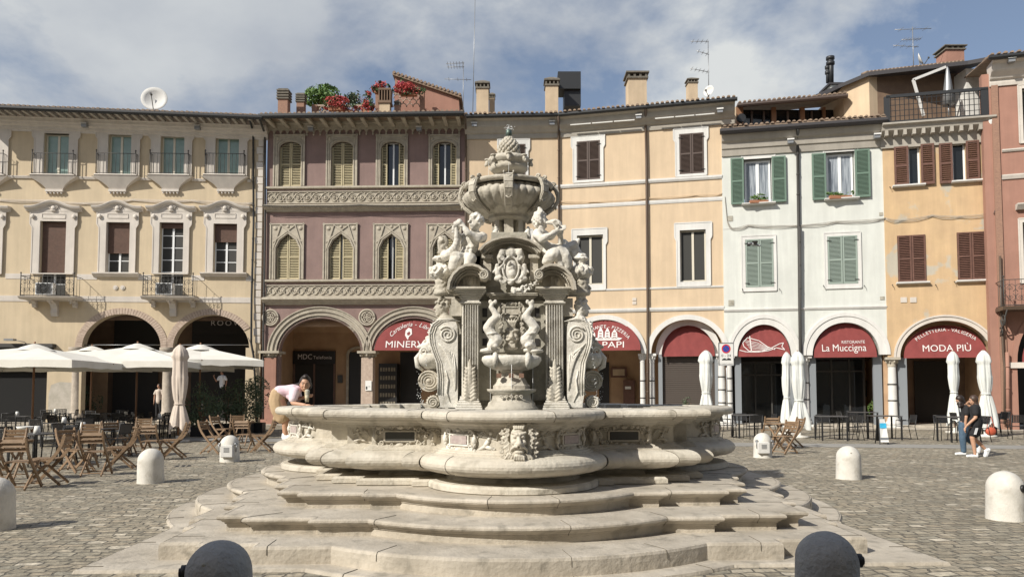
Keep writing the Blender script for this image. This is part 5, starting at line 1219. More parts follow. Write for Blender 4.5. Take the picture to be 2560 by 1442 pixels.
for i_ in range(len(bsd)):
    a_, c_ = bsd[i_-1], bsd[i_]; L_ += math.hypot(a_[0]-c_[0], a_[1]-c_[1])
    if L_ > nxt and c_[1] < 1.5:
        nxt = L_+rj.uniform(.7, 1.3)
        if rj.random() < .8: q.tube([(FX+ob[k][i_][0], FY+ob[k][i_][1], bpr[k][1]) for k in range(len(bpr))], .0035, 4, cap=False)
        q.tube([(FX+orr[k][i_][0], FY+orr[k][i_][1], rpr[k][1]) for k in range(len(rpr))], .0035, 4, cap=False)
q.build('block_joint', MATS['dark_stone_joint'], fo)
b = MB(RM); topface(b, offset(bsd, -.26), 1.27); b.build('water', 'water', fo)
# reliefs on the basin wall -----------------------------------------------------------
def relief_frame(mb, c, u, n, w, h, rnd, plaque=True):
    z = V((0, 0, 1)); c = V(c)
    if plaque:
        for s1_, s2_ in (((-1, -1), (1, -1)), ((1, -1), (1, 1)), ((1, 1), (-1, 1)), ((-1, 1), (-1, -1))):
            mb.bar(c+u*s1_[0]*w*.30+z*s1_[1]*h*.22, c+u*s2_[0]*w*.30+z*s2_[1]*h*.22, .02, .03, up=n)
    for sg in (-1, 1):
        for sz in (-1, 1):
            mb.spiral(c+u*sg*w*.36+z*sz*h*.30, u*sg, z*sz, h*.14, 1.5, .014, 14, n_=5)
            mb.spiral(c+u*sg*w*.16+z*sz*h*.38, u*sg, z*sz, h*.10, 1.3, .013, 12, n_=5)
            mb.tube([c+u*sg*w*.44+z*sz*h*.34, c+u*sg*w*.5+z*sz*h*.15, c+u*sg*w*.42, ], .015, 5)
        mb.ell(c+u*sg*w*.48, (.03, .03, .05), 6, 5)
        for k in range(5): mb.ell(c+u*sg*w*rnd.uniform(.2, .5)+z*rnd.uniform(-.45, .45)*h, (.02, .018, .026), 6, 4)
    mb.ell(c+z*h*.42, (.05, .03, .03), 7, 5); mb.ell(c-z*h*.42, (.06, .03, .03), 7, 5)
def figure_relief(mb, c, u, n, h, sg=1):              # reclining winged figure in low relief
    z = V((0, 0, 1)); c = V(c); k = h
    mb.ell(c+u*sg*k*-.2+z*k*.36, (.028*k*3, .026*k*3, .034*k*3), 8, 6)
    for a, r0, b_, r1 in (((-.2, .28), .05, (-.1, .05), .11), ((-.1, .05), .11, (.05, -.2), .12), ((.05, -.2), .11, (-.35, -.32), .08), ((-.35, -.32), .07, (-.1, -.48), .05), ((-.22, .18), .05, (-.45, .1), .045), ((-.45, .1), .04, (-.5, .34), .035), ((-.08, .2), .05, (.2, .22), .04), ((.2, .22), .04, (.42, .34), .035), ((.05, -.22), .1, (.4, -.38), .06)):
        mb.cap(c+u*sg*a[0]*k+z*a[1]*k, r0*k*.9, c+u*sg*b_[0]*k+z*b_[1]*k, r1*k*.9, 7)
    for j in range(4): mb.tube([c+u*sg*k*-.08+z*k*.18, c+u*sg*k*(.14+.1*j)+z*k*(.42-.06*j), c+u*sg*k*(.34+.06*j)+z*k*(.30-.12*j)], .03*k, 5)
rn = random.Random(5)
fr_ = V((0, -1, 0))
for sg in (-1, 1):
    b = MB(RM); relief_frame(b, (FX+sg*1.36, FY-2.235, 1.12), V((1, 0, 0)), fr_, .62, .26, rn); o = b.build('relief', 'stone', fo)
    q = MB(RM); q.box((FX+sg*1.36-.17, FY-2.255, 1.07), (FX+sg*1.36+.17, FY-2.23, 1.17)); q.build('plaque', 'plaque', o)
    b = MB(RM); figure_relief(b, (FX+sg*1.87, FY-2.01, 1.115), V((1, 0, 0)), fr_, .2, -sg); b.build('relief', 'stone', fo)
    # mask on the narrow panel
    b = MB(RM); c = V((FX+sg*.955, FY-2.37, 1.12)); b.ell(c, (.05, .03, .075), 9, 7); b.ell(c+V((0, -.03, -.005)), (.012, .02, .025), 6, 4)
    for k in range(8): t = k/7*PI; b.spiral(c+V((math.cos(t)*.08, 0, math.sin(t)*.08)), (1, 0, 0), (0, 0, 1), .03, 1, .009, 8, n_=4)
    for k in range(5): b.tube([c+V((0, 0, -.06)), c+V((-.03+.015*k, -.01, -.12))], .008, 4)
    b.build('relief', 'stone', fo)
# cartouches on the front lobe and side lobes
def on_lobe(side, ang, z, o=.0):
    r = .86; cy = 3.15-.86
    if side == 'f': return V((FX+(r+o)*math.sin(ang), FY-cy-(r+o)*math.cos(ang), z)), V((math.cos(ang), math.sin(ang), 0)), V((math.sin(ang), -math.cos(ang), 0))
    s_ = 1 if side == 'r' else -1; cx = 3.17-.86
    return V((FX+s_*(cx+(r+o)*math.cos(ang)), FY-(r+o)*math.sin(ang), z)), V((s_*-math.sin(ang)*-1, math.cos(ang)*-1*-1, 0)), V((s_*math.cos(ang), -math.sin(ang), 0))
M['purple'] = mat('pinkish_marble_inlay', (.36, .29, .28), .7, (.46, .40, .37), 20)
for (sd, an, w, pl) in (('f', -.80, .5, 1), ('f', .80, .5, 1), ('l', .55, .52, 1), ('r', .55, .52, 1)):
    c, u, n = on_lobe(sd, an, 1.12, .012); u = V((-n.y, n.x, 0)); 
    if u.x < 0: u = -u
    b = MB(RM); relief_frame(b, c, u, n, w, .27, rn)
    sgn = 1 if (sd in 'f' and an < 0) or sd == 'l' else -1
    c2, _, n2 = on_lobe(sd, an + (.42*(1 if sd == 'f' else 1))*(sgn if sd == 'f' else 1), 1.11, .02); u2 = V((-n2.y, n2.x, 0))
    if u2.x < 0: u2 = -u2
    figure_relief(b, c2, u2, n2, .26, -sgn)
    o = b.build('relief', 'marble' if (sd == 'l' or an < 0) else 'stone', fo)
    q = MB(RM); q.bar(c+n*.012-u*.11, c+n*.012+u*.11, .10, .012, up=n) if False else None
    z_ = V((0, 0, .045)); q.add([c+n*.02-u*.13-z_, c+n*.02+u*.13-z_, c+n*.02+u*.13+z_, c+n*.02-u*.13+z_, c-u*.13-z_, c+u*.13-z_, c+u*.13+z_, c-u*.13+z_], [(0, 1, 2, 3), (0, 4, 5, 1), (1, 5, 6, 2), (2, 6, 7, 3), (3, 7, 4, 0)])
    q.build('inlay', 'purple', o)
# big lion-like mask in the middle of the front lobe
b = MB(); LD = 8.06; K_ = LD/F*1.08; c0_ = P(1297, 1100, LD)
fx = lambda x, y, d=0: V((c0_.x + x*K_, LD - d*K_, c0_.z - y*K_))          # photo pixels from the mask's centre, d towards us
def el(x, y, d, a, bb, cc, n=9): b.ell(fx(x, y, d), (a*K_, bb*K_, cc*K_), n, 7)
def cp(p, r0, q, r1): b.cap(fx(*p), r0*K_, fx(*q), r1*K_, 8)
el(-2, -4, 4, 18, 16, 30, 14); el(-1, 22, 6, 15, 14, 22, 12)
cp((-1, -12, 18), 3.2, (1, 6, 27), 6); el(-5, 7, 22, 4, 4, 3); el(7, 7, 22, 4, 4, 3)
for sg in (-1, 1):
    cp((sg*3, -14, 20), 4, (sg*15, -18, 14), 3.5); el(sg*9, -9, 18, 5, 4, 3.4); el(sg*11, 4, 14, 6.5, 7, 6.5)
    b.tube([fx(sg*2, 13, 24), fx(sg*10, 13, 22), fx(sg*17, 19, 16), fx(sg*19, 28, 10)], [4.2*K_, 4*K_, 3.2*K_, 1.5*K_], 7)
    for k in range(7):                                   # curls of the mane
        y = -34+k*10.5; b.spiral(fx(sg*(23+3*(k % 2)+(4 if 1 < k < 5 else 0)), y, 6), (sg, 0, 0), (0, 0, 1), 6.5*K_, 1.4, 2.5*K_, 12, n_=6); b.spiral(fx(sg*(35+4*(k % 2)), y+6, 1), (sg, 0, 0), (0, 0, -1), 6*K_, 1.3, 2.2*K_, 12, n_=6)
    b.spiral(fx(sg*17, -46, 6), (sg, 0, 0), (0, 0, 1), 8*K_, 1.6, 2.6*K_, 14, n_=6); cp((sg*24, -40, 3), 3.5, (sg*32, -50, 2), 2)
    for k in range(3): b.tube([fx(sg*(12+5*k), 30, 10), fx(sg*(17+7*k), 41, 9), fx(sg*(13+8*k), 50, 5)], [3.4*K_, 3.4*K_, 1.2*K_], 6)
el(1, 18, 17, 8, 4, 3.4); el(1, 26, 18, 10, 6, 4); el(1, 36, 14, 12, 9, 8)
for k in range(5): b.tube([fx(-9+5*k, 34, 20), fx(-10+5.5*k, 42, 20), fx(-6+4*k, 50, 12)], [3*K_, 3*K_, 1.2*K_], 6)
for k in range(5): b.tube([fx(-8+4*k, -26, 14), fx(-12+6*k, -35, 12), fx(-9+4.5*k, -42, 8)], [4*K_, 3.6*K_, 1.6*K_], 6)
b.box(fx(-14, -46, 2), fx(14, -51, 14)); b.box(fx(-10, -41, 1), fx(10, -46, 11)); el(0, -38, 6, 8, 6, 5)
o = b.build('lion_mask', 'stone', fo); remesh(o, .0058, 1)
# ------------------------------------------------------------------ tower
TF = 10.42                                             # distance of the tower's front plane
def T(px, py, D=TF): return P(px, py, D)
tw = MB()
zb = 1.26
def bt(mb, x0, y0, x1, y1, D0, D1, zlow=None, bev=0):   # block: pixel box at front distance D0 reaching back to D1
    a = P(x0, y1, D0); c = P(x1, y0, D0); mb.box((a.x, D0, zlow if zlow is not None else a.z), (c.x, D1, c.z), bev)
def molding(mb, x0, x1, y, D0, D1, steps):              # stack of (out, height) slabs upward from pixel y
    z = P((x0+x1)/2, y, D0).z; a = P(x0, y, D0).x; c = P(x1, y, D0).x
    for (o, h) in steps: mb.box((a-o, D0-o, z), (c+o, D1+o, z+h), min(.006, h*.3)); z += h
    return z
core = MB()
bt(core, 1196, 735, 1366, 1027, TF+.22, FY*2-TF-.22, zb); bt(core, 1122, 760, 1432, 1027, TF+.5, FY*2-TF-.5, zb)
bt(core, 1180, 625, 1385, 740, TF+.28, FY*2-TF-.3)
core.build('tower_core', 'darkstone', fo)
for (x0, x1) in ((1157, 1194), (1368, 1405)):
    b = MB(); xm = (x0+x1)/2; w = x1-x0
    bt(b, x0-3, 760, x1+3, 1003, TF+.06, TF+.5)
    a = P(x0, 1003, TF); c = P(x1, 762, TF); nfl = 6; ww = (c.x-a.x)/nfl
    for i in range(nfl): xx = a.x+(i+.5)*ww; b.tube([(xx, TF+.055, a.z), (xx, TF+.055, c.z)], ww*.36, 8)
    for i in range(nfl+1): xx = a.x+i*ww; b.box((xx-ww*.12, TF+.01, a.z), (xx+ww*.12, TF+.07, c.z))
    o = b.build('pilaster', 'marble', fo)
    q = MB(); z = P(xm, 1027, TF).z; ax = P(x0-14, 1, TF).x; cx_ = P(x1+14, 1, TF).x
    for (s_, h) in ((0, .05), (.008, .03), (.02, .035), (.04, .03), (.055, .03)): q.box((ax+s_, TF-.10+s_, z), (cx_-s_, TF+.5, z+h), .008); z += h
    q.box((ax+.06, TF-.02, z), (cx_-.06, TF+.5, P(xm, 990, TF).z), .004); q.build('pilaster_base', 'marble', o)
    q = MB(); molding(q, x0-5, x1+5, 762, TF+.02, TF+.5, ((.0, .02), (.02, .02), (-.005, .055), (.015, .02), (.03, .03), (.055, .025), (.075, .02), (.09, .03))); q.build('capital', 'marble', o)
    # acanthus leaf low on the shaft
    q = MB(); zc = P(xm, 990, TF).z; xc = (a.x+c.x)/2; hh = .46
    q.ell((xc, TF+.0, zc+.20), (.085, .035, .24), 12, 9)
    for k in range(9):
        t = k/8; zz = zc-.04+(hh-.06)*t; ln = .112*(1-t*.35)
        for sg in (-1, 1): q.tube([(xc+sg*.012, TF-.03, zz-.03), (xc+sg*ln*.6, TF-.042, zz+.015), (xc+sg*ln, TF-.02, zz+.05)], [.034*(1-t*.4), .036*(1-t*.4), .010], 6)
    q.tube([(xc, TF, zc-.02), (xc, TF-.03, zc+hh*.5), (xc, TF-.035, zc+hh), (xc, TF-.06, zc+hh+.05)], [.05, .04, .03, .012], 7)
    o2 = q.build('acanthus_leaf', 'stone', o); remesh(o2, .0075, 1)
# niche wall with dark slots, plaque, mask, dolphins
b = MB()
for (x0, x1, xs) in ((1194, 1228, 1212), (1334, 1368, 1349)): bt(b, x0, 752, x1, 1000, TF+.16, TF+.3)
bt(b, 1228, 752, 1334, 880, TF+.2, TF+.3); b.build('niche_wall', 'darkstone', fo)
b = MB()
for x in (1212, 1343):
    for (y0, y1) in ((770, 792), (802, 832), (846, 864)):
        a = P(x-6, y1, TF+.14); c = P(x+6, y0, TF+.14); b.box((a.x, TF+.145, a.z), (c.x, TF+.155, c.z), 0)
b.build('wall_slot', 'dark', fo)
b = MB(); molding(b, 1226, 1336, 748, TF+.12, TF+.3, ((0, .02), (.02, .025), (.05, .02), (.06, .02)))
a = P(1250, 790, TF+.1); c = P(1308, 762, TF+.1)
relief_frame(b, ((a.x+c.x)/2, TF+.1, (a.z+c.z)/2), V((1, 0, 0)), fr_, .36, .22, rn); b.box((a.x+.03, TF+.1, a.z+.02), (c.x-.03, TF+.2, c.z-.02), .01)
for k in range(7): x = a.x+(c.x-a.x)*(k+.5)/7; b.ell((x, TF+.1, a.z-.04), (.016, .016, .035), 6, 5)
b.build('inscription_panel', 'carve', fo)
b = MB(); c = P(1279, 838, TF+.1); f2 = lambda x, z, d=0: V((c.x+x*1.15, TF+.12-d, c.z+z*1.15))
b.ell(f2(0, 0, 0), (.105, .09, .15), 14, 10); b.cap(f2(0, .035, .08), .017, f2(0, -.025, .115), .03); b.ell(f2(0, -.025, .105), (.04, .025, .02), 8, 6)
for sg in (-1, 1):
    b.cap(f2(sg*.018, .045, .085), .017, f2(sg*.075, .062, .055), .015); b.ell(f2(sg*.05, -.015, .065), (.034, .034, .034), 8, 6); b.tube([f2(sg*.008, -.045, .10), f2(sg*.045, -.062, .09), f2(sg*.085, -.045, .06), f2(sg*.1, -.02, .04)], [.018, .018, .012, .005], 6)
    b.ell(f2(sg*.04, .018, .075), (.016, .012, .010), 7, 5)
    for k in range(6): z0_ = .13-.055*k; b.spiral(f2(sg*(.118+.012*(k % 2)), z0_, .02), (sg, 0, 0), (0, 0, 1), .034, 1.3, .014, 10, n_=6)
    b.spiral(f2(sg*.04, -.15, .06), (sg, 0, 0), (0, 0, -1), .032, 1.3, .014, 10, n_=6)
b.ell(f2(0, -.085, .085), (.034, .02, .02), 8, 6)
for k in range(4): b.tube([f2(-.03+.02*k, -.10, .07), f2(-.036+.024*k, -.15, .08), f2(-.02+.014*k, -.18, .05)], [.018, .018, .008], 6)
for k in range(5): b.tube([f2(-.03+.015*k, .10, .05), f2(-.05+.025*k, .16, .065), f2(-.075+.0375*k, .20, .04)], [.02, .018, .008], 6)
o = b.build('satyr_mask', 'carve', fo); remesh(o, .0068, 1)
for sg, xc in ((-1, 1232), (1, 1325)):
    b = MB(); pts = []; seq = ((2, 864), (-10, 850), (2, 836), (13, 820), (2, 804), (-11, 792), (-4, 779), (5, 768), (0, 758)); rs = [.075, .085, .075, .068, .066, .058, .044, .034, .026]
    pp = [P(xc-sg*x*-1, y, TF-.06) for x, y in seq]
    for i in range(len(pp)-1): b.cap(pp[i], rs[i], pp[i+1], rs[i+1], 9)
    b.ell(pp[0]+V((-sg*.02, -.03, .01)), (.07, .07, .055), 9, 7); b.ell(pp[0]+V((-sg*.05, -.07, -.01)), (.04, .05, .03), 8, 6)
    for k in (-1, 1): b.ell(pp[-1]+V((k*.035, 0, .02)), (.03, .02, .035), 7, 6)
    b.ell(pp[3]+V((-sg*.05, -.02, 0)), (.04, .02, .05), 7, 6); b.ell(pp[1]+V((sg*.06, -.04, -.02)), (.06, .03, .035), 8, 6); b.ell(pp[5]+V((-sg*.03, -.03, 0)), (.03, .02, .04), 7, 6)
    b.tube([pp[2]+V((-.07, -.05, 0)), pp[2]+V((0, -.085, .01)), pp[2]+V((.07, -.05, .02))], .014, 6)
    for k in (-1, 1): b.ell(pp[0]+V((k*.03-sg*.02, -.075, .03)), .012, 6, 5)
    o = b.build('dolphin', 'marble', fo); remesh(o, .009, 2)
# small lower basin and its pedestal
b = MB(); D = TF-.05
def plathe(mb, cx, D, prof, n=28, rf=None, sx=1, sy=1, **k):  # profile in photo pixels (half width, py)
    c = P(cx, prof[0][1], D); s_ = D/F; mb.lathe([(r*s_, P(cx, y, D).z) for r, y in prof], (c.x, D, 0), n, rf=rf, sx=sx, sy=sy, **k)
def qf(t, z): return 1 + .10*abs(math.cos(2*t))**6
plathe(b, 1279, D, [(0, 1027), (66, 1027), (67, 1020), (60, 1014), (58, 1006), (50, 1000), (47, 985), (60, 978), (62, 972), (0, 972)], 30, sx=1, sy=.8)
b.build('pedestal_base', 'carve', fo)
b = MB(); 
for k in range(5):
    b.spiral((P(1255+k*12, 990, D).x, D-.235, P(1270, 992, D).z), (1 if k % 2 else -1, 0, 0), (0, 0, 1), .028, 1.4, .009, 12, n_=5)
b.build('scroll_band', 'stone', fo)
b = MB(); plathe(b, 1279, D, [(46, 972), (46, 964), (40, 958), (36, 950), (28, 938), (26, 932), (30, 926)], 8, sx=1, sy=.9, smooth=False); b.build('pedestal', 'stone', fo)
q = MB()
for x in (1248, 1278, 1303): a = P(x-6, 945, D); c = P(x+6, 934, D); q.box((a.x, D-.22, a.z), (c.x, D-.19 if x == 1278 else D-.15, c.z), .003)
q.build('inlay', mat('rusty_inlay', (.22, .13, .09), .8), fo)
b = MB(); plathe(b, 1279, D, [(28, 927), (50, 922), (68, 912), (75, 900), (74, 893), (68, 889), (58, 889), (52, 893), (30, 900), (0, 902)], 36, sx=1, sy=.62)
for sg in (-1, 1):
    c = P(1279+sg*40, 900, D); b.tube([c+V((0, -.1, .09)), c+V((0, -.2, .07)), c+V((0, -.25, .0)), c+V((0, -.22, -.07)), c+V((0, -.13, -.13))], [.02, .035, .04, .035, .015], 8)
    c = P(1279+sg*62, 878, D); b.ell(c, (.10, .16, .03), 10, 6); b.tube([P(1279+sg*30, 876, D), P(1279+sg*50, 872, D), P(1279+sg*78, 876, D)], [.02, .04, .015], 7)
b.build('shell_basin', 'marble', fo)
# water trickles
b = MB()
for (x, y0, y1, D_, dx_) in ((1279, 905, 1022, TF-.28, 0), (1332, 868, 1020, TF-.12, 0), (1226, 868, 1015, TF-.12, 0)):
    pts = [P(x+dx_*t, y0+(y1-y0)*t, D_) for t in (0, .3, .6, 1)]; b.tube(pts, .0035, 5)
rr = random.Random(2)
for sg, x0, y0 in ((-1, 1097, 795), (1, 1453, 800)):
    for k in range(46):
        t = rr.random(); x = x0+sg*(8+34*math.sqrt(t)*1.0) + rr.uniform(-2, 2); y = y0+230*t; b.ell(P(x, y, TF+.0), rr.uniform(.004, .0075), 5, 4)
for sg, x0 in ((-1, 1050), (1, 1500)):
    for k in range(34): t = rr.random(); b.ell(P(x0+sg*rr.uniform(-4, 8), 905+115*t, TF+.6), rr.uniform(.004, .007), 5, 4)
b.build('water_drops', mat('white_water', (.8, .82, .82), .2), fo)
# entablature, broken pediments, central arch
for (xa, xb, sc) in ((1118, 1222, 1), (1335, 1440, -1)):
    b = MB()
    bt(b, xa+14, 722, xb-16, 736, TF-.02, TF+.5, bev=.006); bt(b, xa+4, 716, xb-8, 722, TF-.10, TF+.5, bev=.006)
    a = P(xa, 724, TF-.06); c = P(xb, 690, TF-.06); xs = (a.x, c.x); top = P(1, 661, TF-.06).z
    # segmental arch band: many boxes along a curve; inner end curls into a volute
    xL, xR = (xa, xb) if sc == 1 else (xb, xa)
    curve = [(0, 726), (.03, 706), (.12, 686), (.28, 670), (.45, 662), (.62, 661), (.78, 666), (.9, 676), (.97, 688)]
    pts = [P(xL+(xR-xL)*t, y, TF-.06) for t, y in curve]
    def band(r_out, d0, d1, off=0.0):
        vs = []; cen = P(xL+(xR-xL)*.52, 722, TF-.06)
        for p in pts:
            dr = (p-cen).normalized()
            for (rr_, dd) in ((off+r_out, d0), (off, d0), (off, d1), (off+r_out, d1)): q = p-dr*rr_*1.0; vs.append((q.x, dd, q.z))
        b.add(vs, [(i*4+j, i*4+(j+1) % 4, i*4+4+(j+1) % 4, i*4+4+j) for i in range(len(pts)-1) for j in range(4)] + [(0, 1, 2, 3), (len(pts)*4-1, len(pts)*4-2, len(pts)*4-3, len(pts)*4-4)])
    band(.035, TF-.16, TF+.5); band(.03, TF-.11, TF+.5, .035); band(.02, TF-.05, TF+.5, .065); band(.025, TF+.02, TF+.5, .10)
    for i in range(22):
        t = i/22*(len(pts)-1); k = int(t); p = pts[k].lerp(pts[min(k+1, len(pts)-1)], t-k); cen = P(xL+(xR-xL)*.52, 722, TF-.06); q = p-(p-cen).normalized()*.09; b.box((q.x-.008, TF-.08, q.z-.012), (q.x+.008, TF-.03, q.z+.012))
    v = P(xR-sc*12, 690, TF-.06); b.lathe([(.0, 0), (.055, 0), (.065, .02)], (0, 0, 0), 4) if False else None
    b.tube([v+V((0, -.12, 0)), v+V((0, .35, 0))], .062, 16); b.spiral(v+V((0, -.125, 0)), (-sc, 0, 0), (0, 0, 1), .07, 2.2, .016, 26, a0=1.2, n_=6)
    bt(b, min(xL+sc*18, xR-sc*22), 668+14, max(xL+sc*18, xR-sc*22), 722, TF+.12, TF+.5)
    b.build('broken_pediment', 'stone', fo)
for (x0, x1, xc) in ((1157, 1190, 1174), (1377, 1410, 1394)):
    b = MB()
    bt(b, x0, 682, x1, 720, TF+.07, TF+.14, bev=.004); c = P(xc, 703, TF+.06); b.ell(c+V((0, .01, 0)), (.055, .04, .075), 9, 7); b.ell(c+V((0, -.03, -.01)), (.014, .02, .03), 6, 4)
    for sg in (-1, 1): b.spiral(c+V((sg*.055, -.01, .04)), (sg, 0, 0), (0, 0, 1), .03, 1.3, .008, 10, n_=5)
    b.build('mask_panel', 'carve', fo)
b = MB(); D0 = TF+.05; pts = [P(1198+(1355-1198)*t, y, D0) for t, y in ((0, 628), (.08, 614), (.2, 603), (.35, 596), (.5, 593.5), (.65, 596), (.8, 603), (.92, 614), (1, 628))]; cen = P(1276, 690, D0)
for (o0, o1, d0) in ((0, .028, D0-.14), (.028, .055, D0-.08), (.055, .085, D0-.03), (.085, .12, D0+.05), (.12, .36, D0+.12)):
    vs = []
    for p in pts:
        dr = (p-cen).normalized()
        for (rr_, dd) in ((o1, d0), (o0, d0), (o0, 2*FY-TF-.1), (o1, 2*FY-TF-.1)): q = p-dr*rr_; vs.append((q.x, dd, q.z))
    b.add(vs, [(i*4+j, i*4+(j+1) % 4, i*4+4+(j+1) % 4, i*4+4+j) for i in range(len(pts)-1) for j in range(4)] + [(0, 1, 2, 3), (len(pts)*4-1, len(pts)*4-2, len(pts)*4-3, len(pts)*4-4)])
for i in range(34):
    t = i/34*(len(pts)-1); k = int(t); p = pts[k].lerp(pts[min(k+1, len(pts)-1)], t-k); q = p-(p-cen).normalized()*.07; b.box((q.x-.007, D0-.07, q.z-.012), (q.x+.007, D0-.02, q.z+.012))
for (x0, x1) in ((1208, 1228), (1325, 1345)): bt(b, x0, 640, x1, 700, TF+.12, TF+.4, bev=.005); bt(b, x0-4, 636, x1+4, 645, TF+.06, TF+.4, bev=.004)
b.build('arched_pediment', 'stone', fo)
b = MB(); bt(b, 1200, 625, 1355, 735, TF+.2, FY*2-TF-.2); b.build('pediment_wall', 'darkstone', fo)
# coat of arms
b = MB(); c = P(1277, 660, TF+.02); g = lambda x, z, d=0: V((c.x+x*.0056, TF+.10-d, c.z-z*.0056))
b.ell(g(0, 12, 0), (.115, .09, .20), 14, 9)
o_pts = [g(20*math.cos(t*PI/10), 12+31*math.sin(t*PI/10), .085) for t in range(21)]; b.tube(o_pts, .016, 6)
b.ell(g(0, 8, .08), (.05, .03, .05), 8, 6); b.ell(g(4, 22, .08), (.05, .03, .06), 8, 6); b.cap(g(-5, 2, .1), .025, g(-2, -4, .11), .02)
b.ell(g(0, -28, .05), (.085, .07, .085), 10, 7); b.ell(g(0, -40, .04), (.06, .05, .04), 8, 6)
for sg in (-1, 1):
    b.tube([g(sg*6, -36, .05), g(sg*24, -34, .07), g(sg*30, -18, .05), g(sg*26, -4, .03)], [.03, .042, .036, .03], 8); b.ell(g(sg*22, -28, .08), (.05, .04, .06), 8, 6)
    b.ell(g(sg*34, 4, .06), (.034, .03, .036), 8, 6); b.cap(g(sg*34, 10, .05), .04, g(sg*32, 24, .05), .045); b.cap(g(sg*30, 14, .07), .022, g(sg*22, 4, .1), .016); b.cap(g(sg*33, 24, .05), .034, g(sg*26, 34, .08), .026); b.cap(g(sg*36, 12, .05), .024, g(sg*44, 20, .06), .016)
    b.ell(g(sg*32, 36, .05), (.06, .045, .045), 8, 6); b.spiral(g(sg*18, 40, .07), (sg, 0, 0), (0, 0, -1), .05, 1.4, .02, 14); b.spiral(g(sg*22, -14, .09), (sg, 0, 0), (0, 0, 1), .04, 1.4, .018, 14)
b.ell(g(0, 46, .06), (.05, .04, .04), 8, 6)
o = b.build('coat_of_arms', 'marble', fo); remesh(o, .0085, 1)
# fruit garland
b = MB(); p0, p1 = P(1287, 728, TF-.05), P(1345, 702, TF-.05); rr = random.Random(4)
for k in range(46):
    t = k/45; p = p0.lerp(p1, t) + V((0, 0, -.035*math.sin(PI*t))); r = .045*(1-.35*t); b.ell(p+V((rr.uniform(-1, 1)*r, rr.uniform(-.8, .3)*r, rr.uniform(-1, 1)*r)), r*rr.uniform(.38, .6), 7, 5)
b.ell(p0+V((-.01, 0, .01)), .05, 8, 6); o = b.build('garland', 'marble', fo); remesh(o, .008, 0)
# ------------------------------------------------------------------ herms (volute bodies with heads) at the corners
def volute_body(sg, x_mid, D0, D1, mname='stone'):
    # silhouette in photo pixels, mirrored by sg about x_mid
    X = lambda v: x_mid + sg*v
    kk = 1.0 if sg < 0 else .88; sil = [(30, 1010), (35, 985), (34, 945), (38, 905), (48, 880), (55, 858), (57, 832), (50, 812), (34, 800), (10, 797), (-8, 800), (-13, 815), (-14, 840), (-14, 1018), (30, 1018)]; sil = [(x*kk, y) for x, y in sil]
    pp = [P(X(x), y, D0) for x, y in sil]; pl = [(p.x, p.z) for p in pp]
    if sg < 0: pl = list(reversed(pl))
    b = MB(); b.poly(list(reversed(pl)) if geometry.normal([V((x, 0, z)) for x, z in pl]).y > 0 else pl, [], lambda x, z, t: V((x, D0+t, z)), D1-D0)
    # raised border, large spiral, long feather grooves on the flat side
    for off in (0, 1, 2):
        b.tube([P(X(x-6*off), y+1.5*off, D0-.006) for x, y in sil[1:11]], (.013, .007, .005)[off], 6)
    c = P(X(12), 836, D0-.01); b.spiral(c, (sg, 0, 0), (0, 0, 1), .12, 2.6, .016, 44, a0=.6, n_=6)
    for j in range(8): b.tube([P(X(34-5.5*j), 858+j*4, D0-.004), P(X(24-4.6*j), 868+j*8, D0-.012), P(X(6-2*j), 882+j*12, D0-.010), P(X(-4-.6*j), 900+j*11, D0-.003)], [.007, .013, .012, .004], 6)
    b.tube([P(X(16), 925, D0-.004), P(X(10), 950, D0-.010), P(X(14), 980, D0-.010), P(X(4), 1005, D0-.004)], [.006, .014, .014, .006], 6)
    # studded front spine
    mid = (D0+D1)/2
    for x, y in sil[1:9]:
        for dd in (-.08, 0, .08): b.ell(P(X(x+1), y, mid)+V((0, dd, 0)), .014, 6, 4)
    return b.build('volute_herm', 'marble', fo)
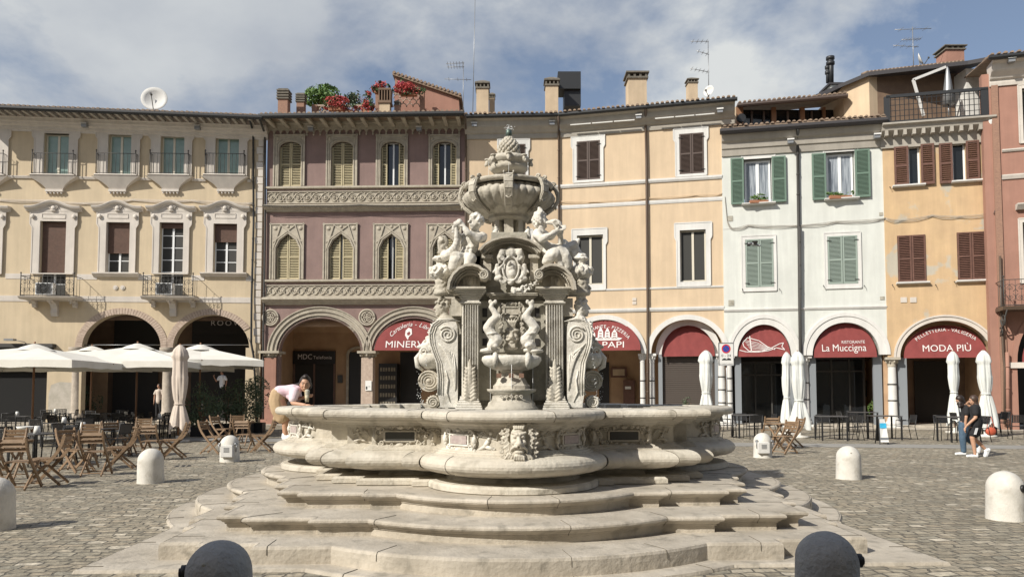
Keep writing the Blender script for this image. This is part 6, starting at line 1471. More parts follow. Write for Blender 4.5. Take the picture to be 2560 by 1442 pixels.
for sg, xm in ((-1, 1130), (1, 1430)):
    for (D0, mn) in ((TF+.02, 'stone'),):
        vb = volute_body(sg, xm, D0, D0+.34)
        # neck, shoulders and head in profile
        X = lambda v: xm + sg*v; D = D0+.17; b = MB(); s_ = D/F
        b.cap(P(X(18), 806, D), .12, P(X(2), 812, D), .11); b.cap(P(X(16), 796, D), .068, P(X(20), 782, D), .062)
        h = P(X(24), 770, D); b.ell(h, (.098, .082, .118), 14, 10); b.ell(h+V((sg*.02, 0, -.055)), (.062, .06, .06), 10, 8)
        fxx = lambda x, z, y=0: h+V((sg*x, y, z))
        b.cap(fxx(.09, .03), .012, fxx(.115, -.012), .016); b.ell(fxx(.092, -.05), (.02, .028, .012), 7, 5); b.ell(fxx(.088, -.068), (.02, .026, .012), 7, 5); b.ell(fxx(.07, -.1), (.028, .028, .024), 8, 6)
        for yy in (-1, 1): b.cap(fxx(.078, .038, yy*.012), .012, fxx(.055, .042, yy*.05), .01); b.ell(fxx(.066, .012, yy*.035), (.016, .014, .01), 7, 5); b.ell(fxx(-.01, -.01, yy*.08), (.018, .014, .028), 7, 5)
        rr = random.Random(int(xm))
        for k in range(60):
            t = rr.uniform(0, 2*PI); q = rr.uniform(-.1, 1); v = V((math.cos(t)*.098*math.sqrt(max(0, 1-q*q)), math.sin(t)*.085*math.sqrt(max(0, 1-q*q)), q*.125+.02))
            if v.x > .035 and v.z < .075: continue
            v.x *= sg; b.ell(h+v, rr.uniform(.016, .026), 6, 5)
        if sg > 0:
            for k in range(14): t = k*.9; b.ell(h+V((math.cos(t)*.05-sg*.01, math.sin(t)*.04, .13+.005*k)), .026, 6, 5)
        else:
            for k in range(18): t = k*.7; b.ell(h+V((math.cos(t)*.095, math.sin(t)*.085, .075)), .022, 6, 5)
        for k in range(16): t = rr.random(); b.ell(P(X(42+rr.uniform(-8, 8)), 806+t*22, D)+V((0, rr.uniform(-.1, .1), 0)), rr.uniform(.02, .032), 6, 5)
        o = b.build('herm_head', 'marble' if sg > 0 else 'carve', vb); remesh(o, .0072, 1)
        # block behind head and pedestal with urn above
        b = MB(); bt(b, min(X(-24), X(2)), 745, max(X(-24), X(2)), 790, TF+.1, TF+.5, bev=.005)
        u0 = P(X(26), 700, D); b.lathe([(0, u0.z-.24), (.10, u0.z-.22), (.12, u0.z-.18), (.07, u0.z-.13), (.09, u0.z-.05), (.10, u0.z), (.06, u0.z+.02)], (u0.x, D, 0), 14)
        bt(b, min(X(-30), X(30)), 715, max(X(-30), X(30)), 735, TF+.12, TF+.45, bev=.008)
        b.build('corner_bracket', 'carve', fo)
        b = MB(); uc = P(X(27) if sg < 0 else X(22), 700, D); zz = [P(1, y, D).z for y in (700, 694, 686, 676, 668, 662, 655, 650, 646)]
        b.lathe([(0, zz[0]), (.09, zz[0]), (.12, zz[1]), (.165, zz[2]), (.155, zz[3]), (.13, zz[4]), (.07, zz[5]), (.065, zz[6]), (.11, zz[7]), (.125, zz[8]), (0, zz[8])], (uc.x, D, 0), 20, rf=lambda t, z: 1+.07*math.cos(10*t))
        for k in range(12): t = k*PI/6; b.ell((uc.x+math.cos(t)*.15, D+math.sin(t)*.15, zz[3]), (.035, .035, .05), 7, 5)
        b.ell((uc.x, D, zz[8]+.01), (.11, .11, .035), 10, 6) if sg < 0 else b.ell((uc.x, D, zz[7]+.02), (.10, .09, .09), 9, 7)
        o = b.build('urn', 'marble', fo); remesh(o, .0085, 0)
        solid_noise(o, .02, 22)
        # mask below the urn
        b = MB(); c = P(X(26), 718, D); b.ell(c, (.085, .09, .10), 10, 8); b.cap(c+V((sg*.085, 0, .02)), .016, c+V((sg*.11, 0, -.02)), .022); b.ell(c+V((sg*.075, 0, -.06)), (.035, .05, .03), 8, 6)
        for yy in (-1, 1): b.ell(c+V((sg*.06, yy*.04, .02)), (.02, .02, .015), 6, 5); b.cap(c+V((sg*.07, yy*.01, .05)), .014, c+V((sg*.05, yy*.06, .05)), .014)
        for k in range(18): t = rr.uniform(0, 6.28); b.ell(c+V((-sg*abs(math.cos(t))*.08, math.sin(t)*.08, rr.uniform(-.1, .1))), .026, 6, 5)
        o = b.build('grotesque_mask', 'carve', fo); remesh(o, .008, 1)
    # side shell basins, dolphins and spiral brackets
    X = lambda v: (1276 + sg*v); D = TF+.55; b = MB()
    c = P(X(201), 952, D); b.tube([c+V((0, -.16, 0)), c+V((0, .16, 0))], .155, 26); b.spiral(c+V((0, -.165, 0)), (sg, 0, 0), (0, 0, 1), .145, 3.4, .015, 60, n_=6); b.ell(c+V((0, -.17, 0)), (.03, .02, .03), 8, 6)
    b.tube([P(X(196), 925, D), P(X(180), 905, D), P(X(160), 898, D)], .09, 12)
    o = b.build('scroll_bracket', 'stone' if sg < 0 else 'carve', fo)
    b = MB(); c = P(X(200), 905, D); zz = P(1, 885, D).z; b.lathe([(.02, c.z-.12), (.12, c.z-.09), (.19, c.z-.02), (.21, c.z+.04), (.19, zz), (.14, zz+.005), (.10, c.z+.03), (0, c.z+.02)], (P(X(196), 905, D).x, D, 0), 24, sx=1, sy=1.5)
    b.tube([P(X(222), 882, D)+V((0, -.12, 0)), P(X(232), 896, D)+V((0, -.14, 0)), P(X(230), 916, D)+V((0, -.12, 0)), P(X(216), 926, D)+V((0, -.1, 0))], [.025, .035, .035, .02], 8)
    b.spiral(P(X(212), 880, D)+V((0, -.22, 0)), (-sg, 0, 0), (0, 0, 1), .06, 1.6, .018, 20)
    b.build('side_basin', 'marble', fo)
    b = MB(); hp = [(196, 868, .10), (188, 850, .085), (176, 838, .07), (170, 822, .06)]
    for i in range(3): b.cap(P(X(hp[i][0]), hp[i][1], D), hp[i][2], P(X(hp[i+1][0]), hp[i+1][1], D), hp[i+1][2])
    h = P(X(204), 862, D); b.ell(h, (.11, .09, .085), 10, 8); b.cap(h+V((sg*.06, 0, -.01)), .05, h+V((sg*.15, 0, -.03)), .026); b.cap(h+V((sg*.05, 0, -.05)), .035, h+V((sg*.13, 0, -.09)), .018)
    for yy in (-1, 1): b.ell(h+V((sg*.05, yy*.06, .05)), .026, 7, 5); b.ell(h+V((-sg*.03, yy*.085, .04)), (.05, .02, .06), 7, 5)
    b.ell(h+V((0, 0, .10)), (.06, .03, .04), 8, 6)
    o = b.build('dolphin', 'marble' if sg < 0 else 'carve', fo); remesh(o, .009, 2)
    # small volute at the foot
    c = P(1276+sg*206 if sg > 0 else 1086, 1006, D-.2)
    b = MB(); c = P(X(205 if sg > 0 else 192), 1003, TF+.25); b.tube([c+V((0, -.12, -.01)), c+V((0, .22, -.01))], .088, 22); b.spiral(c+V((0, -.125, -.01)), (-sg, 0, 0), (0, 0, 1), .085, 2.4, .014, 36); b.spiral(c+V((0, .225, -.01)), (-sg, 0, 0), (0, 0, 1), .085, 2.4, .014, 36)
    for k in range(9): t = k*PI/8; b.tube([c+V((math.cos(t)*.092, -.10, math.sin(t)*.092-.01)), c+V((math.cos(t)*.092, .2, math.sin(t)*.092-.01))], .010, 5)
    b.box((c.x-.11, c.y-.14, c.z-.12), (c.x+.11, c.y+.26, c.z-.09), .008); b.box((c.x-.11, c.y-.14, 1.2), (c.x+.11, c.y+.26, c.z-.12))
    b.build('foot_volute', 'marble' if sg > 0 else 'stone', fo)
b = MB(); bt(b, 1120, 1012, 1440, 1027, TF+.2, 2*FY-TF-.2, 1.2, bev=.01); b.build('tower_plinth', 'carve', fo)
# ------------------------------------------------------------------ great bowl, upper tazza and pine cone
D = FY; b = MB(); cx = 1272
plathe(b, cx, D, [(44, 600), (46, 596), (40, 590)], 8, smooth=False)
for k in range(8):
    t = k*PI/4+PI/8*0; r = 34*D/F; c = P(cx, 570, D); z0, z1 = P(cx, 596, D).z, P(cx, 556, D).z
    b.bar((c.x+math.cos(t)*r, D+math.sin(t)*r, z0), (c.x+math.cos(t)*r, D+math.sin(t)*r, z1), .14 if k % 2 == 0 else .10, .10, up=(math.cos(t), math.sin(t), 0))
plathe(b, cx, D, [(24, 600), (24, 550)], 8, smooth=False); b.build('bowl_stem', 'carve', fo)
b = MB()
plathe(b, cx, D, [(40, 558), (48, 553), (52, 550), (50, 546), (56, 542)], 32)
plathe(b, cx, D, [(54, 543), (66, 541), (86, 532), (105, 520), (116, 507), (118, 499), (112, 491), (100, 486), (100, 480)], 256, rf=lambda t, z: 1+.045*(abs(math.sin(16*t))**.5-1))
b.build('great_bowl', 'carve', fo)
b = MB(); plathe(b, cx, D, [(106, 478), (110, 476), (113, 471), (112, 467), (104, 465), (96, 470), (60, 482), (0, 486)], 64); b.build('bowl_rim', 'carve', fo)
b = MB()
for k in range(8):
    t = k*PI/4 - PI/2; cc = P(cx, 500, D); s_ = D/F; dr = V((math.cos(t), math.sin(t), 0)); tt = V((-dr.y, dr.x, 0))
    pth = [(106, 466), (118, 472), (124, 488), (124, 503), (114, 520), (96, 534), (72, 545)]; pv = [V((cc.x, D, 0))+dr*r*s_+V((0, 0, P(cx, y, D).z)) for r, y in pth]
    for i in range(len(pv)-1): b.bar(pv[i], pv[i+1], .135*(1-.07*i), .05, up=dr)
    for sg in (-1, 1): b.tube([p+tt*sg*.065*(1-.07*i) for i, p in enumerate(pv)], .014, 6)
    b.spiral(pv[0]+dr*.03-tt*.07, dr, (0, 0, 1), .045, 1.5, .014, 14); b.spiral(pv[0]+dr*.03+tt*.07, dr, (0, 0, 1), .045, 1.5, .014, 14)
    for j in range(4): p = pv[1].lerp(pv[4], j/3)+dr*.03; b.tube([p-tt*.04, p+V((0, 0, -.03)), p+tt*.04], .010, 5)
b.build('bowl_strap', 'carve', fo)
b = MB(); plathe(b, cx, D, [(44, 486), (44, 468), (40, 464), (40, 458), (34, 455), (34, 450), (38, 447), (34, 443), (14, 441), (14, 436)], 8, smooth=False)
for k in range(8): t = k*PI/4-PI/2; c = P(cx, 456, D); b.ell((c.x+math.cos(t)*.235, D+math.sin(t)*.235, c.z), (.035, .035, .065), 7, 6); b.spiral((c.x+math.cos(t)*.25, D+math.sin(t)*.25, c.z+.04), (math.cos(t), math.sin(t), 0), (0, 0, 1), .035, 1.3, .014, 10)
b.build('tazza_stem', 'carve', fo)
b = MB(); plathe(b, cx, D, [(12, 441), (18, 438), (30, 435), (42, 430), (50, 422), (44, 420), (46, 412), (53, 408), (53, 402), (50, 397), (40, 395), (0, 396)], 48, rf=lambda t, z: 1+.02*abs(math.sin(12*t)))
for k in range(8):
    t = k*PI/4-PI/2; c = P(cx, 408, D); q = V((c.x+math.cos(t)*.33, D+math.sin(t)*.33, c.z)); b.ell(q, (.035, .035, .055), 8, 6); b.ell(q+V((math.cos(t)*.025, math.sin(t)*.025, -.03)), (.02, .02, .03), 6, 5); b.ell(q+V((0, 0, .05)), (.05, .05, .02), 7, 5)
b.build('upper_tazza', 'carve', fo)
b = MB(); c = P(cx, 370, D); z0, z1 = P(cx, 396, D).z, P(cx, 346, D).z; hh = z1-z0
b.lathe([(0, z0), (.11, z0), (.15, z0+hh*.3), (.14, z0+hh*.6), (.09, z0+hh*.9), (0, z1)], (c.x, D, 0), 16)
for j in range(8):
    zz = z0+hh*(.05+.9*j/7); r = .155*math.sin(PI*(.25+.68*j/7))**.7
    for k in range(12): t = (k+.5*(j % 2))*PI/6; b.ell((c.x+math.cos(t)*r, D+math.sin(t)*r, zz), (.028, .028, .034), 6, 5)
b.build('pine_cone', 'carve', fo)
b = MB(); c = P(cx, 335, D); b.lathe([(0, z1-.02), (.02, z1-.02), (.02, z1+.03), (.05, z1+.05), (.045, z1+.12), (.02, z1+.14), (0, z1+.14)], (c.x, D, 0), 12); b.build('bronze_spout', mat('green_bronze', (.12, .16, .14), .5, metal=.6), fo)
b = MB(); rr = random.Random(9)
for k in range(60): b.ell((c.x+rr.gauss(0, .035), D+rr.gauss(0, .03), z1+.13+abs(rr.gauss(0, .035))), rr.uniform(.003, .009), 5, 4)
for x in (1222, 1320, 1272): b.tube([P(x, 405, D-.3), P(x-1, 470, D-.33)], .002, 4)
b.build('water_jet', MATS['white_water'], fo)
# ------------------------------------------------------------------ tritons
def chain(b, pts, D=0):                                 # (px, py, D, radius) chain of capsules
    q = [(P(x, y, d), r) for x, y, d, r in pts]
    for (p, r0), (p2, r1) in zip(q[:-1], q[1:]): b.cap(p, r0, p2, r1, 12)
    return q
def fingers(b, c, dirv, axis, r=.011, n=4, L=.07, spread=.02):  # bent fingers wrapped round something
    c, dirv, axis = V(c), V(dirv).normalized(), V(axis).normalized(); side = axis.cross(dirv).normalized()
    for k in range(n):
        o = c + axis*(k-(n-1)/2)*spread; l = L*(.85 if k in (0, n-1) else 1)
        b.cap(o, r*1.05, o+dirv*l*.5+side*.012, r, 7); b.cap(o+dirv*l*.5+side*.012, r, o+dirv*l*.85+side*.04, r*.85, 7)
TD = FY-.55
# left triton: torso facing us, leaning, arms raised to the left holding a horn
b = MB(); D = TD-.25
chain(b, [(1188, 572, D, .06), (1184, 590, D, .065)])                                    # neck
chain(b, [(1170, 590, D-.03, .085), (1205, 594, D+.05, .08)])                            # shoulders
chain(b, [(1176, 600, D-.02, .12), (1178, 615, D-.02, .115), (1170, 632, D, .095), (1160, 648, D, .115)])   # torso
b.ell(P(1164, 606, D-.08), (.075, .05, .06), 9, 7); b.ell(P(1185, 604, D-.10), (.075, .05, .06), 9, 7)
for k, (x, y) in enumerate(((1168, 618), (1180, 617), (1166, 627), (1178, 627), (1163, 636), (1174, 637))): b.ell(P(x, y, D-.115), (.036, .028, .028), 8, 6)
for k in range(3): b.cap(P(1154+k*2, 640+k*4, D-.09), .020, P(1182-k*2, 642+k*5, D-.09), .020)
chain(b, [(1206, 592, D, .075), (1196, 597, D-.16, .06), (1170, 583, D-.22, .048), (1156, 562, D-.2, .036)])   # near arm across the chest
chain(b, [(1166, 592, D, .07), (1150, 596, D, .05), (1140, 580, D-.1, .042), (1141, 572, D-.16, .034)])
b.ell(P(1149, 557, D-.2), (.05, .045, .06), 9, 7); fingers(b, P(1142, 554, D-.22), (-.2, -.6, -.7), (1, 0, .25), .013, 4, .06, .024)
b.ell(P(1137, 571, D-.16), (.045, .04, .055), 9, 7); fingers(b, P(1131, 573, D-.2), (1, -.4, 0), (0, 0, 1), .013, 4, .065, .027)
b.cap(P(1153, 566, D-.24), .014, P(1147, 566, D-.26), .011)                                # thumb
chain(b, [(1158, 652, D, .12), (1142, 646, D-.16, .105), (1135, 666, D-.16, .085), (1144, 680, D-.08, .06)])     # fur thigh
chain(b, [(1170, 655, D, .10), (1176, 646, D-.16, .09), (1168, 664, D-.18, .06)])
chain(b, [(1146, 682, D-.05, .06), (1132, 655, D+.1, .065), (1124, 638, D+.12, .07), (1116, 636, D+.1, .06), (1100, 648, D+.05, .045)])
h = P(1190, 556, D-.02)                                                                   # head in three-quarter profile to the left
b.ell(h, (.088, .09, .108), 14, 10); b.ell(h+V((-.03, -.03, -.055)), (.058, .058, .055), 10, 8)
b.cap(h+V((-.07, -.06, .03)), .014, h+V((-.095, -.075, -.01)), .019); b.ell(h+V((-.07, -.07, -.045)), (.026, .022, .012), 7, 5); b.ell(h+V((-.065, -.068, -.062)), (.026, .02, .012), 7, 5); b.ell(h+V((-.05, -.05, -.095)), (.03, .028, .024), 8, 6)
b.cap(h+V((-.085, -.03, .042)), .013, h+V((-.03, -.085, .042)), .013)
for q in ((-.078, -.032), (-.035, -.078)): b.ell(h+V((q[0], q[1], .016)), (.015, .015, .010), 7, 5)
b.ell(h+V((.02, -.09, -.01)), (.02, .012, .03), 7, 5)
rr = random.Random(11)
for k in range(120):
    v = V((rr.gauss(0, 1), rr.gauss(0, 1), rr.gauss(.4, 1))).normalized(); v = V((v.x*.10, v.y*.10, v.z*.125))
    if v.x < .01 and v.y < .03 and v.z < .065: continue
    if v.z < -.05: continue
    b.ell(h+v*1.02, rr.uniform(.014, .026), 6, 5)
o = b.build('triton', 'marble', fo); remesh(o, .0105, 2); solid_noise(o, .010, 14)
b = MB(); q = chain(b, [(1140, 566, D-.2, .02), (1142, 585, D-.2, .034), (1143, 605, D-.17, .045), (1136, 622, D-.13, .055), (1122, 636, D-.08, .066), (1112, 640, D-.02, .072)])
for i in range(len(q)-1):
    for t in (.3, .8): c = q[i][0].lerp(q[i+1][0], t); r = q[i][1]+(q[i+1][1]-q[i][1])*t; b.ell(c, r*1.12, 9, 6)
o = b.build('twisted_horn', 'marble', fo); remesh(o, .008, 1)
b = MB(); chain(b, [(1112, 640, D+.02, .05), (1102, 622, D+.02, .045), (1102, 604, D, .05), (1110, 596, D, .045), (1116, 606, D, .04), (1113, 616, D, .03)])
for k in range(22): b.ell(P(1108+rr.uniform(-10, 10), 614+rr.uniform(-22, 22), D+rr.uniform(-.05, .05)), rr.uniform(.02, .035), 6, 5)
o = b.build('tail_fin', 'carve', fo); remesh(o, .009, 1)
# right triton: profile to the right, blowing a shell, furry legs
b = MB(); D = TD-.25
chain(b, [(1352, 576, D, .058), (1352, 560, D, .055)])
chain(b, [(1345, 586, D-.06, .085), (1360, 588, D+.1, .075)])
chain(b, [(1348, 594, D, .115), (1350, 608, D, .105), (1362, 618, D, .085), (1374, 628, D, .10)])
chain(b, [(1344, 588, D-.12, .07), (1354, 598, D-.2, .055), (1378, 586, D-.22, .042), (1392, 577, D-.18, .034)])
chain(b, [(1358, 586, D+.12, .065), (1375, 592, D+.05, .048), (1390, 582, D-.02, .038)])
b.ell(P(1398, 575, D-.16), (.06, .04, .04), 9, 7); fingers(b, P(1402, 570, D-.18), (.5, -.6, .1), (.1, .2, 1), .012, 4, .075, .022); b.cap(P(1394, 571, D-.2), .014, P(1399, 564, D-.22), .011)
b.ell(P(1392, 562, D-.12), (.05, .045, .05), 9, 7); fingers(b, P(1386, 560, D-.2), (.7, -.3, .5), (.4, 0, -.6), .012, 4, .07, .022)
chain(b, [(1374, 628, D, .12), (1385, 636, D-.12, .10), (1372, 645, D-.14, .08), (1366, 652, D-.12, .065), (1374, 660, D-.1, .04)])
chain(b, [(1378, 628, D, .11), (1398, 630, D-.06, .11), (1412, 640, D-.1, .09), (1420, 655, D-.1, .07), (1418, 672, D-.08, .05)])
chain(b, [(1390, 628, D, .10), (1396, 645, D-.1, .075), (1402, 665, D-.12, .04)])
chain(b, [(1400, 626, D+.05, .10), (1418, 622, D+.1, .08), (1428, 612, D+.12, .055), (1440, 602, D+.12, .03)])
h = P(1350, 550, D)
b.ell(h, (.088, .078, .108), 14, 10); b.ell(h+V((.03, 0, -.055)), (.058, .058, .055), 10, 8)
b.cap(h+V((.08, 0, .03)), .013, h+V((.112, 0, -.01)), .018); b.ell(h+V((.09, 0, -.05)), (.026, .03, .018), 7, 5); b.ell(h+V((.07, 0, -.095)), (.03, .03, .024), 8, 6)
for yy in (-1, 1): b.cap(h+V((.078, yy*.01, .042)), .012, h+V((.05, yy*.055, .04)), .011); b.ell(h+V((.066, yy*.036, .014)), (.014, .014, .01), 7, 5); b.ell(h+V((-.01, yy*.08, -.01)), (.02, .014, .03), 7, 5); b.ell(h+V((.06, yy*.045, -.045)), (.034, .03, .034), 8, 6)
for k in range(130):
    v = V((rr.gauss(-.2, 1), rr.gauss(0, 1), rr.gauss(.3, 1))).normalized(); v = V((v.x*.10, v.y*.09, v.z*.125))
    if v.x > .03 and v.z < .08: continue
    b.ell(h+v*1.02, rr.uniform(.014, .028), 6, 5)
b.ell(h+V((-.01, 0, .16)), .035, 7, 5); b.ell(h+V((.01, 0, .13)), .04, 7, 5)
o = b.build('triton', 'marble', fo); remesh(o, .0105, 2); solid_noise(o, .014, 14)
b = MB(); q = chain(b, [(1364, 557, D-.05, .018), (1376, 556, D-.08, .03), (1386, 555, D-.1, .042), (1394, 560, D-.12, .055), (1398, 572, D-.12, .06), (1399, 584, D-.1, .05)])
for i in range(len(q)-1):
    for t in (.2, .6): c = q[i][0].lerp(q[i+1][0], t); r = q[i][1]+(q[i+1][1]-q[i][1])*t; b.ell(c, r*1.14, 9, 6)
b.cap(P(1402, 588, D-.08), .03, P(1403, 606, D-.02), .04)
o = b.build('shell_horn', 'marble', fo); remesh(o, .008, 1)
b = MB()
for (pts) in (((1402, 622, .05), (1404, 605, .05), (1402, 592, .015)), ((1410, 626, .05), (1418, 612, .045), (1412, 600, .015)), ((1424, 622, .05), (1438, 614, .05), (1446, 600, .03)), ((1436, 624, .04), (1446, 632, .05), (1440, 612, .03)), ((1430, 630, .05), (1440, 645, .06), (1450, 652, .07), (1460, 668, .04))):
    chain(b, [(x, y, D+.08, r) for x, y, r in pts])
o = b.build('tail_fin', 'marble', fo); remesh(o, .010, 2)
# small figures at the foot of the stem
for x in (1240, 1320):
    b = MB(); chain(b, [(x, 594, FY-.35, .05), (x-2, 582, FY-.35, .045), (x+2, 574, FY-.35, .025)]); b.ell(P(x, 570, FY-.35), .028, 7, 5); o = b.build('cherub', 'marble', fo); remesh(o, .008, 1)
b = MB(); bt(b, 1228, 580, 1318, 600, FY-.5, FY+.5, bev=.01); bt(b, 1176, 640, 1200, 700, TD-.1, TD+1.2); bt(b, 1356, 640, 1380, 700, TD-.1, TD+1.2); bt(b, 1130, 668, 1200, 700, TD-.1, TD+1.2); bt(b, 1356, 660, 1432, 700, TD-.1, TD+1.2); b.build('attic_block', 'darkstone', fo)
# ------------------------------------------------------------------ ground
def cobble(name, rot=-6, sc=1.0, tint=(.97, .94, .85)):
    m = bpy.data.materials.new(name); m.use_nodes = True; t = m.node_tree; n = t.nodes; l = t.links; b = n['Principled BSDF']; b.inputs['Roughness'].default_value = .8
    g = n.new('ShaderNodeNewGeometry'); mp = n.new('ShaderNodeMapping'); mp.inputs['Rotation'].default_value = (0, 0, R(rot)); l.new(g.outputs['Position'], mp.inputs[0])
    nz = n.new('ShaderNodeTexNoise'); nz.inputs['Scale'].default_value = 2.2; nz.inputs['Detail'].default_value = 4; l.new(mp.outputs[0], nz.inputs['Vector'])
    s1_ = n.new('ShaderNodeVectorMath'); s1_.operation = 'SUBTRACT'; l.new(nz.outputs['Color'], s1_.inputs[0]); s1_.inputs[1].default_value = (.5, .5, .5)
    s2_ = n.new('ShaderNodeVectorMath'); s2_.operation = 'MULTIPLY_ADD'; l.new(s1_.outputs[0], s2_.inputs[0]); s2_.inputs[1].default_value = (.24, .24, 0); l.new(mp.outputs[0], s2_.inputs[2])
    br = n.new('ShaderNodeTexBrick'); l.new(s2_.outputs[0], br.inputs['Vector']); br.inputs['Scale'].default_value = 1; br.inputs['Brick Width'].default_value = .22*sc; br.inputs['Row Height'].default_value = .145*sc; br.inputs['Mortar Size'].default_value = .012; br.inputs['Mortar Smooth'].default_value = .4; br.inputs['Bias'].default_value = 0
    br.offset = .5; br.squash = .8; br.squash_frequency = 3
    br.inputs['Color1'].default_value = (0, 0, 0, 1); br.inputs['Color2'].default_value = (1, 1, 1, 1); br.inputs['Mortar'].default_value = (.5, .5, .5, 1)
    cr = n.new('ShaderNodeValToRGB'); e = cr.color_ramp.elements; e[0].position = 0; c_ = lambda a: (a[0]*tint[0], a[1]*tint[1], a[2]*tint[2], 1)
    e[0].color = c_((.215, .195, .16)); e[1].position = 1; e[1].color = c_((.50, .465, .41))
    for p, cc in ((.25, (.29, .268, .225)), (.5, (.33, .29, .235)), (.72, (.26, .248, .215)), (.86, (.37, .335, .28))): k = e.new(p); k.color = c_(cc)
    l.new(br.outputs['Color'], cr.inputs[0])
    n3 = n.new('ShaderNodeTexNoise'); n3.inputs['Scale'].default_value = 9; n3.inputs['Detail'].default_value = 6; l.new(g.outputs['Position'], n3.inputs['Vector'])
    n4 = n.new('ShaderNodeTexNoise'); n4.inputs['Scale'].default_value = .35; n4.inputs['Detail'].default_value = 4; l.new(g.outputs['Position'], n4.inputs['Vector'])
    mr = n.new('ShaderNodeMapRange'); l.new(n3.outputs[0], mr.inputs[0]); mr.inputs[1].default_value = .3; mr.inputs[2].default_value = .7; mr.inputs[3].default_value = .72; mr.inputs[4].default_value = 1.25
    mr2 = n.new('ShaderNodeMapRange'); l.new(n4.outputs[0], mr2.inputs[0]); mr2.inputs[1].default_value = .3; mr2.inputs[2].default_value = .7; mr2.inputs[3].default_value = .85; mr2.inputs[4].default_value = 1.15
    mu = n.new('ShaderNodeMath'); mu.operation = 'MULTIPLY'; l.new(mr.outputs[0], mu.inputs[0]); l.new(mr2.outputs[0], mu.inputs[1])
    vm = n.new('ShaderNodeMixRGB'); vm.blend_type = 'MULTIPLY'; vm.inputs[0].default_value = 1; l.new(cr.outputs[0], vm.inputs[1]); l.new(mu.outputs[0], vm.inputs[2])
    mo = n.new('ShaderNodeMixRGB'); l.new(br.outputs['Fac'], mo.inputs[0]); l.new(vm.outputs[0], mo.inputs[1]); mo.inputs[2].default_value = (.115, .105, .085, 1); l.new(mo.outputs[0], b.inputs['Base Color'])
    hh = n.new('ShaderNodeMath'); hh.operation = 'MULTIPLY_ADD'; l.new(br.outputs['Fac'], hh.inputs[0]); hh.inputs[1].default_value = -1; ma = n.new('ShaderNodeMath'); ma.operation = 'MULTIPLY_ADD'; l.new(n3.outputs[0], ma.inputs[0]); ma.inputs[1].default_value = .9
    l.new(br.outputs['Color'], ma.inputs[2]); l.new(ma.outputs[0], hh.inputs[2])
    bp = n.new('ShaderNodeBump'); bp.inputs['Strength'].default_value = .9; bp.inputs['Distance'].default_value = .055; l.new(hh.outputs[0], bp.inputs['Height']); l.new(bp.outputs[0], b.inputs['Normal'])
    return m
b = MB(); b.add([(-400, -60, 0), (400, -60, 0), (400, 600, 0), (-400, 600, 0)], [(0, 1, 2, 3)]); b.build('ground', cobble('cobblestone_paving'), kind='structure')
b = MB(); b.add([(-30, 28.2, .006), (18, 21.4, .006), (18, 23.0, .006), (-30, 30.0, .006)], [(0, 1, 2, 3)]); b.build('paved_lane', mat('smooth_grey_paving', (.24, .235, .22), .8, (.30, .29, .265), 1.2, .3, 12), kind='structure')
b = MB(); b.add([(-30, 37.4, .008), (-2, 37.4, .008), (9, 35.4, .008), (24, 31.2, .008), (24, 33.2, .008), (9, 37.2, .008), (-2, 40, .008), (-30, 40, .008)], [(0, 1, 6, 7), (1, 2, 5, 6), (2, 3, 4, 5)]); b.build('pavement', 'step', kind='structure')
# building on the near side of the square: its shadow falls over the two front bollards
th = thing('town_hall', (-30, -10, 0), 'tall plastered palace on the near side of the square', 'building')
b = MB(); b.box((-60, -18, 0), (42, -8, 16.8)); b.build('wall', 'cream', th)
b = MB(); b.box((-60.4, -18.4, 16.8), (42.4, -7.6, 17.1)); b.build('cornice', 'cornice', th)
for i in range(18):
    for z in (5.5, 10.5): b = MB(); b.box((-57+i*5.5, -8, z), (-55.4+i*5.5, -7.95, z+2.6)); b.build('window', 'glass', th)
# ------------------------------------------------------------------ bollards
def local(b, name, m, par, **k):                       # build in the parent's local coordinates
    me = bpy.data.meshes.new(name); o = bpy.data.objects.new(name, me); S.collection.objects.link(o); me.from_pydata([tuple(p) for p in b.v], [], b.f); me.polygons.foreach_set('use_smooth', b.s); me.update()
    me.materials.append(M[m] if isinstance(m, str) else m); o.parent = par; tag(o, **k); return o
def mk_bollard(x, y, m, label, box=False, ring=None, hole=False):
    t = thing('bollard', (x, y, 0), label, 'bollard', 'stone bollards around the fountain')
    r = .225; b = MB(); pr = [(r*1.03, 0), (r*1.02, .06), (r, .2), (r*.985, .40)] + [(r*.985*math.cos(a), .40+.225*math.sin(a)) for a in [i*PI/20 for i in range(1, 10)]] + [(0, .625)]
    b.lathe(pr, (0, 0, 0), 28, rf=lambda t_, z: 1+.014*math.sin(3*t_+z*9)+.008*math.sin(7*t_-z*23)); o = local(b, 'stone_body', m, t)
    if ring is not None:
        a = ring; q = MB(); c = V((math.cos(a)*r, math.sin(a)*r, .42)); d = V((math.cos(a), math.sin(a), 0)); q.tube([c-d*.02, c+d*.02], .05, 14); q.tube([c+d*.02, c+d*.035], .03, 12); local(q, 'chain_socket', 'black', t)
    if hole: q = MB(); q.ell((-.03, -.19, .50), (.018, .012, .016), 8, 6); local(q, 'pock', 'darkstone', t)
    if box:
        s_ = box; q = MB(); q.box((-.15+.04*s_, -.285, .12), (.12+.04*s_, -.17, .40), .012); bx_ = local(q, 'meter_box', 'white', t)
        q = MB()
        for i in range(4): q.box((-.08+.04*s_, -.29, .24+i*.03), (.05+.04*s_, -.284, .258+i*.03))
        local(q, 'box_louvres', 'greymetal', bx_)
        for a in (-2.5, -.6): q = MB(); c = V((math.cos(a)*.21, math.sin(a)*.21, .42)); d = V((math.cos(a), math.sin(a), 0)); q.tube([c-d*.03, c+d*.05], .035, 12); q.tube([c+d*.055, c+d*.03+V((0, 0, -.18))], .012, 6); local(q, 'chain_socket', 'greymetal', t)
    return t
def gb(px, py): p = G(px, py); return p.x, p.y
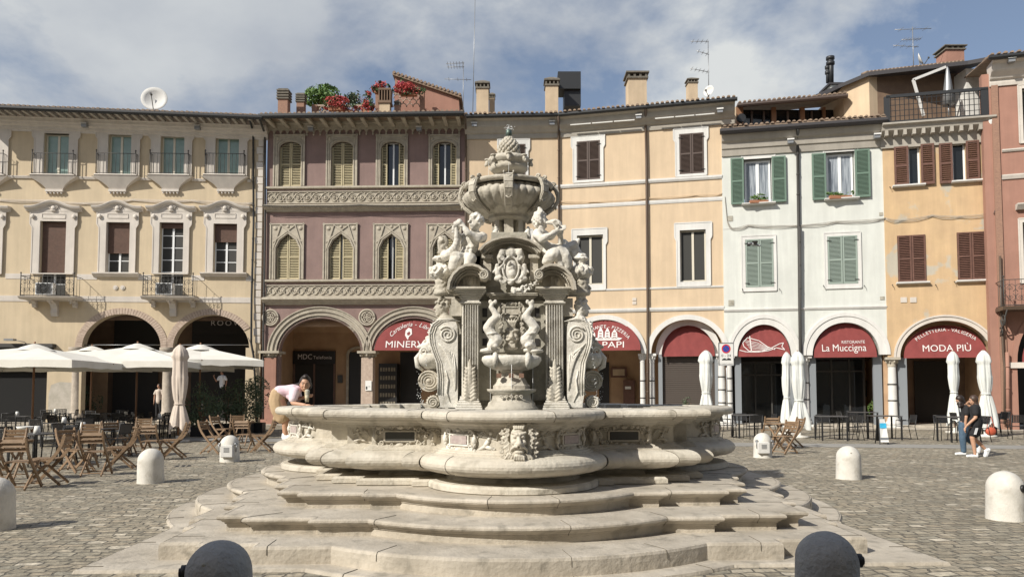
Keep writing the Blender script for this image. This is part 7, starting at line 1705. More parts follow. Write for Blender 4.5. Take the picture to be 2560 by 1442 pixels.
mk_bollard(*gb(376, 1206), 'bollard', 'plain white stone bollard standing before the wooden chairs at the left')
mk_bollard(*gb(574, 1153), 'bollard', 'small white bollard with a meter box, right of the closed beige parasol', box=1)
mk_bollard(*gb(1907, 1143), 'bollard', 'white bollard with meter box, beside the two folding chairs at the right', box=-1)
mk_bollard(*gb(2122, 1196), 'bollard', 'plain white bollard in front of the sandwich board', hole=True)
mk_bollard(*gb(2515, 1297), 'bollard', 'white bollard with a black socket, nearest the right edge', ring=-1.1)
mk_bollard(*gb(-17, 1322), 'bollard', 'white bollard cut off by the left edge')
p = P(549, 1400, 5.25); mk_bollard(p.x, p.y, 'shadeboll', 'whitish bollard in shade, bottom left beside the steps', ring=PI+.25, hole=True)
p = P(2066, 1400, 5.59); mk_bollard(p.x, p.y, 'shadeboll', 'whitish bollard in shade, bottom right beside the steps', ring=-.15)
# ------------------------------------------------------------------ furniture prototypes (local, front towards -y)
def proto(name, label, cat, group): return thing(name, (0, 0, 0), label, cat, group)
def wood_chair():
    t = proto('folding_chair', '', 'chair', 'wooden folding chairs'); w = .215
    for s_ in (-1, 1):
        b = MB(); pts = [(s_*w, .34, .88), (s_*w, .30, .72), (s_*w, .23, .58), (s_*w, .14, .46), (s_*w, -.26, .01)]
        for p, q in zip(pts[:-1], pts[1:]): b.bar(p, q, .028, .052, up=(0, 1, 0))
        b.ell((s_*w, .342, .885), (.012, .024, .02), 8, 5); local(b, 'back_leg', 'wood', t)
        b = MB(); b.bar((s_*(w-.03), -.20, .45), (s_*(w-.03), .28, .01), .022, .045, up=(0, 1, 0)); local(b, 'cross_leg', 'wood', t)
    b = MB(); n = 7
    for i in range(n): y = -.24+i*.062; b.box((-.19, y, .455), (.19, y+.048, .472))
    for s_ in (-1, 1): b.bar((s_*.18, -.24, .446), (s_*.18, .18, .446), .02, .03)
    local(b, 'seat', 'wood', t)
    b = MB()
    for z, y in ((.82, .325), (.745, .305), (.67, .272)): b.bar((-w, y, z), (w, y, z), .018, .060, up=(0, -.25, 1))
    local(b, 'backrest', 'wood', t)
    b = MB(); b.bar((-w, -.22, .06), (w, -.22, .06), .02, .02); b.bar((-w, .24, .06), (w, .24, .06), .02, .02); local(b, 'stretcher', 'wood', t)
    return t
def wood_table():
    t = proto('folding_table', '', 'table', 'wooden folding tables'); b = MB()
    for i in range(9): x = -.3+i*.067; b.box((x, -.3, .715), (x+.055, .3, .735))
    for s_ in (-1, 1): b.bar((-.3, s_*.24, .70), (.3, s_*.24, .70), .03, .03)
    local(b, 'table_top', 'wood', t)
    for s_ in (-1, 1):
        b = MB(); b.bar((s_*.22, -.26, .70), (s_*.22, .26, .01), .025, .045, up=(0, 1, 0)); local(b, 'leg', 'wood', t)
        b = MB(); b.bar((s_*.18, .26, .70), (s_*.18, -.26, .01), .025, .045, up=(0, 1, 0)); local(b, 'leg', 'wood', t)
    b = MB(); b.bar((-.22, -.22, .08), (.22, -.22, .08), .02, .02); b.bar((-.22, .22, .08), (.22, .22, .08), .02, .02); local(b, 'stretcher', 'wood', t)
    return t
def black_chair(rattan=False):
    t = proto('cafe_chair', '', 'chair', 'dark cafe chairs')
    for sx in (-1, 1):
        b = MB(); b.tube([(sx*.25, -.23, 0), (sx*.24, -.21, .45), (sx*.25, -.20, .66), (sx*.25, .15, .66)], .013, 6); local(b, 'leg', 'black', t)
        b = MB(); b.tube([(sx*.24, .30, 0), (sx*.23, .22, .45), (sx*.23, .30, .84)], .013, 6); local(b, 'leg', 'black', t)
    b = MB()
    for i in range(8): y = -.22+i*.056; b.box((-.23, y, .44), (.23, y+.04, .455))
    local(b, 'seat', 'black', t)
    b = MB(); b.tube([(-.23, .30, .84), (.23, .30, .84)], .013, 6); b.tube([(-.23, .255, .60), (.23, .255, .60)], .010, 6)
    if rattan:
        for i in range(7): x = -.2+i*.067; b.bar((x, .245, .56), (x, .30, .84), .022, .008, up=(0, 1, 0))
        for i in range(4): b.bar((-.23, .262+i*.013, .62+i*.065), (.23, .262+i*.013, .62+i*.065), .008, .022)
    else:
        for i in range(10): x = -.2+i*.0445; b.bar((x, .25, .58), (x, .30, .84), .034, .008, up=(0, 1, 0))
    local(b, 'backrest', 'black', t); return t
def black_table():
    t = proto('cafe_table', '', 'table', 'dark cafe tables'); b = MB(); b.box((-.4, -.4, .725), (.4, .4, .75), .004); local(b, 'table_top', 'tabletop', t)
    for sx in (-1, 1):
        for sy in (-1, 1): b = MB(); b.box((sx*.37-.022, sy*.37-.022, 0), (sx*.37+.022, sy*.37+.022, .72)); local(b, 'leg', 'black', t)
    return t
PR = {'wc': wood_chair(), 'wt': wood_table(), 'bc': black_chair(), 'rc': black_chair(True), 'bt': black_table()}
used = set()
def place(k, x, y, rz, label, sc=1):
    o = PR[k] if k not in used else copy_tree(PR[k]); used.add(k); o.location = (x, y, 0.01); o.rotation_euler = (0, 0, R(rz)); o['label'] = label; o.scale = (sc,)*3; return o
# rz: 0 faces the camera, 90 faces right, -90 faces left, 180 faces away
for (px, py, rz, lb) in (
    (52, 1222, 188, 'front wooden folding chair with its back to us, nearest the bottom left'),
    (118, 1212, -80, 'wooden folding chair turned left, second from the left at the front'),
    (190, 1180, 70, 'wooden folding chair facing right, left of the small wooden table'),
    (240, 1188, 190, 'wooden folding chair seen from behind at the middle of the front row'),
    (300, 1172, -72, 'wooden folding chair facing left with bright sunlit back slats'),
    (378, 1150, 185, 'wooden folding chair seen from behind, just above the plain left bollard'),
    (432, 1146, -78, 'wooden folding chair facing left in front of the closed beige parasol'),
    (350, 1120, 10, 'wooden folding chair on the far side of the second wooden table'),
    (212, 1150, 8, 'wooden folding chair behind the first wooden table'),
    (292, 1140, 60, 'darker wooden folding chair angled right between the two wooden tables'),
    (14, 1180, 5, 'wooden folding chair half cut by the left edge'),
    (534, 1134, 82, 'wooden folding chair facing right, left of the bollard with the meter box'),
    (612, 1128, 178, 'wooden folding chair with its back to us behind the boxed bollard'),
    (655, 1130, -85, 'wooden folding chair facing left towards the table by the girl'),
    (590, 1104, 15, 'wooden folding chair on the far side of the table beside the girl'),
    (556, 1108, 75, 'wooden folding chair partly hidden behind the boxed bollard'),
    (1923, 1112, 178, 'pale wooden folding chair at the left of the pair beside the right boxed bollard'),
    (1962, 1134, -60, 'pale wooden folding chair turned left, nearest of the right group'),
    (1978, 1118, -80, 'pale wooden folding chair at the back right of the right group')):
    place('wc', *gb(px, py), rz, lb)
for (px, py, rz, lb) in ((206, 1172, 5, 'small slatted wooden table among the front folding chairs'), (350, 1138, 0, 'small slatted wooden table behind the plain left bollard'), (22, 1200, 10, 'slatted wooden table at the left edge'), (604, 1114, 0, 'small slatted wooden table near the leaning girl'), (1950, 1122, 30, 'small slatted wooden table between the right folding chairs')):
    place('wt', *gb(px, py), rz, lb)
def short(l): w = l.split(','); return ' '.join(w[0].split()[:9])
# dark tables and chairs in the shade of the parasols (left)
TB = [(86, 1163, 'near dark table with a lantern, left of the first pole'), (229, 1142, 'near dark table with a lantern behind the folding chairs'), (194, 1099, 'dark table just in front of the left column base'), (50, 1086, 'dark table near the shaded shop window'), (134, 1070, 'far dark table beside the bare render patch'), (262, 1074, 'far dark table with lantern under the middle parasol'), (387, 1097, 'dark table left of the closed beige parasol'), (320, 1086, 'dark table in deep shade under the middle parasol'), (438, 1082, 'dark table behind the closed beige parasol'), (150, 1116, 'dark table between the two near lantern tables')]
for i, (px, py, lb) in enumerate(TB):
    x, y = gb(px, py); place('bt', x, y, (i*37) % 30-15, lb, .95)
    for j, (a, d) in enumerate(((0, .62), (180, .62), (90, .66), (-90, .66))):
        if (i*3+j) % 5 == 4: continue
        aa = R(a + (i*37) % 30 - 15); dx, dy_ = math.sin(aa)*-d, math.cos(aa)*d
        side = ('behind', 'in front of', 'at the right of', 'at the left of')
        wh = {0: 'behind', 180: 'in front of', 90: 'left of', -90: 'right of'}[a]
        place('rc' if i in (0, 4, 5, 6, 8) else 'bc', x+dx, y+dy_, a + (i*37) % 30-15 + ((i*7+j*11) % 17-8), 'dark cafe chair ' + wh + ' the ' + short(lb))
# right-hand terrace
TR = [(1868, 1094, 0, 'dark square table by the no parking sign, left of the white parasols'), (2078, 1100, -6, 'dark square table right of the pair of white parasols'), (2158, 1080, 0, 'dark table just outside the La Muccigna arch'), (2212, 1098, -5, 'dark square table behind the sandwich board'), (2392, 1104, 0, 'dark table left of the two walking women'), (2448, 1086, 0, 'dark table behind the two walking women')]
for i, (px, py, a0, lb) in enumerate(TR):
    x, y = gb(px, py); place('bt', x, y, a0, lb, 1.1)
    for j, (a, d) in enumerate(((0, .66), (180, .66), (90, .7), (-90, .7))):
        if (i+2*j) % 5 == 3 or (i == 3 and a == 180) or (i == 2 and a == 180) or (i == 1 and a == 90) or (i == 7 and a == 180) or (i == 6 and a == 180): continue
        aa = R(a+a0); wh = {0: 'behind', 180: 'in front of', 90: 'left of', -90: 'right of'}[a]
        place('bc', x-math.sin(aa)*d, y+math.cos(aa)*d, a+a0+((i*5+j*13) % 15-7), 'slatted dark chair ' + wh + ' the ' + short(lb))
place('bc', *gb(2545, 1098), 160, 'slatted dark chair cut off at the right edge'); place('bc', *gb(2500, 1082), -80, 'slatted dark chair beside the rightmost column')
# white candle holders on the left tables
for i, (k, dx, dy_) in enumerate(((0, .1, -.1), (1, -.1, -.25), (3, -.2, .1), (4, .15, -.15), (2, -.3, 0), (6, .1, .1), (7, -.1, 0), (9, .1, .0), (8, .2, .1))):
    x, y = gb(TB[k][0], TB[k][1]); b = MB(); z = .715+.01; b.lathe([(0, z), (.075, z), (.052, z+.17), (.045, z+.17), (.06, z+.02)], (x+dx, y+dy_, 0), 12)
    b.build('table_lantern', 'paper', None, 'small white lantern on the ' + TB[k][2], 'lantern', 'white lanterns on the cafe tables')
b = MB(); x, y = gb(60, 1150); b.lathe([(0, .75), (.15, .75), (.19, .82), (.175, .82), (.14, .77), (0, .765)], (x, y, 0), 18); b.build('bowl', 'paper', None, 'white bowl on the slatted table at the left edge', 'bowl')
# ------------------------------------------------------------------ parasols
def parasol_open(px, D, ztop, half, rz, m, label, zedge=None, pm='pole'):
    p = P(px, YH, D); t = thing('open_parasol', (p.x, p.y, 0), label, 'parasol', 'open canvas parasols over the left terrace', R(rz))
    b = MB(); b.tube([(0, 0, .05), (0, 0, ztop-.05)], .035, 10); local(b, 'pole', pm, t)
    b = MB(); b.lathe([(0, 0), (.34, 0), (.34, .06), (.06, .08), (.06, .2), (0, .2)], n=20); local(b, 'base', 'bollard', t)
    ze = zedge or ztop-.72; n = 10; vs = []; fs = []; seg = 40
    for i in range(n+1):
        t_ = .06+.94*i/n
        for k in range(seg):
            a = 2*PI*k/seg; c, s_ = math.cos(a), math.sin(a); q = 1/max(abs(c), abs(s_)); u = (k % (seg//4))/(seg/4)   # 0 at side midpoints
            mid = abs(((k+seg//8) % (seg//4))/(seg/4)-.5)*2                                                              # 1 at corners? 0 mid
            z = ztop - (ztop-ze)*t_ - .05*math.sin(PI*t_)*(1-mid)
            rr_ = t_*half*q*(1-.035*(1-mid)*t_); vs.append((rr_*c, rr_*s_, z + .06*mid*t_*0))
    for i in range(n):
        for k in range(seg): fs.append((i*seg+k, i*seg+(k+1) % seg, (i+1)*seg+(k+1) % seg, (i+1)*seg+k))
    k0 = n*seg; base = len(vs)
    for k in range(seg): x, y, z = vs[k0+k]; vs.append((x*1.003, y*1.003, z-.22+.02*math.sin(k*2.3)))
    for k in range(seg): fs.append((k0+k, k0+(k+1) % seg, base+(k+1) % seg, base+k))
    b = MB(); b.add(vs, fs, False); can = local(b, 'canopy', m, t)
    b = MB(); b.lathe([(.62, ztop-.14), (.38, ztop-.02), (.1, ztop+.08), (0, ztop+.1)], n=16, rf=lambda a, z: 1+.10*math.sin(4*a+PI/2)+.05*math.sin(9*a)); local(b, 'vent_cap', m, can)
    b = MB()
    for k in range(8):
        a = k*PI/4+PI/4*0; q = 1/max(abs(math.cos(a)), abs(math.sin(a))); b.bar((0, 0, ztop-.12), (math.cos(a)*half*q*.97, math.sin(a)*half*q*.97, ze-.03), .03, .035)
    local(b, 'ribs', 'pole', t)
    b = MB(); b.tube([(0, 0, ztop+.08), (0, 0, ztop+.17)], .03, 8); local(b, 'finial', 'pole', t); return t
parasol_open(83, 25.0, 3.17, 2.7, 2, 'umb', 'open off-white parasol at the far left, partly outside the picture', 2.62)
parasol_open(227, 33.5, 3.62, 2.4, 0, 'umb', 'open off-white parasol furthest back, between its two neighbours', 3.0)
parasol_open(341, 28.3, 3.40, 2.75, 3, 'umb', 'widest open off-white parasol in the middle of the left terrace', 2.72)
parasol_open(499, 29.3, 3.42, 2.15, 24, 'umb', 'open off-white parasol at the right end with a drooping corner', 2.85)
def parasol_closed(px, py, ytop, wpx, m, label, tie=.42, tilt=0, lean=0, grp='closed parasols'):
    g = G(px, py); D = g.y; H = P(px, ytop, D).z; W_ = wpx*D/F/2; t = thing('closed_parasol', (g.x, g.y, 0), label, 'parasol', grp)
    b = MB(); b.lathe([(0, 0), (.36, 0), (.36, .07), (.07, .10), (.07, .22), (0, .22)], n=22); local(b, 'base', 'bollard', t)
    b = MB(); b.tube([(0, 0, .1), (0, 0, H-.05)], .028, 8); b.tube([(0, 0, H-.06), (0, 0, H+.04)], .03, 8); local(b, 'pole', 'pole', t)
    z0 = .42; rn_ = random.Random(int(px)); ph = [rn_.uniform(0, 6.28) for _ in range(4)]; prof = []
    N_ = 34
    for i in range(N_+1):
        u = i/N_; z = z0+(H-z0)*u
        if u < tie: r = W_*(1.0-.55*(u/tie)**1.2)
        elif u < .84: r = W_*(.45+.27*math.sin(PI/2*(u-tie)/(.6*(.84-tie)))) if u < tie+.6*(.84-tie) else W_*(.72-.06*(u-tie)/(.84-tie))
        elif u < .87: r = W_*.82
        else: r = W_*(.80*(1-((u-.87)/.13)**2.2)*.75+.16)
        prof.append((max(r, .02), z))
    def rf(a, z):
        u = (z-z0)/(H-z0); k = 1.0 if u < tie else .8
        return 1+k*(.17*math.sin(4*a+ph[0]+u*2.5)+.12*math.sin(7*a+ph[1]-u*4)+.09*math.sin(13*a+ph[2]+u*3))*(1-.5*u)*(.35 if abs(u-tie) < .03 else 1)
    b = MB(); b.lathe(prof, n=56, rf=rf, sy=.8)
    for i, v in enumerate(b.v):
        u = (v.z-z0)/(H-z0)
        if u < .02: b.v[i] = v + V((0, 0, .14*math.sin(3*math.atan2(v.y, v.x)+ph[3])))
        b.v[i].x += lean*(1-u)*W_
    can = local(b, 'canopy', m, t); zt_ = z0+(H-z0)*tie; b = MB(); b.tube([(math.cos(a*PI/8)*W_*.5+lean*(1-tie)*W_, math.sin(a*PI/8)*W_*.42, zt_) for a in range(17)], .018, 6); local(b, 'tie_strap', m, can); return t
parasol_closed(445, 1105, 862, 50, 'umbpink', 'tall closed beige parasol standing behind the wooden chairs', .30, lean=.1)
parasol_closed(1768, 1078, 876, 44, 'umbw', 'closed white parasol in front of the grey roller shutter', .40, lean=-.1)
parasol_closed(1970, 1086, 880, 30, 'umbw', 'narrow closed white parasol, left one of the pair at the mint house', .36, lean=-.1)
parasol_closed(1998, 1094, 878, 46, 'umbw', 'wider closed white parasol, right one of the pair at the mint house', .34, lean=.1)
parasol_closed(2388, 1082, 878, 34, 'umbw', 'closed white parasol behind the head of the left walking woman', .42)
parasol_closed(2465, 1092, 876, 44, 'umbw', 'closed white parasol right of the walking women', .42, lean=.25)
# ------------------------------------------------------------------ plants
def pot_plant(px, py, D, label, w=.9, h=1.6, pot=True, m='leafg', n=1500, seed=1, cat='shrub', name='potted_shrub', grp='potted shrubs at the edge of the left terrace'):
    g = P(px, py, D); t = thing(name, (g.x, D, 0), label, cat, grp); b = MB(); b.box((-w*.32, -.22, .0), (w*.32, .22, .42), .01)
    local(b, 'planter', 'black', t); b = MB(); rn_ = random.Random(seed)
    for k in range(9): a = rn_.uniform(0, 6.28); r = rn_.uniform(.1, w*.4); b.tube([(0, 0, .4), (math.cos(a)*r*.5, math.sin(a)*r*.4, .4+h*.4), (math.cos(a)*r, math.sin(a)*r*.7, .4+h*.8)], [.012, .008, .004], 4)
    local(b, 'stems', 'pole', t); b = MB(); leaves(b, (0, 0, .45+h*.48), (w*.6, w*.42, h*.55), n, .05, seed); local(b, 'foliage', m, t); return t
pot_plant(505, 1085, 28.2, 'bushy grey-green shrub in a dark planter right of the beige parasol', 1.1, 1.5, seed=3)
pot_plant(565, 1085, 29.5, 'bushy grey-green shrub in the middle of the planter row', 1.2, 1.3, seed=4)
pot_plant(605, 1085, 30.0, 'tall bushy shrub in the planter row near the maroon arcade', 1.2, 1.6, seed=5)
pot_plant(640, 1085, 30.6, 'bushy shrub at the right end of the planter row behind the girl', 1.0, 1.7, seed=6)
pot_plant(2188, 1040, 37.0, 'small green plant in a pot beside the steel jamb of the restaurant arch', .5, 1.0, m='leafl', n=500, seed=8, grp='potted plants in the arcade')
pot_plant(225, 1000, 41.0, 'round dark potted bush in the left arcade', 1.0, 1.5, seed=9, n=700, grp='potted plants in the arcade')
pot_plant(1722, 1040, 37.6, 'dark leafy plant in a pot beside the pizzeria wall', .6, .9, seed=10, n=500, grp='potted plants in the arcade')
pot_plant(1090, 1000, 38.2, 'dark potted plant beside the vending machine', .5, 1.2, seed=12, n=500, grp='potted plants in the arcade')
def flowers(px, py, D, w, h, label, m='flower', n=900, seed=1, green=.35, name='flowering_plant', dep=.6, gm='leaf', ls=.07, cat='flowers', grp='red flowers on the roof terrace'):
    g = P(px, py, D); t = thing(name, (g.x, g.y, g.z), label, cat, grp); w_, h_ = w*D/F/2, h*D/F/2
    b = MB(); leaves(b, (0, 0, 0), (w_, dep*.5, h_), int(n*green), ls, seed); local(b, 'foliage', gm, t)
    if m: b = MB(); leaves(b, (0, -.08, h_*.12), (w_, dep*.5, h_), int(n*(1-green)), ls, seed+50); local(b, 'blossom', m, t)
    b = MB(); b.box((-w_*.55, -.14, -h_*1.0), (w_*.55, .14, -h_*.5)); local(b, 'trough', 'terracotta', t); return t
D = 41.5
flowers(840, 262, D, 66, 34, 'large mound of red flowers left of the terrace on the maroon roof', n=1500, seed=1)
flowers(950, 220, D, 48, 30, 'red flowers above the slotted chimney on the maroon roof', n=900, seed=2)
flowers(1022, 226, D, 76, 30, 'long red flower trough in front of the stair hut roof', n=1500, seed=3)
flowers(918, 262, D, 34, 52, 'trailing red flowers hanging beside the brick terrace pier', n=800, seed=4)
flowers(870, 272, D+.4, 46, 24, 'low red flowers between the mound and the trailing plant', n=400, seed=5, green=.6)
flowers(1000, 208, D+.3, 20, 24, 'small upright pink flowers before the stair hut gable', m='pink', n=250, seed=6)
def roof_shrub(px, py, D, w, h, label, m, n, seed):
    g = P(px, py, D); t = thing('shrub', (g.x, g.y, g.z), label, 'shrub', 'shrubs on the roof terrace'); w_, h_ = w*D/F/2, h*D/F/2; b = MB(); leaves(b, (0, 0, 0), (w_, w_*.7, h_), n, .11, seed); local(b, 'foliage', m, t)
    b = MB()
    for k in range(6): b.tube([(0, 0, -h_-.6), (w_*.5*math.cos(k), w_*.3*math.sin(k), h_*.3)], [.03, .01], 5)
    local(b, 'stems', 'pole', t)
roof_shrub(808, 244, 43, 84, 60, 'large dense green shrub at the left of the roof terrace', 'leafl', 2000, 1)
roof_shrub(893, 244, 43.5, 60, 52, 'sparse olive shrub in the middle of the roof terrace', 'leafg', 500, 2)
def sill_plant(px, py, f, w, h, label, seed):
    u, z = f.uz(px, py, -.2); p = f.pt(u, z, -.2); t = thing('window_box', tuple(p), label, 'window box', 'flower boxes on the mint house sills'); w_, h_ = w*.0188/2, h*.0188/2
    b = MB(); b.box((-w_*.9, -.1, -h_*1.0), (w_*.9, .1, -h_*.35), .008); local(b, 'trough', 'terracotta', t); b = MB(); leaves(b, (0, 0, h_*.2), (w_, .14, h_*.75), 420, .05, seed); local(b, 'foliage', 'leafl', t)
sill_plant(1897, 497, fmint, 52, 24, 'leafy window box on the left green-shuttered window', 1); sill_plant(2101, 485, fmint, 62, 26, 'wide leafy window box on the right green-shuttered window', 2)
# ------------------------------------------------------------------ roof items
def dish(px, py, D, r, label, zb, az=0, el=.5):
    c = P(px, py, D); t = thing('satellite_dish', (c.x, c.y, zb), label, 'satellite dish', 'satellite dishes on the roofs'); b = MB(); b.tube([(0, .12, 0), (0, .12, c.z-zb)], .03, 8); local(b, 'mast', 'greymetal', t)
    b = MB(Matrix.Translation((0, 0, c.z-zb)) @ Matrix.Rotation(az, 4, 'Z') @ Matrix.Rotation(PI/2-el*.35, 4, 'X')); b.lathe([(0, -.14*r*2), (r*.4, -.11*r*2), (r*.75, -.04*r*2), (r, .04*r*2), (r*.99, .05*r*2), (r*.73, -.02*r*2), (r*.4, -.085*r*2), (0, -.11*r*2)], n=28); local(b, 'reflector', 'white', t)
    b = MB(Matrix.Translation((0, 0, c.z-zb)) @ Matrix.Rotation(az, 4, 'Z') @ Matrix.Rotation(PI/2-el*.35, 4, 'X')); b.tube([(0, -r, 0), (0, -.1, r*.95)], .02, 6); b.tube([(0, -.1, r*.85), (0, -.1, r*1.05)], .06, 8); local(b, 'feed_arm', 'plaque', t)
dish(386, 248, 38.5, .66, 'large white satellite dish on the cream palazzo roof', P(386, 275, 38.5).z-.2, .2)
dish(1772, 228, 38.6, .30, 'small satellite dish at the right end of the apricot roof', P(1772, 245, 38.6).z-.2, -.8)
dish(2302, 150, 37.5, .36, 'satellite dish on the attic roof of the orange house', P(2302, 175, 37.5).z-.3, .9, .9)
def antenna(px, ybot, ytop, D, arms, label, tall=.022):
    p = P(px, ybot, D); q = P(px, ytop, D); t = thing('antenna', tuple(p), label, 'antenna', 'television aerials on the roofs'); b = MB(); b.tube([(0, 0, -.5), (0, 0, q.z-p.z)], tall, 6); local(b, 'mast', 'greymetal', t); b = MB()
    for (y, x0, x1, dy_, n) in arms:
        z = P(px, y, D).z-p.z; k = D/F; a = V(((x0-px)*k, 0, z+dy_*k)); c = V(((x1-px)*k, 0, z)); b.tube([a, c], .018, 5)
        for i in range(n): e = a.lerp(c, (i+.5)/n); b.tube([e+V((0, -.3, -.02)), e+V((0, .3, .02))], .010, 4); b.tube([e+V((0, 0, -.08)), e+V((0, 0, .08))], .008, 4)
    local(b, 'elements', 'greymetal', t)
antenna(1772, 240, 103, 38.8, ((104, 1727, 1774, 0, 4), (137, 1742, 1774, 10, 3), (181, 1725, 1774, 10, 5)), 'tall television aerial with three arms on the apricot roof')
antenna(1158, 280, 155, 42.5, ((158, 1114, 1160, -2, 6), (168, 1116, 1160, 0, 6), (200, 1110, 1178, 2, 3)), 'television aerial behind the stair hut of the maroon roof')
antenna(2284, 165, 68, 38, ((72, 2238, 2332, -3, 3), (98, 2255, 2305, -2, 6), (118, 2233, 2298, 4, 4)), 'television aerial with three arms on the attic roof of the orange house')
b = MB(); a = P(1182, 282, 42.8); b.tube([a, P(1188, -20, 42.8)], .02, 5); b.build('pole_wire', 'greymetal', None, 'thin tall lightning rod rising out of the picture above the maroon roof', 'rod')
p = P(950, 212, 41); b = MB(); b.tube([p+V((0, 0, -.6)), p+V((0, 0, .1))], .02, 6); b.ell(p+V((0, 0, .16)), (.10, .14, .08), 8, 6); b.build('roof_spotlight', 'gutter', None, 'small black spotlight on a rod above the red flowers', 'spotlight')
# terrace parasol frame on the orange house
p = P(2372, 290, 35.6); t = thing('terrace_parasol', tuple(p), 'closed grey cantilever parasol on the roof terrace', 'parasol'); k = 35.6/F
g_ = lambda x, y: V(((x-2372)*k, 0, P(2372, y, 35.6).z-p.z))
b = MB()
for a_, c_ in (((2308, 290), (2284, 200)), ((2284, 200), (2368, 168))): b.bar(g_(*a_), g_(*c_), .08, .12)
local(b, 'frame', 'white', t); b = MB(); b.lathe([(0, g_(2372, 166).z), (.06, g_(2372, 172).z), (.2, g_(2372, 225).z), (.27, g_(2372, 262).z), (.05, g_(2372, 262).z)], n=16, rf=lambda a, z: 1+.15*math.sin(7*a)); b.tube([(0, 0, 0), (0, 0, .6)], .04, 8); local(b, 'folded_canopy', 'greymetal', t)
p = P(1853, 296, 38.4); b = MB(); b.tube([p+V((0, -.1, 0)), p+V((0, .1, 0))], .22, 16); b.tube([p+V((0, 0, -.6)), p], .03, 6); b.build('roof_fan', 'gutter', None, 'round black fan at the corner between apricot and mint roofs', 'fan')
# ------------------------------------------------------------------ signs
g = P(1818, YH, 33.2); t = thing('no_parking_sign', (g.x, g.y, 0), 'no parking sign with tow-away pictogram on a grey pole', 'sign'); c = P(1815, 885, 33.2)
b = MB(); b.tube([(0, .05, 0), (0, .05, P(1815, 857, 33.2).z)], .03, 8); local(b, 'post', 'greymetal', t)
w2, h2 = 18.5*33.2/F, 28*33.2/F; b = MB(); cx = c.x-g.x; b.box((cx-w2, -.02, c.z-h2), (cx+w2, .01, c.z+h2)); pl = local(b, 'sign_board', 'paper', t)
b = MB()
for s1_, s2_ in (((-1, -1), (1, -1)), ((1, -1), (1, 1)), ((1, 1), (-1, 1)), ((-1, 1), (-1, -1))): b.bar((cx+s1_[0]*w2, -.025, c.z+s1_[1]*h2), (cx+s2_[0]*w2, -.025, c.z+s2_[1]*h2), .02, .03)
local(b, 'sign_border', 'greymetal', pl)
def disc(b, cx, cz, r, y, r0=0, n=28):
    vs = [(cx+r*math.cos(2*PI*k/n), y, cz+r*math.sin(2*PI*k/n)) for k in range(n)]
    if r0: vs += [(cx+r0*math.cos(2*PI*k/n), y, cz+r0*math.sin(2*PI*k/n)) for k in range(n)]; b.add(vs, [(k, (k+1) % n, n+(k+1) % n, n+k) for k in range(n)])
    else: b.add(vs, [tuple(range(n))])
b = MB(); disc(b, cx, c.z+h2*.48, .20, -.026, .15); a_ = .13; b.bar((cx-a_, -.028, c.z+h2*.48+a_), (cx+a_, -.028, c.z+h2*.48-a_), .045, .004); local(b, 'red_ring', 'signred', pl)
b = MB(); disc(b, cx, c.z+h2*.48, .15, -.0245); local(b, 'blue_disc', 'darkblue', pl)
b = MB(); text_mb(b, '0 - 24', lambda x, z: V((cx+x, -.024, c.z-.07+z)), .16, width=.42); text_mb(b, 'su tutta la piazza', lambda x, z: V((cx+x, -.024, c.z-h2*.86+z)), .07, width=.58); b.poly([(cx-.2, c.z-.27), (cx+.22, c.z-.27), (cx+.2, c.z-.2), (cx+.08, c.z-.17), (cx+.02, c.z-.23), (cx-.05, c.z-.18), (cx-.16, c.z-.21)], [], lambda x, z, q: V((x, -.024, z)), 0); local(b, 'sign_print', 'black', pl)
g = G(2205, 1110); t = thing('sandwich_board', (g.x, g.y, 0), 'a-frame board with a blue and white panel before the dark tables', 'sign board', rz=R(22))
b = MB(); z1 = .80; b.bar((-.22, -.12, 0), (-.06, .05, z1), .03, .03); b.bar((.02, -.22, 0), (.16, .02, z1), .03, .03); b.bar((.42, .3, 0), (.18, .1, z1), .03, .03); b.bar((.18, .42, 0), (-.04, .12, z1), .03, .03); local(b, 'frame', 'black', t)
def q4(b, s0, s1, off=-.012):
    L0, L1, R0, R1 = V((-.20, -.12, .08)), V((-.055, .045, z1)), V((.04, -.22, .08)), V((.165, .015, z1)); o_ = V((0, off, 0)); f_ = lambda a, c_, s_: a.lerp(c_, s_)+o_
    b.add([f_(L0, L1, s0), f_(R0, R1, s0), f_(R0, R1, s1), f_(L0, L1, s1)], [(0, 1, 2, 3)])
b = MB(); q4(b, 0, 1); pn = local(b, 'panel', 'paper', t); b = MB(); q4(b, .60, .82, -.018); local(b, 'blue_band', 'blue', pn); b = MB(); q4(b, .1, .2, -.018); local(b, 'panel_print', 'greymetal', pn)
b = MB(); b.add([V((.20, .42, .08)), V((.40, .30, .08)), V((.175, .095, z1)), V((-.03, .12, z1))], [(0, 1, 2, 3)]); local(b, 'rear_panel', 'black', t)
# bag on a chair by the women
g = G(2478, 1098); b = MB(); b.ell((g.x, g.y, .28), (.19, .08, .15), 12, 8); b.tube([(g.x-.14, g.y, .36), (g.x-.08, g.y, .8), (g.x+.02, g.y, .8), (g.x+.14, g.y, .36)], .014, 6); b.build('handbag', 'bag', None, 'red leather bag with long straps hanging beside a dark chair', 'bag')
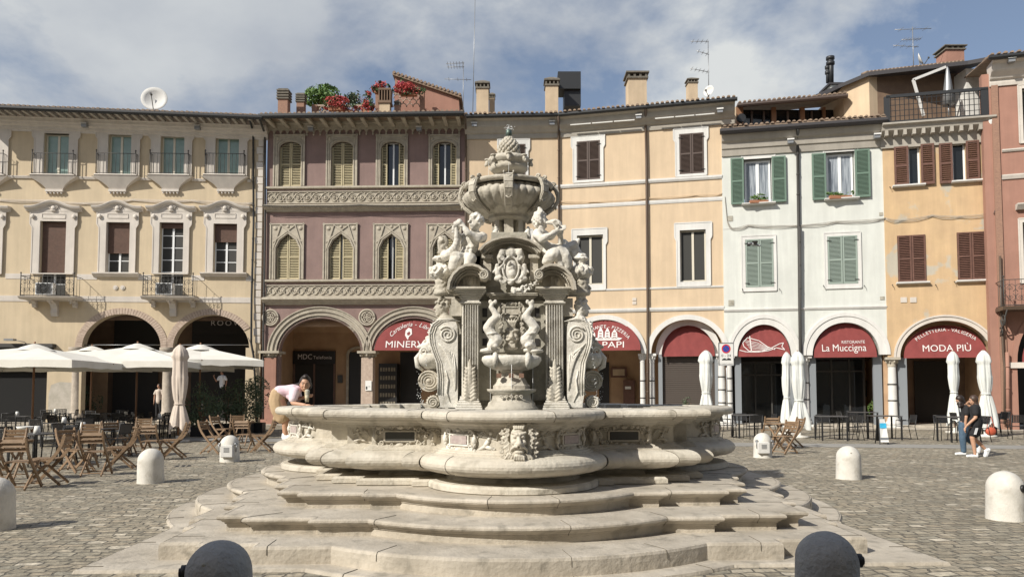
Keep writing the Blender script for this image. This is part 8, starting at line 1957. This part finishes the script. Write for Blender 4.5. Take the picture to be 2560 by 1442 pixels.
# pigeon in flight in front of the mint house
c = P(1885, 611, 20); t = thing('pigeon', tuple(c), 'grey pigeon gliding across the mint facade', 'bird'); b = MB()
b.cap((-.02, 0, .01), .045, (.10, 0, -.02), .035, 9); b.ell((.145, 0, -.03), .032, 8, 6); b.cap((.16, 0, -.035), .012, (.185, 0, -.045), .004, 6); b.cap((-.04, 0, .02), .03, (-.17, 0, .03), .014, 7)
o = local(b, 'body', 'greymetal', t); b = MB()
b.add([(-.24, -.04, .04), (-.13, 0, .045), (-.24, .04, .05), (-.26, 0, .055)], [(0, 1, 2, 3)])
for sg in (-1, 1): b.add([(.07, sg*.03, .01), (-.03, sg*.03, .02), (-.12, sg*.20, .05), (-.08, sg*.34, .03), (-.02, sg*.36, .02), (.05, sg*.2, .05)], [(0, 1, 2, 3, 4, 5)])
local(b, 'wings', mat('slate_feathers', (.10, .10, .115), .8), t)
# ------------------------------------------------------------------ people
def hand(b, c, d, side, curl=.5, s=1.0, thumb=1):      # palm, four bent fingers, thumb from the side of the palm
    c, d, side = V(c), V(d).normalized(), V(side).normalized(); n_ = d.cross(side).normalized()
    b.cap(c-d*.02*s, .022*s, c+d*.035*s, .026*s, 9)
    for k in range(4):
        o_ = c+d*.045*s+side*(k-1.5)*.017*s; l = (.062, .072, .068, .052)[k]*s; m_ = o_+d*l*.55+n_*curl*.012; b.cap(o_, .0092*s, m_, .0085*s, 7); b.cap(m_, .0085*s, m_+d*l*.4+n_*curl*.03, .0072*s, 7)
    t0 = c+side*thumb*-.024*s; b.cap(t0, .0105*s, t0+side*thumb*-.02*s+d*.03*s, .0095*s, 7); b.cap(t0+side*thumb*-.02*s+d*.03*s, .0095*s, t0+side*thumb*-.018*s+d*.055*s, .008*s, 7)
def head(b, h, fwd, up, s=1.0):                         # skull, jaw, nose, lips, ears, brow
    h, fwd, up = V(h), V(fwd).normalized(), V(up).normalized(); sd = fwd.cross(up).normalized(); up = sd.cross(fwd).normalized()
    Rm = Matrix((sd, fwd, up)).transposed(); q = lambda x, y, z: h + Rm @ V((x, y, z))*s
    b.ell(h, (.074*s, .092*s, .108*s), 16, 12, Rm); b.ell(q(0, .028, -.055), (.056*s, .058*s, .06*s), 12, 9, Rm); b.ell(q(0, .062, -.095), (.022*s, .02*s, .018*s), 8, 6, Rm)
    b.cap(q(0, .088, .012), .008*s, q(0, .106, -.022), .012*s); b.ell(q(0, .088, -.052), (.024*s, .010*s, .006*s), 8, 5, Rm); b.ell(q(0, .086, -.064), (.020*s, .011*s, .007*s), 8, 5, Rm)
    for e in (-1, 1):
        b.ell(q(e*.072, -.004, -.01), (.010*s, .020*s, .030*s), 8, 6, Rm); b.cap(q(e*.012, .086, .028), .008*s, q(e*.048, .074, .03), .007*s); b.ell(q(e*.034, .068, -.03), (.022*s, .02*s, .022*s), 8, 6, Rm)
    return q, Rm
def eyes(h_q, par, s=1.0):
    for nm, mm, r, y in (('eye', 'paper', .0125, .078), ('iris', 'hair', .007, .0865)):
        b = MB()
        for e in (-1, 1): b.ell(h_q(e*.031, y, .010), (r*s, r*s*.7, r*s*.62 if nm == 'eye' else r*s), 8, 6)
        b.build(nm, mm, par)
    b = MB(); b.cap(h_q(-.018, .093, .034), .004, h_q(-.05, .078, .034), .003); b.cap(h_q(.018, .093, .034), .004, h_q(.05, .078, .034), .003); b.build('eyebrow', 'hair', par)
def hairs(b, q, Rm, s=1.0, long_=None, seed=1):
    b.ell(q(0, -.022, .022), (.086*s, .094*s, .106*s), 14, 10, Rm)
    if long_:
        for p, r in long_: b.ell(p, r, 10, 8)
def foot(b, heel, toe, s=1.0, w=.042, h=.035):
    heel, toe = V(heel), V(toe); b.cap(heel+V((0, 0, h)), w*.85, heel.lerp(toe, .55)+V((0, 0, h*.95)), w, 9); b.cap(heel.lerp(toe, .55)+V((0, 0, h*.95)), w, toe+V((0, 0, h*.75)), w*.78, 9); b.cap(heel+V((0, 0, h*1.3)), w*.9, heel+V((0, 0, h*2.4)), w*.8, 9)
def shell(caps, m, nm, par, vox=.011, sm=2):
    b = MB()
    for c_ in caps:
        pts = c_
        for (p, r0), (p2, r1) in zip(pts[:-1], pts[1:]): b.cap(p, r0, p2, r1, 12)
    o = b.build(nm, m, par); remesh(o, vox, sm); return o
# --- girl leaning over the rim
D0 = 11.62; Q = lambda x, y, d=0: P(660+x/6.867, 900+y/6.867, D0+d)
girl = thing('person', tuple(Q(400, 1385)), 'girl in pale pink shirt and khaki trousers leaning over the basin rim with a cup', 'person'); b = MB()
for dd in (-.07, .09):
    x_ = 0 if dd < 0 else 45; b.cap(Q(235, 640, dd), .095, Q(350+x_, 960, dd), .06, 12); b.cap(Q(350+x_, 960, dd), .055, Q(360+x_, 1080, dd), .050, 12); b.cap(Q(360+x_, 1080, dd), .050, Q(362+x_, 1270, dd), .036, 12)
    foot(b, Q(350+x_, 1370, dd), Q(460+x_, 1355, dd-.05), w=.036)
for (p, r0, p2, r1) in ((Q(250, 590), .10, Q(360, 540), .09), (Q(360, 540), .09, Q(520, 525), .10), (Q(520, 525), .09, Q(600, 500), .055), (Q(600, 490), .052, Q(660, 450), .048)): b.cap(p, r0, p2, r1, 14)
b.cap(Q(520, 560, -.15), .055, Q(490, 740, -.20), .036); b.cap(Q(490, 740, -.20), .036, Q(700, 768, -.26), .026); b.cap(Q(560, 540, .12), .05, Q(600, 660, .16), .034); b.cap(Q(600, 660, .16), .034, Q(690, 640, -.05), .026)
hand(b, Q(740, 775, -.26), (1, -.1, -.12), (0, 1, 0), .4, .95, 1); hand(b, Q(715, 640, -.07), (.6, -.5, .3), (0, 0, -1), 1.6, .9, 1)
q, Rm = head(b, Q(705, 405, -.06), (.22, -.93, -.18), (.10, -.10, 1), 1.04)
o = b.build('body', 'skin', girl); remesh(o, .0095, 1); eyes(q, o, 1.04)
shell([[(Q(265, 540, e), .095), (Q(380, 528, e), .088), (Q(500, 520, e), .098), (Q(570, 515, e), .075)] for e in (-.06, .07)] + [[(Q(530, 545, -.13), .075), (Q(495, 665, -.18), .066)], [(Q(560, 540, .12), .07), (Q(590, 640, .15), .06)], [(Q(420, 570, -.03), .08), (Q(470, 620, -.08), .07)]], 'pinkcloth', 'shirt', girl)
shell([[(Q(238, 590, -.05), .118), (Q(215, 700, -.06), .122), (Q(245, 860, -.07), .112), (Q(300, 990, -.08), .092)], [(Q(245, 600, .06), .112), (Q(235, 700, .07), .115), (Q(290, 860, .09), .10), (Q(345, 985, .10), .085)], [(Q(300, 860, -.05), .085), (Q(330, 930, -.08), .088), (Q(325, 990, -.08), .082)], [(Q(200, 1000, -.05), .045), (Q(400, 1010, .08), .045)]], 'khaki', 'trousers', girl)
b = MB(); hairs(b, q, Rm, 1.06, [(q(-.05, -.05, -.03), .06), (q(.05, -.05, -.03), .06), (Q(610, 440, .05), .055), (Q(560, 430, .08), .035), (q(0, .02, .10), .05)]); o = b.build('hair', 'hair', girl); remesh(o, .009, 1)
b = MB()
for dd, x_ in ((-.07, 0), (.09, 45)): foot(b, Q(345+x_, 1378, dd), Q(478+x_, 1362, dd-.05), w=.046, h=.038)
o = b.build('shoes', 'shoe', girl); remesh(o, .008, 1); b = MB()
for dd, x_ in ((-.07, 0), (.09, 45)): b.cap(Q(405+x_, 1320, dd-.02), .038, Q(455+x_, 1335, dd-.045), .034)
b.build('shoe_laces', 'black', o)
b = MB(); b.cap(Q(440, 745, -.16), .040, Q(490, 750, -.19), .042); b.build('dark_sleeve', 'blackcloth', girl)
c = Q(738, 640, -.13); b = MB(); b.lathe([(0, -.07), (.027, -.07), (.036, .04), (.0, .04)], c, 14); b.lathe([(.036, .04), (.040, .10), (.038, .105), (.02, .125), (0, .125)], c, 14); o = b.build('drink_cup', mat('yellow_drink', (.50, .36, .12), .3, (.45, .45, .40), 8), None, 'clear cup of yellow drink in the hand of the leaning girl', 'cup')
# --- two women walking left
D0 = 19.2; Q = lambda x, y, d=0: P(2340+x/7.21, 960+y/7.21, D0+d)
wa = thing('person', tuple(Q(700, 1320)), 'woman in black shirt and striped black shorts walking left, the nearer of the two', 'person'); b = MB()
b.cap(Q(690, 690, -.07), .10, Q(655, 970, -.08), .062); b.cap(Q(655, 970, -.08), .058, Q(680, 1100, -.08), .054); b.cap(Q(680, 1100, -.08), .052, Q(705, 1260, -.08), .036)
b.cap(Q(740, 690, .08), .10, Q(680, 970, .07), .062); b.cap(Q(690, 985, .07), .056, Q(790, 1070, .07), .052); b.cap(Q(790, 1070, .07), .05, Q(885, 1165, .07), .035)
for (p, r0, p2, r1) in ((Q(710, 690), .12, Q(715, 560), .095), (Q(715, 560), .09, Q(700, 450), .105), (Q(695, 400), .06, Q(690, 350), .052)): b.cap(p, r0, p2, r1, 14)
b.cap(Q(705, 440, -.17), .055, Q(715, 600, -.20), .042); b.cap(Q(715, 600, -.20), .040, Q(560, 740, -.18), .028); hand(b, Q(535, 775, -.17), (-.6, 0, -.8), (0, 1, 0), .8, .95, -1)
b.cap(Q(680, 440, .16), .05, Q(560, 350, .2), .036); b.cap(Q(560, 350, .2), .034, Q(620, 290, .05), .026); hand(b, Q(635, 275, .02), (.8, -.2, .5), (0, .5, -1), .8, .9, 1)
q, Rm = head(b, Q(672, 290, 0), (-.9, .1, -.25), (-.2, 0, 1), 1.02)
o = b.build('body', 'skin', wa); remesh(o, .0115, 1); eyes(q, o)
shell([[(Q(712, 705, e), .135), (Q(716, 640, e), .130), (Q(718, 560, e), .122), (Q(705, 450, e), .130), (Q(700, 415), .09)] for e in (-.065, .065)] + [[(Q(700, 415), .09), (Q(700, 425), .09)], [(Q(705, 430, -.14), .088), (Q(712, 530, -.19), .074)], [(Q(685, 432, .14), .084), (Q(630, 400, .19), .065)]], 'blackcloth', 'shirt', wa, .013)
sh = shell([[(Q(705, 700, e), .14), (Q(700, 740, e), .14)] for e in (-.06, .06)] + [ [(Q(715, 670), .160), (Q(700, 800, -.05), .140), (Q(675, 890, -.07), .118)], [(Q(735, 690, .07), .14), (Q(715, 880, .07), .115)]], 'blackcloth', 'shorts', wa, .013)
b = MB()
for k in range(3): b.bar(Q(722+k*16, 790, -.215), Q(688+k*16, 905, -.205), .012, .012)
b.build('white_stripes', 'shoe', sh)
b = MB(); hairs(b, q, Rm, 1.1, [(Q(700, 340, 0), .085), (Q(720, 390, -.02), .085), (Q(745, 425, -.03), .075), (Q(715, 420, -.09), .06), (Q(760, 455, -.02), .05)]); o = b.build('hair', 'hairb', wa); remesh(o, .011, 1)
b = MB(); foot(b, Q(735, 1330, -.08), Q(570, 1318, -.08), w=.048, h=.045); b.cap(Q(905, 1190, .07), .058, Q(930, 1190, .07), .05); b.cap(Q(915, 1190, .07), .05, Q(885, 1290, .07), .044); b.cap(Q(950, 1180, .07), .045, Q(905, 1290, .07), .04); o = b.build('shoes', 'shoe', wa); remesh(o, .01, 1)
D0 = 19.75
wb = thing('person', tuple(Q(470, 1290)), 'woman in black shirt and blue jeans walking left, on the far side', 'person'); b = MB()
b.cap(Q(500, 700, -.07), .10, Q(480, 960, -.07), .068); b.cap(Q(480, 960, -.07), .062, Q(505, 1210, -.07), .042); b.cap(Q(530, 700, .08), .10, Q(530, 960, .08), .066); b.cap(Q(530, 960, .08), .06, Q(680, 1060, .08), .046); b.cap(Q(680, 1060, .08), .046, Q(750, 1110, .08), .04)
for (p, r0, p2, r1) in ((Q(520, 690), .115, Q(540, 560), .095), (Q(540, 560), .09, Q(555, 450), .10), (Q(540, 420), .06, Q(470, 350), .05)): b.cap(p, r0, p2, r1, 14)
b.cap(Q(560, 440, -.15), .052, Q(545, 590, -.19), .038); b.cap(Q(545, 590, -.19), .038, Q(525, 760, -.16), .027); hand(b, Q(520, 800, -.16), (-.2, 0, -1), (0, 1, 0), .8, .95, 1)
q, Rm = head(b, Q(430, 290, 0), (-.8, -.05, -.55), (-.45, 0, .9), 1.02)
o = b.build('body', 'skin', wb); remesh(o, .0115, 1); eyes(q, o)
shell([[(Q(518, 720, e), .128), (Q(528, 650, e), .124), (Q(545, 560, e), .118), (Q(560, 450, e), .125)] for e in (-.065, .065)] + [[(Q(545, 560), .12), (Q(560, 450), .142), (Q(560, 415), .09)], [(Q(560, 430, -.13), .084), (Q(548, 530, -.18), .068)]], 'blackcloth', 'shirt', wb, .013)
shell([[(Q(515, 705, e), .13), (Q(505, 750, e), .13)] for e in (-.06, .06)] + [[(Q(515, 700), .14), (Q(500, 770, -.05), .132), (Q(478, 960, -.07), .085), (Q(500, 1200, -.07), .066)], [(Q(530, 700, .07), .13), (Q(530, 960, .08), .085), (Q(675, 1060, .08), .07), (Q(735, 1100, .08), .06)]], 'jeans', 'jeans', wb, .013)
b = MB(); hairs(b, q, Rm, 1.1, [(Q(430, 350, -.02), .075), (Q(460, 385, -.03), .075), (Q(430, 400, -.06), .05), (Q(480, 320, 0), .07)]); o = b.build('hair', 'hair', wb); remesh(o, .011, 1)
b = MB(); foot(b, Q(520, 1290, -.07), Q(365, 1278, -.07), w=.048, h=.045); b.cap(Q(770, 1120, .08), .055, Q(765, 1210, .08), .045); b.cap(Q(790, 1130, .08), .05, Q(770, 1220, .08), .042); o = b.build('shoes', 'shoe', wb); remesh(o, .01, 1)
# --- people under the left arcade
def standing(px, yh, yf, D, label, top, legs, fw=(-.6, -.8, 0), s=1.0, arm=0):
    hd = P(px, yh, D); f0 = hd.z-.12-1.5*s; t = thing('person', (hd.x, D, max(0, f0)), label, 'person'); b = MB(); c_ = lambda x, y, z: V((hd.x+x, D+y, max(.12, f0)+z*s))
    for e in (-1, 1):
        b.cap(c_(e*.09, 0, .86), .085, c_(e*.1, 0, .46), .055); b.cap(c_(e*.1, 0, .46), .052, c_(e*.1, 0, .08), .036); foot(b, c_(e*.1, .05, 0), c_(e*.12, -.17, 0))
        if arm and e < 0: b.cap(c_(e*.19, 0, 1.36), .045, c_(e*.28, -.1, 1.12), .036); b.cap(c_(e*.28, -.1, 1.12), .034, c_(e*.36, -.2, 1.32), .026); hand(b, c_(e*.37, -.21, 1.38), (0, 0, 1), (1, 0, 0), .5)
        else: b.cap(c_(e*.19, 0, 1.36), .045, c_(e*.24, 0, 1.08), .036); b.cap(c_(e*.24, 0, 1.08), .034, c_(e*.22, -.08, .84), .026); hand(b, c_(e*.22, -.09, .79), (0, -.2, -1), (0, 1, 0), .6)
    b.cap(c_(0, 0, .92), .14, c_(0, 0, 1.15), .115); b.cap(c_(0, 0, 1.15), .115, c_(0, 0, 1.32), .14); b.cap(c_(0, 0, 1.4), .06, c_(0, 0, 1.5), .05); q, Rm = head(b, c_(0, -.01, 1.60), fw, (0, 0, 1)); o = b.build('body', 'skind', t); remesh(o, .013, 1); eyes(q, o)
    shell([[(c_(0, 0, .86), .155), (c_(0, 0, 1.15), .14), (c_(0, 0, 1.33), .155)], [(c_(-.14, 0, 1.36), .08), (c_(-.22, -.02 if not arm else -.05, 1.22), .07)], [(c_(.14, 0, 1.36), .08), (c_(.22, -.02, 1.22), .07)]], top, 'shirt', t, .014)
    shell([[(c_(-.07, 0, .88), .12), (c_(-.1, 0, .46), .075), (c_(-.1, 0, .1), .06)], [(c_(.07, 0, .88), .12), (c_(.1, 0, .46), .075), (c_(.1, 0, .1), .06)]], legs, 'trousers', t, .014)
    b = MB(); hairs(b, q, Rm, 1.05); b.build('hair', 'hair', t)
standing(556, 930, 1040, 40.8, 'man in a white shirt standing in the shade under the second left arch', 'shoe', 'blackcloth', arm=1)
standing(398, 964, 1050, 40.2, 'waitress in a white shirt in the shade left of the closed beige parasol', 'umbpink', 'blackcloth', s=1.12)  # white shirt painted beige to dim it in the arcade's shade
hd = P(556, 930, 40.8); b = MB(); b.box((hd.x-.9, 40.3, 0), (hd.x+.9, 41.4, hd.z-.12-1.5)); b.build('counter', 'dark', None, 'dark raised counter under the man in the white shirt', 'counter')
